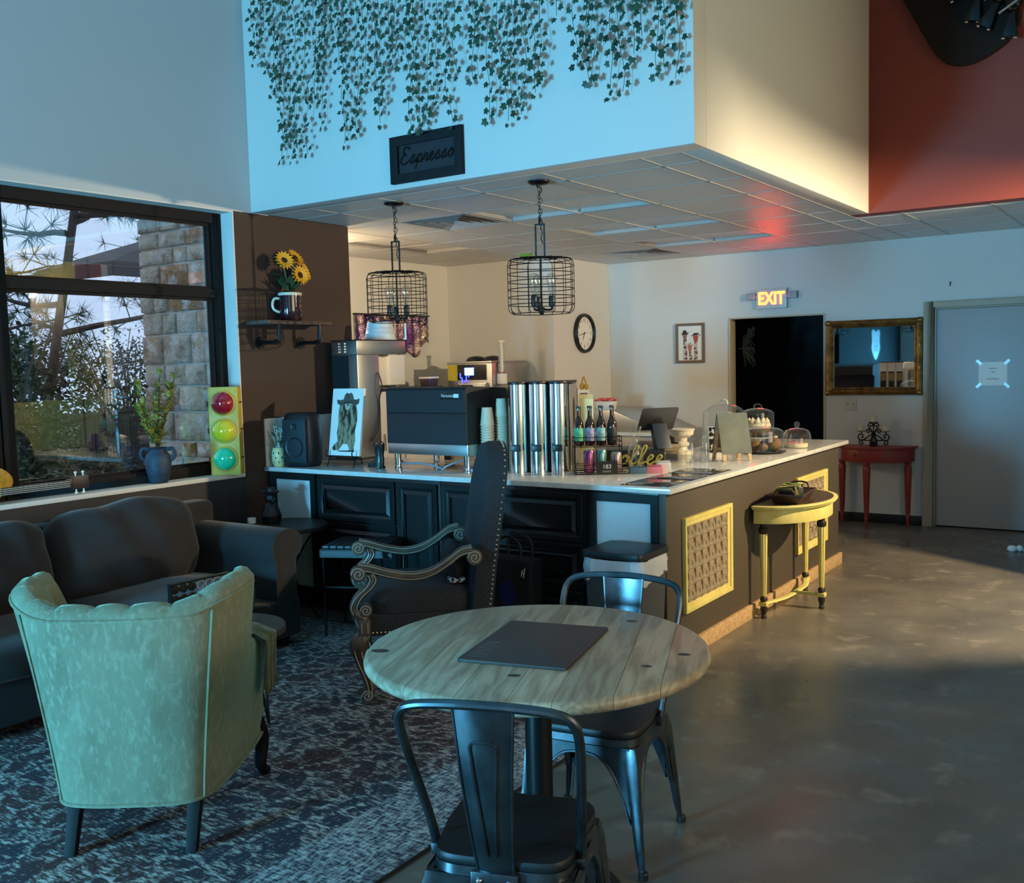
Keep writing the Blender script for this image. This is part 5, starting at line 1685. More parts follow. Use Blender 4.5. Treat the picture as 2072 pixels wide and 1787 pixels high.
# ------------------------------------------------------------------ half-round tables
def demilune(name, label, loc, rz, hl, dep, h, apr, mat, leg_mat_top, n_front, accents):
    t = thing(name, label, 'table', loc, rz)
    def semi(k, e=0.0, n=24):
        return [(hl * k * math.cos(a), -dep * k * math.sin(a)) for a in [PI * (n - i) / n for i in range(n + 1)]]
    top = B().prism(list(semi(1.0)), h - .024, h - .012)
    top.prism(semi(1.03), h - .012, h)
    top.build('tabletop', mat, t, bevel=.004)
    if accents:
        B().prism(semi(.955), h + .0002, h + .0012).build('stained_top', Mat('dark_stained_top', (84, 66, 42), .45).mottle((62, 46, 30), 5, (1, 8, 1)).m, t)
    ap = B()
    o = semi(.94)
    i_ = semi(.90)
    ap.prism(o, h - apr - .024, h - .0245)
    ap.build('apron', mat, t, bevel=.002)
    return t, semi


yt, semi = demilune('half_round_table', 'yellow half-round side table with fluted legs against the bar side', (-2.128, 6.03, 0), PI / 2, .455, .335, .682, .085, M_yel, None, 1, True)
M_dkl = S('dark_stained_wood', (44, 34, 26), .4)
for x, y in ((-.385, -.045), (.385, -.045), (.0, -.27)):
    L = B().lathe([(.022, .51), (.029, .52), (.029, .54), (.02, .55), (.022, .572), (.022, .5725)], (x, y, 0), 14).build('leg_collar', M_dkl, yt)
    fl_ = B()
    rings = []
    for z, r in ((.135, .016), (.16, .0175), (.49, .024), (.51, .024)):
        rings.append([((r * (1 if k % 2 else .86)) * math.cos(2 * PI * k / 20) + x, (r * (1 if k % 2 else .86)) * math.sin(2 * PI * k / 20) + y, z) for k in range(20)])
    fl_.loft(rings).build('leg', M_yel, yt, angle=20)
    B().lathe([(.014, .1), (.022, .108), (.022, .122), (.013, .135)], (x, y, 0), 14).build('leg_ring', M_dkl, yt)
    B().lathe([(.017, 0), (.017, .014), (.012, .022), (.022, .055), (.02, .075)], (x, y, 0), 14).build('foot', M_dkl, yt)
    B().box(x - .024, x + .024, y - .024, y + .024, .0755, .0995).build('stretcher_block', M_yel, yt, bevel=.003)
for pts in ([(-.385, -.045), (-.2, -.10), (0, -.11)], [(.385, -.045), (.2, -.10), (0, -.11)], [(0, -.27), (0, -.19), (0, -.11)]):
    B().tube(smooth([(a, b_, .0875) for a, b_ in pts], 6), .022, 6, flat=.42, up=(0, 0, 1)).build('stretcher', M_yel, yt)

bkst = thing('tea_basket', 'brown wooden tray with a loop handle on the yellow half-round table', 'tray', (-1.985, 5.87, .6835), math.radians(96))
M_bask = Mat('dark_wicker', (72, 46, 32), .55).mottle((46, 28, 20), 16, (1, 1, 6)).m
b = B()
q = .11
pts0 = [(-.15, -.07), (.15, -.07), (.15, .07), (-.15, .07)]
pts1 = [(-.19, -.1), (.19, -.1), (.19, .1), (-.19, .1)]
b.loft([[(x, y, 0) for x, y in pts0], [(x, y, .055) for x, y in pts1], [(x * .965, y * .94, .055) for x, y in pts1], [(x * .95, y * .92, .008) for x, y in pts0]])
b.build('tray_body', M_bask, bkst)
B().tube([(x, y, .055) for x, y in pts1], .007, 6, True).build('rim', M_bask, bkst)
for s in (-1, 1):
    B().tube(smooth([(s * .19, -.06, .055), (s * .2, -.04, .09), (s * .2, .04, .09), (s * .19, .06, .055)], 5), .006, 7).build('handle', M_bask, bkst)
rn = random.Random(8)
cols = [('black', (26, 26, 28)), ('cream', (222, 208, 170)), ('white', (226, 226, 220)), ('green', (150, 190, 50)), ('tan', (196, 160, 110)), ('black', (30, 28, 30)), ('cream', (230, 220, 190)), ('white', (216, 214, 210))]
tbm = Matrix.Translation((-1.985, 5.87, .6835)) @ Matrix.Rotation(math.radians(96), 4, 'Z')
for k in range(16):
    nm, c = cols[(k * 3 + k // 5) % 8]
    if k in (13, 14):
        nm, c = 'green', (150, 196, 52)
    o = B().box(-.001, .001, -.05, .05, 0, .092).box(-.0012, -.0011, -.03, .03, .02, .055).build('tea_sachet', Mat('sachet_paper_%d' % k, c, .55).m, None)
    tag(o, '%s tea sachet, %s from the near end of the brown tray' % (nm, ordinal(k + 1)), 'tea sachet', 'tea sachets in the brown tray')
    o.matrix_world = tbm @ Matrix.Translation((-.13 + .0165 * k, rn.uniform(-.015, .015), .014)) @ Matrix.Rotation(rn.uniform(-.5, -.25), 4, 'Y') @ Matrix.Rotation(rn.uniform(-.15, .15), 4, 'X')

rt_, _ = demilune('half_round_table', 'red half-round console table with a drawer below the gilt mirror', (-2.375, 9.384, 0), 0, .345, .31, .722, .115, M_redp, None, 1, False)
for x, y in ((-.30, -.075), (.28, -.065), (-.03, -.265)):
    B().lathe([(.013, 0), (.015, .05), (.02, .085), (.0185, .09), (.0165, .1), (.022, .14), (.033, .5), (.034, .53), (.024, .55), (.03, .562), (.03, .585)], (x, y, 0), 14).build('leg', M_redp, rt_)
B().box(-.1, .13, -.294, -.285, .605, .69).build('drawer_front', M_redp, rt_, bevel=.003)
for x in (-.14, -.03):
    B().sphere((x, -.285 if x > -.1 else -.274, .65), .013, (1.1, .7, .8), 10, 6).build('drawer_knob', M_brass, rt_)
ca_ = thing('candelabra', 'black wrought iron scroll candelabra on the red half-round table', 'candelabra', (-2.375, 9.235, .7225))
b = B()


def spiral(c, r0, turns, start, dirn, n=26, z=0):
    return [(c[0] + r0 * (1 - .78 * i / n) * math.cos(start + dirn * 2 * PI * turns * i / n), z, c[1] + r0 * (1 - .78 * i / n) * math.sin(start + dirn * 2 * PI * turns * i / n)) for i in range(n + 1)]


R_ = .0055
for s in (-1, 1):
    b.tube([(s * .012, 0, .11)] + [(s * .09, 0, .055)] + [(s * x, y, z) for x, y, z in spiral((.108, .085), .035, 1.1, -PI / 2 - .3, 1)], R_, 6)
    b.tube([(s * .01, 0, .12)] + [(s * x, y, z) for x, y, z in spiral((.045, .135), .022, 1.2, PI * .8, -1)], R_, 6)
    b.tube([(s * .006, 0, .12), (s * .03, 0, .16)] + [(s * x, y, z) for x, y, z in spiral((.022, .19), .024, 1.1, -.3, 1)], R_, 6)
    b.tube([(s * .01, 0, .05), (s * .08, 0, .052)] + [(s * x, y, z) for x, y, z in spiral((.105, .03), .025, 1.1, PI / 2, -1)], R_, 6)
    b.tube([(s * .108, 0, .115), (s * .108, 0, .132)], R_, 6)
    b.tube([(s * .026, 0, .0), (s * .022, 0, .05), (s * .006, 0, .12)], [.012, .012, .006], 8)
b.tube([(0, 0, .04), (0, 0, .215)], R_, 8).sphere((0, 0, .118), .02, (1, 1, .9), 10, 8)
b.tube([(0, 0, 0), (0, 0, .04)], .014, 10)
b.build('scroll_frame', M_wire, ca_)
cnm = S('candle_wax', (226, 214, 182), .5)
for k, (x, z, lab) in enumerate(((-.108, .133, 'left'), (0, .216, 'top middle'), (.108, .133, 'right'))):
    B().lathe([(.036, z), (.038, z + .004), (.02, z + .003)], (x, 0, 0), 18).build('candle_plate', M_wire, ca_)
    c_ = thing('candle', 'cream pillar candle on the %s plate of the candelabra' % lab, 'candle', (-2.375 + x, 9.235, .7225 + z + .0045), 0, 'candles on the candelabra')
    B().lathe([(.0265, 0), (.0275, .004), (.0275, .046), (.024, .05), (.01, .047)], seg=18).build('wax', cnm, c_)
    B().cyl((0, 0, .047), (0, 0, .056), .0012, seg=5).build('wick', M_ink, c_)
ks = thing('key_fob', 'small dark fob lying at the near end of the red half-round table', 'fob', (-2.66, 9.25, .7225))
B().sphere((0, 0, .012), .018, (1.5, .8, .65), 10, 6).build('fob', M_black, ks)
B().tube([(.03 + .012 * math.cos(a), .012 * math.sin(a), .003) for a in [i * PI / 6 for i in range(12)]], .002, 5, True).build('ring', M_chrome, ks)
dp = thing('floor_cable', 'white plug and cable lying on the floor near the grey door', 'cable', (-1.13, 8.46, 0))
B().lathe([(.022, 0), (.035, .012), (.035, .03), (.02, .045)], seg=14).sphere((.05, .02, .025), .025, (1, 1, 1), 10, 6).build('plug', M_paper, dp)
B().tube(smooth([(.06, .03, .012), (.16, .05, .01), (.3, .1, .008), (.5, .12, .008)], 5), .007, 6).build('lead', M_paper, dp)

# ------------------------------------------------------------------ unseen warm lamp that lights the bar side, shades shaped to cut its light
lp = thing('shaded_lamp', 'unseen warm hanging lamp in front of the yellow door, with shades invented to steer its light', 'lamp', (.76, 6.51, 2.5))
B().cyl((0, 0, .12), (0, 0, 2.45), .006).build('rod', M_blackm, lp)
B().lathe([(.02, .06), (.02, .11), (.012, .12)], seg=14).build('socket', M_black, lp)
B().lathe([(.30, .02), (.29, .06), (.2, .12), (.03, .15), (.03, .14), (.19, .11), (.28, .055), (.29, .02)], seg=36).build('light_dimming_dome', glass('light_dimming_glass', (170, 163, 150), .02), lp)  # added dome that dims the light going up to the bulkhead
arc = [math.radians(214 + 274 * i / 30) for i in range(31)]
rad = .34
B().loft([[(r * math.cos(a), r * math.sin(a), z) for r, z in ((rad, -1.25), (rad, .06), (rad - .01, .06), (rad - .01, -1.25))] for a in arc]).build('light_cutting_shade', M_blackm, lp)  # added shade that blocks the bulb outside the warm floor wedge
B().tube([(0, 0, .13), (rad * math.cos(arc[15]), rad * math.sin(arc[15]), .04)], .006, 6).build('shade_arm', M_blackm, lp)
l = bpy.data.lights.new('warm_bulb', 'POINT')
l.color = (1.0, .79, .48)
l.energy = 930
l.shadow_soft_size = .042
o = bpy.data.objects.new('warm_bulb', l)
COL.objects.link(o)
o.location = (.76, 6.51, 2.5)
wl = thing('added_wall_lamp', 'unseen wall lamp added to brighten the yellow restroom wall', 'lamp', (1.9, 7.508, 2.35))  # unseen lamp added to light the yellow wall and its window reflection
B().lathe([(.05, 0), (.09, .16), (.088, .16), (.048, .004)], (0, -.12, 0), 20, caps=False).build('shade', M_cream, wl)
B().box(-.04, .04, -.02, 0, .0, .14).cyl((0, -.02, .05), (0, -.11, .01), .008).build('wall_bracket', M_brass, wl)
l = bpy.data.lights.new('yellow_wall_fill', 'POINT')
l.color = (1.0, .8, .5)
l.energy = 45
l.shadow_soft_size = .04
o = bpy.data.objects.new('yellow_wall_fill', l)
COL.objects.link(o)
o.location = (1.9, 7.388, 2.43)

# hidden lamp added behind the brown wall to warm the kitchen walls
kl = thing('kitchen_fill_lamp', 'hidden lamp added behind the brown wall to warm the kitchen', 'lamp', (-5.8, 5.3505, 1.98))
B().lathe([(.05, 0), (.085, .15), (.083, .15), (.048, .004)], (0, .12, 0), 20, caps=False).build('shade', M_cream, kl)
B().box(-.04, .04, 0, .02, .0, .14).cyl((0, .02, .05), (0, .11, .01), .008).build('wall_bracket', M_brass, kl)
l = bpy.data.lights.new('kitchen_fill', 'POINT')
l.color = (1.0, .78, .5)
l.energy = 36
l.shadow_soft_size = .06
o = bpy.data.objects.new('kitchen_fill', l)
COL.objects.link(o)
o.location = (-5.8, 5.50, 2.2)

# shield sign on the dark wall nearer the camera, seen only in the gilt mirror
s66 = thing('road_sign', 'shield-shaped road sign reading 66 on the dark wall nearer the camera', 'sign', (-5.0595, -1.0, 1.75), PI / 2)
sh_ = smooth([(-.3, .22, 0), (-.15, .26, 0), (0, .22, 0), (.15, .26, 0), (.3, .22, 0), (.27, .05, 0), (.3, -.1, 0), (.16, -.24, 0), (0, -.32, 0), (-.16, -.24, 0), (-.3, -.1, 0), (-.27, .05, 0)], 4, True)
B(basis((0, 0, 0), (1, 0, 0), (0, 0, 1))).prism([(p.x, p.y) for p in reversed(sh_)], 0, .012).build('shield', S('sign_grey', (92, 92, 92), .6), s66)
text('number', '66', .34, M_ink, basis((0, -.0135, -.06), (1, 0, 0), (0, 0, 1)), s66, .001)

# ------------------------------------------------------------------ rug
rm = Mat('worn_oriental_rug', (70, 62, 66), .95)
co = rm.coord((1, 1, 1))
weave = rm.noise_tex(22, 6, .75, rm.coord((1.0, 4.0, 1)))
weave2 = rm.noise_tex(20, 6, .75, rm.coord((4.0, 1.0, 1)))
vor = rm.n('ShaderNodeTexVoronoi', feature='DISTANCE_TO_EDGE')
vor.inputs['Scale'].default_value = 9.0
wn = rm.n('ShaderNodeTexNoise')
wn.inputs['Scale'].default_value = 3.2
wn.inputs['Detail'].default_value = 4
rm.l(co, wn.inputs['Vector'])
wmix = rm.n('ShaderNodeMix', data_type='RGBA', blend_type='ADD')
wmix.inputs[0].default_value = .35
rm.l(co, wmix.inputs[6])
rm.l(wn.outputs[1], wmix.inputs[7])
rm.l(wmix.outputs[2], vor.inputs['Vector'])
lines = rm.ramp(vor.outputs['Distance'], [(0.0, (1, 1, 1, 1)), (.09, (.85, .85, .85, 1)), (.15, (0, 0, 0, 1))])
big = rm.ramp(rm.noise_tex(1.6, 4, .6, rm.coord((1, 1.3, 1))), [(.4, (0, 0, 0, 1)), (.6, (1, 1, 1, 1))])
field = rm.mix(big, lin((74, 44, 42)), lin((46, 46, 56)))
wear = rm.ramp(weave, [(.46, (0, 0, 0, 1)), (.6, (1, 1, 1, 1))])
wear2 = rm.ramp(weave2, [(.46, (0, 0, 0, 1)), (.6, (1, 1, 1, 1))])
wsum = rm.mix(.5, wear, wear2)
lw_ = rm.n('ShaderNodeMath', operation='MULTIPLY')
rm.l(lines, lw_.inputs[0])
rm.l(wear, lw_.inputs[1])
c1_ = rm.mix(lw_.outputs[0], field, lin((206, 194, 182)))
# paler worn border
sep = rm.n('ShaderNodeSeparateXYZ')
rm.l(co, sep.inputs[0])
bx_ = rm.n('ShaderNodeMath', operation='ABSOLUTE')
rm.l(sep.outputs[0], bx_.inputs[0])
by_ = rm.n('ShaderNodeMath', operation='ABSOLUTE')
rm.l(sep.outputs[1], by_.inputs[0])
ex_ = rm.n('ShaderNodeMath', operation='SUBTRACT')
rm.l(bx_.outputs[0], ex_.inputs[0])
ex_.inputs[1].default_value = 1.30 - .36
ey_ = rm.n('ShaderNodeMath', operation='SUBTRACT')
rm.l(by_.outputs[0], ey_.inputs[0])
ey_.inputs[1].default_value = 1.75 - .36
mx_ = rm.n('ShaderNodeMath', operation='MAXIMUM')
rm.l(ex_.outputs[0], mx_.inputs[0])
rm.l(ey_.outputs[0], mx_.inputs[1])
bord = rm.ramp(mx_.outputs[0], [(.0, (0, 0, 0, 1)), (.02, (1, 1, 1, 1)), (.3, (1, 1, 1, 1)), (.32, (.5, .5, .5, 1))])
bcol = rm.mix(wsum, lin((44, 42, 54)), lin((222, 216, 210)))
c2_ = rm.mix(rm.ramp(wsum, [(.52, (0, 0, 0, 1)), (.9, (.45, .45, .45, 1))]), c1_, lin((214, 206, 200)))
rm.set(rm.mix(bord, c2_, bcol))
rm.bump_from(weave, .5, .004)
rg = thing('area_rug', 'worn dark red and blue patterned rug with a pale border under the seating', 'rug', (-3.30, 2.55, 0))
B().box(-1.30, 1.30, -1.75, 1.75, .0005, .009).build('rug_pile', rm.m, rg, bevel=.003)
B().tube([(-1.30, -1.75, .005), (1.30, -1.75, .005), (1.30, 1.75, .005), (-1.30, 1.75, .005)], .006, 6, True).build('bound_edge', S('rug_binding', (40, 38, 44), .9), rg)

# ------------------------------------------------------------------ round pine table
TX, TY, TR, TZ = -1.538, 2.338, .492, .75
tw = Mat('pine_table_wood', (178, 156, 122), .42)
grain = tw.n('ShaderNodeTexNoise')
grain.inputs['Scale'].default_value = 3.0
grain.inputs['Detail'].default_value = 8
grain.inputs['Distortion'].default_value = 1.2
tw.l(tw.coord((9, 1.0, 9)), grain.inputs['Vector'])
tw.set(tw.mix(tw.ramp(grain.outputs[0], [(.38, (0, 0, 0, 1)), (.62, (1, 1, 1, 1))]), lin((190, 172, 146)), lin((152, 132, 106))))
tw.mottle((120, 106, 88), 2.4, (2, .8, 1), .56, .74, 6).randomise(.14)
tw.bump_from(grain.outputs[0], .12, .002)
M_table = tw.m
rtab = thing('round_table', 'round pine plank table on a black pedestal', 'table', (TX, TY, 0), math.radians(21))


def clip_strip(x0, x1, R, z_in):
    """outline of the strip x0..x1 of a disc of radius R"""
    n = 14
    xs_ = [lerp(x0, x1, i / n) for i in range(n + 1)]
    up_ = [(x, math.sqrt(max(R * R - x * x, 0))) for x in xs_]
    lo_ = [(x, -y) for x, y in up_]
    return lo_ + list(reversed(up_))


edges = [-TR + 1e-4, -.36, -.255, -.11, .025, .135, .275, .38, TR - 1e-4]
for i in range(len(edges) - 1):
    g_ = .0006
    a, b_ = edges[i] + g_, edges[i + 1] - g_
    rings = []
    for z, k in ((TZ - .04, .965), (TZ - .034, .985), (TZ - .026, .998), (TZ - .018, 1.0), (TZ - .010, .996), (TZ - .003, .982), (TZ, .968)):
        rings.append([(x, y, z) for x, y in clip_strip(max(a, -TR * k + 1e-4), min(b_, TR * k - 1e-4), TR * k, z)])
    B().loft(rings).build('plank', M_table, rtab, angle=40)
M_ped = S('black_pedestal', (20, 20, 22), .38, .4)
B().lathe([(.039, .03), (.039, TZ - .065)], seg=24).build('column', M_ped, rtab)
B().lathe([(.24, 0), (.24, .01), (.1, .022), (.05, .04), (.045, .06)], seg=36).build('base_plate', M_ped, rtab)
B().box(-.2, .2, -.03, .03, TZ - .066, TZ - .041).box(-.03, .03, -.2, .2, TZ - .066, TZ - .041).build('top_bracket', M_ped, rtab)
kn = B()
for x, y, r in ((-.43, -.12, .03), (.0, -.28, .02), (.33, -.15, .016), (.24, .3, .02), (.42, -.03, .02)):
    kn.lathe([(r * .7, TZ - .003), (r * .7, TZ + .0004), (r * .07, TZ + .0005)], (x, y, 0), 12, sx=1.3, sy=.8)
kn.build('wood_knots', Mat('dark_knots', (58, 46, 38), .5).m, rtab)

mn = thing('menu_folder', 'dark brown flat menu cover lying on the round pine table', 'menu', (-1.536, 2.33, TZ + .0008), math.radians(13.5))
mnm = Mat('dark_brown_cover', (64, 52, 50), .55).bump(90, .2, .001).m
B().rbox(-.157, .157, -.20, .22, 0, .003, .008).build('back_cover', mnm, mn, bevel=.0008)
B().rbox(-.154, .154, -.197, .217, .0032, .0045, .006).build('pages', S('menu_pages', (150, 146, 138), .7), mn)
B().rbox(-.157, .157, -.20, .22, .0047, .0075, .008).build('front_cover', mnm, mn, bevel=.0008)
q = B()
for k in range(8):
    y = -.165 + k * .02
    L = (.05, .065, .045, .06, .05, .07, .04, .055)[k]
    q.box(-.14, -.14 + L * .8, y, y + .0022, .0076, .0078)
q.build('printed_lines', S('menu_print', (130, 122, 116), .6), mn)

# ------------------------------------------------------------------ metal chairs
M_gun = Mat('gunmetal', (104, 108, 112), .3, .95).mottle((74, 78, 84), 9).rough_noise(8, .22, .42).m
M_wseat = Mat('black_stained_seat', (30, 30, 32), .5).mottle((22, 22, 24), 5, (1, 8, 8)).m


def metal_chair(loc, rz, label):
    t = thing('metal_chair', label, 'chair', loc, rz, 'gunmetal bistro chairs at the pine table')
    sz = .43
    ring = lambda k, z: [(x * k, y * k, z) for x, y in [(.178 * math.copysign(abs(math.cos(a)) ** .36, math.cos(a)) * (1.0 if math.sin(a) > 0 else .94), .178 * math.copysign(abs(math.sin(a)) ** .36, math.sin(a))) for a in [2 * PI * i / 48 for i in range(48)]]]
    B().loft([ring(.985, sz - .022), ring(1.0, sz - .016), ring(1.0, sz - .006), ring(.985, sz)]).build('seat', M_wseat, t)
    B().loft([ring(.99, sz - .05), ring(1.01, sz - .045), ring(1.0, sz - .0225), ring(.9, sz - .0225), ring(.9, sz - .05)], True, False).build('seat_pan', M_gun, t)
    # arched skirts between the legs
    for k in range(4):
        m = Matrix.Rotation(k * PI / 2, 4, 'Z')
        rows_o, rows_i = [], []
        n = 20
        top, bot = [], []
        for i in range(n + 1):
            u = -1 + 2 * i / n
            zb = sz - .075 - .20 * abs(u) ** 3.2
            spread = .165 + .03 * (1 - (zb / sz))
            x = u * (.15 + .02 * (1 - zb / sz))
            top.append((u * .158, -.176, sz - .045))
            bot.append((x, -spread - .006, zb))
        b = B(m)
        b.loft([top, [(a[0] * .5 + c[0] * .5, a[1] * .5 + c[1] * .5, a[2] * .5 + c[2] * .5) for a, c in zip(top, bot)], bot, [(c[0], c[1] + .012, c[2] + .002) for c in bot], [(a[0], a[1] + .004, a[2]) for a in top]], False, False)
        b.build('skirt', M_gun, t)
        B(m).tube(bot, .0045, 6).build('skirt_lip', M_gun, t)
    for sx in (-1, 1):
        for sy in (-1, 1):
            rings = []
            for z, w_, o_ in ((.0, .013, .213), (.03, .014, .211), (.06, .019, .208), (.2, .026, .194), (.34, .034, .18), (sz - .046, .036, .168)):
                cx, cy = sx * o_ * .97, sy * o_ * .97
                rings.append([(cx + sx * a * w_, cy + sy * c * w_, z) for a, c in ((.3, .3), (.34, -.4), (.1, -1), (-.12, -.95), (-.05, -.2), (-.2, -.05), (-.95, -.12), (-1, .1), (-.4, .34))])
            lg_ = B().loft(rings).build('leg', M_gun, t, angle=50)
            B().lathe([(.012, -.0), (.016, .004), (.016, .02), (.013, .024)], (sx * .2063, sy * .2063, 0), 10).build('rubber_foot', M_black, lg_)
            B().tube([(sx * .199 + sx * .004, sy * .199 + sy * .004, .05), (sx * .19, sy * .19, .2), (sx * .172, sy * .172, .36)], .004, 6).build('leg_rib', M_gun, lg_)
    pts = [(-.178, -.075, sz - .035), (-.186, -.10, sz + .05), (-.2, -.165, sz + .2), (-.208, -.215, sz + .31), (-.198, -.236, sz + .355), (-.165, -.247, sz + .376), (-.09, -.256, sz + .386), (0, -.26, sz + .389)]
    pts = pts + [(-x, y, z) for x, y, z in reversed(pts[:-1])]
    B().tube(smooth(pts, 5), .0115, 10).build('back_tube', M_gun, t)
    for s in (-1, 1):
        B().box(s * .178 - .012, s * .178 + .012, -.09, -.055, sz - .05, sz - .023).build('tube_bracket', M_gun, t, bevel=.003)
    rows = []
    for i in range(13):
        f = i / 12
        z = sz - .028 + f * .41
        y = -.186 - .07 * f - .012 * math.sin(f * PI)
        hw = lerp(.042, .07, f)
        row = []
        for j in range(13):
            u = -1 + 2 * j / 12
            row.append((u * hw, y + .010 * (1 - u * u) * -1 + .006, z))
        rows.append(row)
    b = B().loft(rows, False, False)
    b.loft([[(x, y + .003, z) for x, y, z in r] for r in rows], False, False)
    for s in (0, -1):
        b.tube([r[s] for r in rows], .004, 6)
    b.build('splat', M_gun, t)

    def on(f, u):
        return (u * lerp(.042, .07, f), -.186 - .07 * f - .012 * math.sin(f * PI) - .010 * (1 - u * u) + .004, sz - .028 + f * .41)
    rd_ = [on(.12, .22)] + [on(.12 + .65 * i / 10, .22 + .27 * i / 10) for i in range(1, 10)] + [on(.79, .46), on(.805, .36), on(.81, 0), on(.805, -.36), on(.79, -.46)] + [on(.77 - .65 * i / 10, -.49 + .27 * i / 10) for i in range(0, 11)]
    B().tube(rd_, .0035, 6).build('pressed_rib', M_gun, t)
    B().box(-.056, .056, -.196, -.180, sz - .062, sz - .024).build('splat_bracket', M_gun, t, bevel=.003)
    for x in (-.036, .036):
        B().sphere((x, -.198, sz - .044), .0075, (1, .6, 1), 10, 6).build('bolt', M_chrome, t)
    return t


metal_chair((-1.345, 1.935, 0), math.radians(19), 'gunmetal chair with its back to the camera at the near side of the pine table')
metal_chair((-1.565, 2.745, 0), math.radians(189), 'gunmetal chair tucked under the far side of the pine table beside the waste bin')

# ------------------------------------------------------------------ green velvet armchair
gv = Mat('green_velvet', (128, 130, 104), .8)
gv.mottle((104, 100, 76), 4, (1, 1, .6), .45, .7, 10).mottle((148, 150, 124), 40, (1.5, 1.5, .6), .5, .7, 8)
gv.sheen(.8, .35, (190, 220, 190)).bump(70, .5, .002, (1, 1, .35))
M_vel = gv.m
M_dkleg = S('dark_mahogany', (13, 9, 9), .6, spec=.25)
gc = thing('velvet_armchair', 'green velvet channel-back armchair seen from behind', 'armchair', (-2.81, 1.86, .009), math.radians(35.2))
PB = smooth([(0, -.03, 0), (.11, -.028, 0), (.205, -.004, 0), (.252, .07, 0), (.275, .2, 0), (.29, .35, 0), (.297, .48, 0), (.292, .585, 0)], 10)
PT = smooth([(0, -.115, 0), (.135, -.11, 0), (.265, -.07, 0), (.355, .015, 0), (.385, .14, 0), (.372, .26, 0), (.335, .42, 0), (.318, .585, 0)], 10)
NB = len(PB)


def sstep(a, b, x):
    t = min(max((x - a) / (b - a), 0), 1)
    return t * t * (3 - 2 * t)


def shell(u):
    s = 1 if u >= 0 else -1
    f = abs(u) * (NB - 1)
    i = min(int(f), NB - 2)
    pb = PB[i].lerp(PB[i + 1], f - i)
    ptp = PT[i].lerp(PT[i + 1], f - i)
    tb_ = (PB[min(i + 1, NB - 1)] - PB[max(i - 1, 0)]).normalized()
    nb_ = V((-tb_.y, tb_.x, 0))
    return V((s * pb.x, pb.y, 0)), V((s * ptp.x, ptp.y, 0)), V((s * nb_.x, nb_.y, 0))


rings = []
us = [-1 + 2 * i / 150 for i in range(151)]
for u in us:
    pb, ptp, nn = shell(u)
    au = abs(u)
    h = .812 + .055 * sstep(.2, .52, au) - .27 * sstep(.655, .70, au) - .03 * sstep(.7, 1.0, au)
    zb = .165 + .02 * sstep(.3, 1, au)
    chan = abs(math.cos(u * PI * 7.5)) ** .5
    th = .075 + .022 * chan * (1 if au < .68 else .3)
    roll_ = .012 * chan * (1 if au < .68 else .2)

    def at_(z):
        f = (z - zb) / (.85 - zb)
        return pb.lerp(ptp, f ** 1.15 if f > 0 else 0)
    ring = []
    for z in (zb, zb + .12, zb + .25, zb + .38, h - .16, h - .07, h - .03):
        if z > h - .03:
            z = h - .03
        p = at_(z)
        ring.append((p.x, p.y, z))
    p = at_(h - .01)
    ring.append((p.x + nn.x * .004, p.y + nn.y * .004, h - .01))
    for q, dz in ((.028, .004), (.05, .008), (.07, .0)):
        ring.append((p.x + nn.x * q, p.y + nn.y * q, h + dz + roll_))
    ring.append((p.x + nn.x * th, p.y + nn.y * th, h - .035))
    for z in (h - .12, .5, .36, zb):
        z = min(z, h - .04)
        p = at_(z)
        ring.append((p.x + nn.x * (th + .01), p.y + nn.y * (th + .01), z))
    rings.append(ring)
B().loft(rings).build('back_and_arms', M_vel, gc, angle=70)
for s in (-1, 1):
    pts = []
    for k in range(14):
        pb, ptp, nn = shell(s * .345)
        z = .165 + (.80 - .165) * k / 13
        f = (z - .165) / (.85 - .165)
        p = pb.lerp(ptp, f ** 1.15)
        pts.append((p.x - nn.x * .003, p.y - nn.y * .003, z))
    B().tube(pts, .0055, 6).build('piping', M_vel, gc)
low, tp_ = [], []
for u in us[::3]:
    pb, ptp, nn = shell(u)
    au = abs(u)
    low.append((pb.x - nn.x * .003, pb.y - nn.y * .003, .165 + .02 * sstep(.3, 1, au)))
    if au < .63:
        h = .812 + .055 * sstep(.2, .52, au)
        f = (h - .03 - .165) / (.85 - .165)
        p = pb.lerp(ptp, f ** 1.15)
        tp_.append((p.x - nn.x * .003, p.y - nn.y * .003, h - .025))
B().tube(low, .006, 6).build('piping', M_vel, gc)
B().tube(tp_, .005, 6).build('piping', M_vel, gc)
B().prism([(-.19, .05), (.19, .05), (.21, .3), (.21, .56), (-.21, .56), (-.21, .3)], .19, .35).build('seat_base', M_vel, gc)
B().prism([(-.17, .06), (.17, .06), (.205, .3), (.205, .58), (-.205, .58), (-.205, .3)], .352, .46).build('seat_cushion', M_vel, gc, bevel=.025, bseg=3)
for s in (-1, 1):
    rings = []
    for z, y, w_ in ((.0, -.06, .017), (.06, -.035, .019), (.12, -.01, .021), (.172, .012, .023)):
        rings.append([(s * .195 + a * w_, y + c * w_ + .04, z) for a, c in ((-1, -1), (1, -1), (1, 1), (-1, 1))])
    B().loft(rings).build('rear_leg', M_dkleg, gc, bevel=.004)
    pts = [(s * .275, .54, .22), (s * .285, .565, .17), (s * .287, .57, .12), (s * .283, .555, .06), (s * .29, .57, .022), (s * .3, .59, .014)]
    B().tube(smooth(pts, 4), [.034 - .0010 * k for k in range(21)][:21], 10).build('front_leg', M_dkleg, gc)
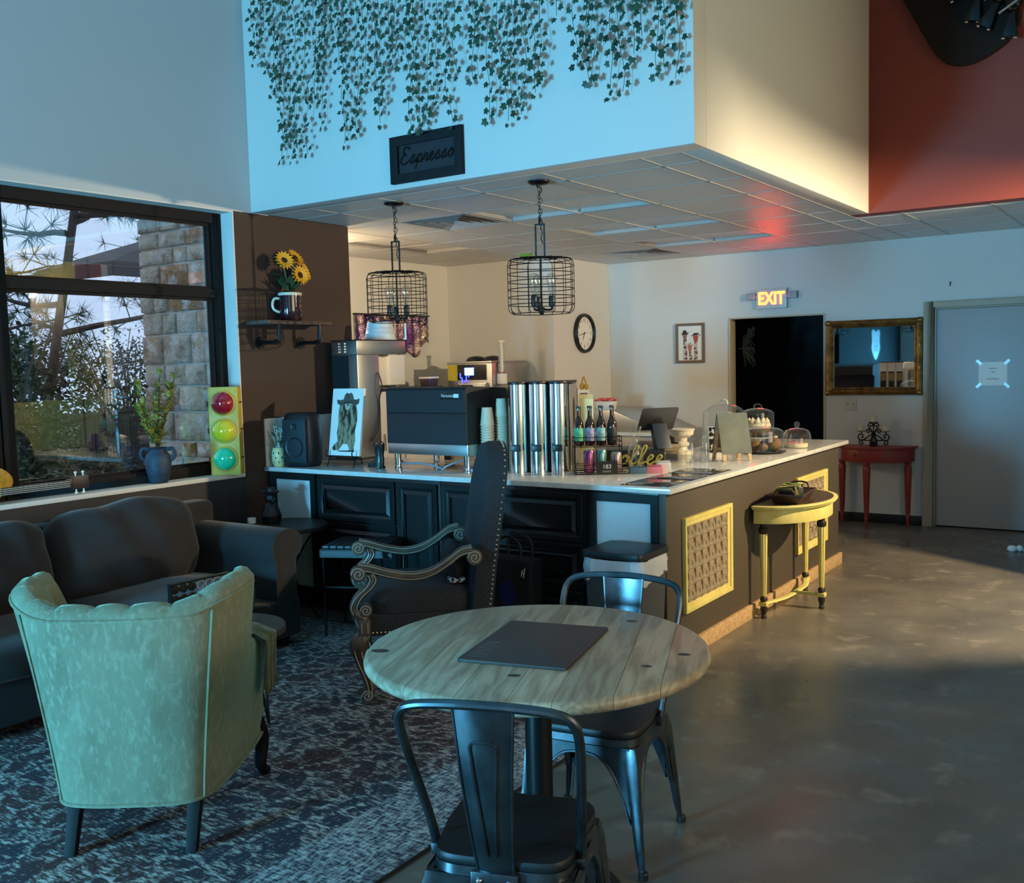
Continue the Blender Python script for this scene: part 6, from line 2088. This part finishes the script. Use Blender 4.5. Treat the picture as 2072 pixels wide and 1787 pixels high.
# draped arm cover
ac = thing('arm_cover', 'crumpled olive velvet cover draped over the right arm of the green armchair', 'arm cover', (-2.81, 1.86, .009), math.radians(35.2))
rows = []
rn = random.Random(2)
for i in range(17):
    v = i / 16
    y = .40 + .185 * v
    row = []
    for j in range(15):
        a = -1 + 2 * j / 14
        drop = max(abs(a) - .35, 0)
        x = .285 + .07 * math.sin(a * 1.35) + .006 * math.sin(v * 17 + a * 5)
        z = .588 - .32 * drop ** 1.05 * (.95 if a > 0 else .45) + .010 * math.sin(v * 9 + a * 7) - .02 * max(0, a) * math.sin(v * PI)
        if a > .35:
            x = .352 + .008 * math.sin(v * 21 + a * 3)
        if a < -.35:
            x = .215
        row.append((x, y + .012 * math.sin(a * 4), z))
    rows.append(row)
b = B().loft(rows, False, False)
b.loft([[(x - .002, y, z - .006) for x, y, z in r] for r in rows], False, False)
b.build('cloth', Mat('olive_velvet', (104, 102, 58), .8).mottle((74, 72, 42), 9).sheen(.6).bump(40, .6, .004).m, ac, angle=70)
fr = B()
for k in range(24):
    y = .405 + .0078 * k
    fr.tube([(.354, y, .40 - .0), (.356 + .003 * math.sin(k), y, .372 - .008 * (k % 3))], .0016, 3)
fr.build('fringe', S('olive_fringe', (96, 90, 54), .9), ac)

# ------------------------------------------------------------------ sofa
sf = Mat('charcoal_twill', (38, 35, 35), .9).mottle((31, 29, 29), 3, lo=.4, hi=.6).sheen(.2).bump(120, .35, .001).m
so = thing('sofa', 'charcoal sofa with rolled arms below the window', 'sofa', (-4.52, 2.72, .009))
# local: x towards the room, y along the wall


def cushion(name, cx, cy, cz, hx, hy, hz, parent, puff=.25, tilt=0.0, seed=1, wr=.01):
    rn = random.Random(seed)
    rows = []
    n, k = 26, 18
    m = Matrix.Translation((cx, cy, cz)) @ Matrix.Rotation(tilt, 4, 'Y')
    ring_n = 40
    b = B(m)
    rr = []
    ph = [rn.uniform(0, 6) for _ in range(6)]
    for i in range(n + 1):
        t = -1 + 2 * i / n
        e = (1 - abs(t) ** 5) ** .5 if abs(t) < 1 else .0
        e = max(e, .03)
        ring = []
        for j in range(ring_n):
            a = 2 * PI * j / ring_n
            c_, s_ = math.cos(a), math.sin(a)
            x = hx * math.copysign(abs(c_) ** .62, c_) * e
            z = hz * math.copysign(abs(s_) ** .5, s_) * (.55 + .45 * e)
            x *= 1 + puff * (1 - (z / hz) ** 2) * (1 - t * t) * .5
            x += wr * math.sin(3 * t + z / hz * 2.4 + ph[0]) * math.sin(5 * z / hz + ph[1] + 2 * t) + wr * .6 * math.sin(11 * t + 3 * z / hz + ph[2])
            z += (wr * .8 * math.sin(2.5 * t + ph[3]) + wr * .5 * math.sin(7 * t + ph[4])) * max(s_, 0)
            ring.append((x, hy * t, z))
        rr.append(ring)
    b.loft(rr)
    return b.build(name, sf, parent, angle=80)


B().box(-.44, .40, -1.14, 1.14, .06, .27).build('base', sf, so, bevel=.02, bseg=3)
B().box(-.46, -.30, -1.14, 1.14, .2, .78).build('back_frame', sf, so, bevel=.04, bseg=4)
for k, yc in enumerate((-.44, .44)):
    cushion('seat_cushion', .10, yc, .345, .40, .438, .095, so, .05, 0, 5 + k, .006)
    cushion('back_cushion', -.17 - .0, yc * .98, .62, .13, .43, .24, so, .6, math.radians(-12), 11 + k, .016)
for s in (-1, 1):
    b = B()
    prof = [(-.085, .06), (-.085, .45), (-.10, .52), (-.105, .58), (-.08, .635), (-.02, .665), (.045, .66), (.10, .625), (.115, .57), (.09, .52), (.06, .47), (.06, .06)]
    prof = [(p.x, p.y) for p in smooth([(a, c, 0) for a, c in prof], 3)]
    rings = [[(x, s * (1.06 + y), z) for y, z in prof] for x in (-.44, -.2, .1, .375)]
    rings.append([(.395, s * (1.06 + y * .93), .36 + (z - .36) * .96) for y, z in prof])
    b.loft(rings).build('arm', sf, so, angle=50)
    B().tube([(.392, s * (1.06 + y * .97), .36 + (z - .36) * .98) for y, z in prof], .006, 6).build('arm_piping', sf, so)
    for x in (-.38, .34):
        B().taper(x - .03, x + .03, s * 1.05 - .03, s * 1.05 + .03, 0, .06, .7).build('foot', M_dkleg, so)

# ------------------------------------------------------------------ tall-backed carved armchair
tc = thing('carved_armchair', 'tall-backed dark armchair with carved scroll arms and nailhead trim', 'armchair', (-3.145, 3.733, .009), math.radians(133))
M_carve = Mat('carved_wood', (96, 80, 66), .42).mottle((62, 50, 42), 12).m
M_gild = S('worn_gilt_edge', (170, 158, 138), .4, .4)
tw2 = Mat('dark_tweed', (34, 33, 36), .9).mottle((52, 51, 54), 160, lo=.5, hi=.6).bump(220, .6, .001).m


def ribbon(path, hw, hx, x, seg=8):
    """carved member in the yz plane at lateral x: path of (y, z, half width)"""
    return B().tube([(x, p.x, p.y) for p in smooth([(y, z, 0) for y, z in path], 5)], hw, seg, up=(1, 0, 0), flat=hx / hw)


def scroll_disc(y, z, r, x, hx, par):
    B(Matrix.Translation((x, y, z)) @ Matrix.Rotation(PI / 2, 4, 'Y')).lathe([(r * .3, -hx), (r, -hx), (r * 1.05, 0), (r, hx), (r * .3, hx)], seg=20).build('scroll', M_carve, par, bevel=.003)
    for s in (-1, 1):
        sp_ = [(x + s * (hx + .001), y + r * (.9 - .75 * i / 22) * math.cos(i * .5), z + r * (.9 - .75 * i / 22) * math.sin(i * .5)) for i in range(23)]
        B().tube(sp_, .0035, 5).build('scroll_line', M_gild, par)


for s in (-1, 1):
    x = .325 * s
    # arm rail
    path = [(.285, .634), (.23, .622), (.15, .596), (.05, .578), (-.04, .592), (-.12, .636), (-.18, .678), (-.235, .69)]
    arm = ribbon(path, .021, .026, x).build('arm', M_carve, tc)
    for sgn in (-1, 1):
        for dz in (-.009, .016):
            B().tube([(x + sgn * .024, p.x, p.y + dz) for p in smooth([(y, z, 0) for y, z in path], 5)], .0032, 5).build('gilt_line', M_gild, arm)
    scroll_disc(.29, .606, .036, x, .026, arm)
    scroll_disc(-.245, .655, .036, x, .026, arm)
    sup = ribbon([(.235, .60), (.225, .575), (.245, .54), (.29, .50), (.315, .455), (.305, .42), (.275, .40), (.27, .385)], .022, .022, x).build('arm_support', M_carve, tc)
    for dy in (-.013, .013):
        B().tube([(x - s * 0 - .023, p.x + dy, p.y) for p in smooth([(.235, .60, 0), (.225, .575, 0), (.245, .54, 0), (.29, .50, 0), (.315, .455, 0), (.305, .42, 0)], 5)], .003, 5).build('gilt_line', M_gild, sup)
    scroll_disc(.262, .435, .03, x, .024, sup)
    blk = B().box(x - .028, x + .028, .242, .298, .315, .395).build('leg_block', M_carve, tc, bevel=.006)
    for sgn in (-1, 1):
        B().tube([(x + sgn * .0285, .256, .33), (x + sgn * .0285, .284, .33), (x + sgn * .0285, .284, .38), (x + sgn * .0285, .256, .38)], .003, 5, True).build('gilt_line', M_gild, blk)
    pth = [(.27, .32), (.293, .285), (.303, .245), (.29, .19), (.268, .13), (.255, .075), (.258, .03)]
    pp_ = smooth([(y, z, 0) for y, z in pth], 5)
    rad_ = [.03 + .014 * math.sin(min(i / 12, 1) * PI) - .011 * max(0, (i - 10) / 20) for i in range(len(pp_))]
    fl_ = B().tube([(x, p.x, p.y) for p in pp_], rad_, 9, up=(1, 0, 0), flat=.85).build('front_leg', M_carve, tc)
    for dy in (-.02, .02):
        B().tube([(x - .026, p.x + dy * (1 - i / 45), p.y) for i, p in enumerate(pp_)], .003, 5).build('gilt_line', M_gild, fl_)
    scroll_disc(.268, .036, .03, x, .024, fl_)
    B().box(x - .026, x + .026, .225, .29, 0, .014).build('foot_pad', M_carve, fl_, bevel=.003)
    B().tube(smooth([(x, -.25, .34), (x, -.27, .2), (x, -.32, .0)], 5), [.026] * 4 + [.022] * 4 + [.019] * 3, 8).build('rear_leg', M_carve, tc)
    B().tube([(x * .98, .25, .17), (x * .98, -.27, .17)], .014, 8).build('stretcher', M_carve, tc)
B().tube([(-.32, 0, .17), (.32, 0, .17)], .014, 8).build('stretcher', M_carve, tc)
B().box(-.30, .30, -.25, .265, .30, .40).build('seat_rail', tw2, tc, bevel=.015, bseg=3)
sx_ = B()
rr = []
for i in range(15):
    z = .402 + .1 * i / 14
    k = 1 - .16 * max(0, (i - 7) / 7) ** 2.2
    rr.append([(.295 * k * math.copysign(abs(math.cos(a)) ** .4, math.cos(a)), .0 + .262 * k * math.copysign(abs(math.sin(a)) ** .4, math.sin(a)), z) for a in [2 * PI * j / 40 for j in range(40)]])
sx_.loft(rr).build('seat_cushion', tw2, tc, angle=60)
outl = [(-.29, .30), (.29, .30), (.295, .6), (.30, .80), (.30, .90), (.285, 1.0), (.24, 1.09), (.15, 1.145), (0, 1.165), (-.15, 1.145), (-.24, 1.09), (-.285, 1.0), (-.30, .90), (-.30, .80), (-.295, .6)]
outl = [(p.x, p.y) for p in smooth([(a, b_, 0) for a, b_ in outl], 3, True)]


def back_y(z):
    return -.215 - .15 * (z - .30)


b = B()
b.loft([[(x, back_y(z) - .095, z) for x, z in outl], [(x * 1.0, back_y(z) - .03, z) for x, z in outl], [(x * .97, back_y(z) + .0, .3 + (z - .3) * .99) for x, z in outl], [(x * .8, back_y(z) + .02, .33 + (z - .33) * .93) for x, z in outl]])
b.build('backrest', tw2, tc, angle=50)
nh = B()
n = len(outl)
tot = 0
for i in range(n):
    x0, z0 = outl[i]
    x1, z1 = outl[(i + 1) % n]
    L = math.hypot(x1 - x0, z1 - z0)
    k = max(1, int(L / .0195))
    for j in range(k):
        x, z = lerp(x0, x1, j / k), lerp(z0, z1, j / k)
        if z > .34:
            nh.sphere((x * 1.004, back_y(z) - .08, z + (.002 if z > 1.1 else 0)), .0058, seg=6, rings=4)
for k in range(27):
    for s in (-1, 1):
        nh.sphere((s * .301, -.24 + .019 * k, .318), .0055, seg=6, rings=4)
for k in range(4):
    for s in (-1, 1):
        nh.sphere((s * .301, .262, .325 + .02 * k), .0055, seg=6, rings=4)
nh.build('nailheads', S('brass_nailhead', (196, 186, 160), .25, .9), tc, kind='stuff')
pil = thing('lumbar_pillow', 'small black pillow with a pale spotted edge on the carved armchair', 'pillow', (-3.005, 3.837, .60), math.radians(133))
rr = []
for i in range(13):
    t = -1 + 2 * i / 12
    e = max((1 - abs(t) ** 3) ** .5, .08)
    rr.append([(.2 * t, .055 * e * math.cos(a), .085 * (.6 + .4 * e) * math.sin(a)) for a in [2 * PI * j / 20 for j in range(20)]])
B().loft(rr).build('pillow_body', S('black_cotton', (24, 23, 27), .9), pil)
B().box(-.19, -.12, -.042, .042, -.082, -.058).build('spotted_edge', Mat('spotted_fabric', (30, 40, 60), .8).mottle((200, 206, 216), 70, lo=.5, hi=.54, detail=1).m, pil, bevel=.01)

# ------------------------------------------------------------------ small tables, bin, bag, figurine
sd = thing('hairpin_table', 'small round dark wood table on black hairpin legs behind the velvet armchair', 'side table', (-3.515, 2.855, .009))
M_dkt = Mat('grey_brown_wood', (78, 70, 66), .5).mottle((56, 50, 48), 4, (1, 8, 1)).m
B().lathe([(.235, .378), (.25, .384), (.25, .408), (.245, .413), (.01, .413)], seg=44).build('tabletop', M_dkt, sd)
for k in range(3):
    a = 2 * PI * k / 3 + .1
    ca, sa = math.cos(a), math.sin(a)
    for w_ in (-.03, .03):
        B().tube([(.17 * ca - w_ * sa, .17 * sa + w_ * ca, .378), (.215 * ca - w_ * .1 * sa, .215 * sa + w_ * .1 * ca, .012), (.215 * ca, .215 * sa, .006)], .005, 6).build('hairpin_leg', M_wire, sd)
    B().box(.14 * ca - .03, .14 * ca + .03, .14 * sa - .03, .14 * sa + .03, .373, .378).build('leg_plate', M_wire, sd)
cg = thing('disc_game', 'upright four-in-a-row disc game with black and clear rings on the hairpin table', 'game', (-3.50, 2.705, .423), math.radians(87))
b = B()
M_gblk = S('game_black', (18, 18, 20), .3)
B().frame(-.15, .15, .02, .25, .008, .012, -.012).build('frame', M_gblk, cg)
for s in (-1, 1):
    B().box(s * .15 - .006, s * .15 + .006, -.05, .05, 0, .02).build('foot', M_gblk, cg)
for i in range(7):
    for j in range(5):
        x, z = -.123 + .041 * i, .05 + .043 * j
        if i < 3:
            B(Matrix.Translation((x, .004, z)) @ Matrix.Rotation(PI / 2, 4, 'X')).lathe([(.0185, 0), (.0195, .004), (.0185, .008), (.006, .009)], seg=16).build('black_disc', M_gblk, cg)
        else:
            B(Matrix.Translation((x, .0, z)) @ Matrix.Rotation(PI / 2, 4, 'X')).lathe([(.02, -.003), (.02, .005), (.014, .006), (.014, -.003), (.02, -.003)], seg=18, caps=False).build('clear_ring', S('frosted_plastic', (150, 156, 166), .25), cg)
        if i < 6 and j < 4 and i < 3:
            pass
bt_ = thing('stool_table', 'black rectangular stool with a slatted top on thin metal legs before the drawers', 'stool', (-4.005, 4.245, .009), math.radians(23))
M_bst = S('black_stool_wood', (30, 32, 38), .45)
for k in range(8):
    B().box(-.178 + .045 * k, -.178 + .041 + .045 * k, -.16, .16, .512, .53).build('slat', M_bst, bt_, bevel=.003)
B().frame(-.19, .19, .465, .511, .008, -.16, -.172).box(-.19, .19, -.172, -.16, .47, .511).box(-.19, .19, .16, .172, .47, .511).box(-.19, -.178, -.16, .16, .47, .511).box(.178, .19, -.16, .16, .47, .511).build('apron', M_bst, bt_)
for x in (-.175, .175):
    for y in (-.155, .155):
        B().tube([(x, y, 0), (x, y, .47)], .008, 8).build('leg', M_blackm, bt_)
B().tube([(-.175, -.155, .29), (.175, -.155, .29)], .006, 6).tube([(-.175, .155, .29), (.175, .155, .29)], .006, 6).tube([(-.175, -.155, .33), (-.175, .155, .33)], .006, 6).tube([(.175, -.155, .33), (.175, .155, .33)], .006, 6).build('rail', M_blackm, bt_)

et = thing('end_table', 'small round dark end table between the sofa arm and the bar', 'side table', (-4.60, 4.185, 0))
B().lathe([(.262, .575), (.275, .58), (.275, .60), (.268, .605), (.01, .605)], seg=44).build('tabletop', S('dark_end_wood', (34, 31, 33), .45), et)
for k in range(4):
    a = PI / 4 + k * PI / 2
    ca, sa = math.cos(a), math.sin(a)
    B().tube(smooth([(.2 * ca, .2 * sa, .575), (.1 * ca, .1 * sa, .42), (.06 * ca, .06 * sa, .3), (.12 * ca, .12 * sa, .12), (.21 * ca, .21 * sa, .006)], 5), .006, 6).build('curved_leg', M_wire, et)
fg = thing('figurine', 'dark faceted figurine wearing a brimmed hat on the end table', 'figurine', (-4.70, 4.19, .6055), math.radians(-20))
M_fig = S('dark_bronze', (24, 24, 28), .35, .3)
B().loft([[(r * math.cos(PI / 4 * k + .2), r * math.sin(PI / 4 * k + .2), z) for k in range(8)] for r, z in ((.055, 0), (.066, .05), (.04, .115), (.03, .13))]).build('body', M_fig, fg, angle=10)
B().loft([[(r * math.cos(PI / 3 * k), r * math.sin(PI / 3 * k), z) for k in range(6)] for r, z in ((.026, .13), (.036, .15), (.034, .175), (.026, .185))]).build('head', M_fig, fg, angle=10)
for s in (-1, 1):
    B().tube([(s * .03 + s * .014 * (1 - math.cos(a)), 0, .15 + .022 * math.sin(a)) for a in [i * PI / 5 - PI / 2 for i in range(11)]], .005, 6).build('ear_loop', M_fig, fg)
B().lathe([(.03, .185), (.062, .192), (.066, .202), (.036, .196), (.03, .222), (.02, .226), (.004, .222)], seg=16, sx=1.1, sy=.8).build('hat', M_fig, fg)
tlc = thing('tealight', 'white tealight holder beside the figurine on the end table', 'candle', (-4.80, 4.12, .6055))
B().lathe([(.022, 0), (.026, .003), (.026, .035), (.023, .036), (.02, .03), (.003, .03)], seg=18).build('holder', M_paper, tlc)
B().lathe([(.02, .0302), (.018, .034), (.003, .034)], seg=16).build('wax', M_cream, tlc)

bn = thing('waste_bin', 'grey waste bin with a white liner folded under a dark lid at the bar corner', 'bin', (-2.285, 4.29, 0))
M_bin = Mat('grey_bin', (84, 88, 92), .42, .3).m
B().taper(-.155, .155, -.145, .145, 0.0, .555, .86).build('bin_body', M_bin, bn, bevel=.02, bseg=3)
b = B()
rn = random.Random(19)
rr = []
for z, k in ((.50, 1.03), (.52, 1.06), (.55, 1.075), (.575, 1.07), (.605, 1.045)):
    ring = []
    for j in range(64):
        a = 2 * PI * j / 64
        c_, s_ = math.cos(a), math.sin(a)
        wob = .004 * math.sin(9 * a + z * 90) + .003 * math.sin(23 * a)
        ring.append((.157 * k * math.copysign(abs(c_) ** .3, c_) + wob * c_, .147 * k * math.copysign(abs(s_) ** .3, s_) + wob * s_, z + (.02 * math.sin(3 * a) + .012 * math.sin(7 * a) if z < .51 else .003 * math.sin(5 * a))))
    rr.append(ring)
b.loft(rr, True, False)
b.build('bin_liner', S('white_plastic_liner', (214, 216, 222), .45), bn, angle=60)
B().rbox(-.168, .168, -.16, .158, .606, .64, .03).build('lid', S('dark_bin_lid', (34, 36, 40), .4), bn, bevel=.008)
B().box(-.05, .05, -.165, -.13, .02, .04).build('pedal', M_black, bn, bevel=.004)
tg = thing('tote_bag', 'black tote bag with a blue patch standing behind the carved armchair', 'bag', (-2.985, 4.345, 0), math.radians(-4))
B().taper(-.15, .15, -.06, .06, 0, .52, .92).build('bag_body', S('black_canvas', (22, 22, 26), .85), tg, bevel=.015, bseg=3)
B().rbox(-.05, .07, -.004, .004, 0, 0.001, .002).build('tag_loop', M_black, tg)
pb_ = B(Matrix.Translation((.0, -.0665, .34)) @ Matrix.Rotation(PI / 2, 4, 'X'))
pb_.prism([(.06 * math.cos(a), .075 * math.sin(a)) for a in [2 * PI * i / 8 + .3 for i in range(8)]], 0, .003)
pb_.build('blue_patch', S('deep_blue_print', (22, 30, 92), .7), tg)
B().tube(smooth([(.09, -.0615, .435), (.1, -.0625, .47), (.095, -.0625, .45), (.11, -.0625, .455), (.115, -.0625, .48), (.105, -.0615, .43)], 4), .0025, 5).build('small_mark', M_paper, tg)
for y in (-.05, .05):
    B().tube(smooth([(-.08, y, .5), (-.075, y, .6), (0, y, .64), (.075, y, .6), (.08, y, .5)], 5), .008, 6).build('handle', S('black_strap', (26, 26, 30), .8), tg)
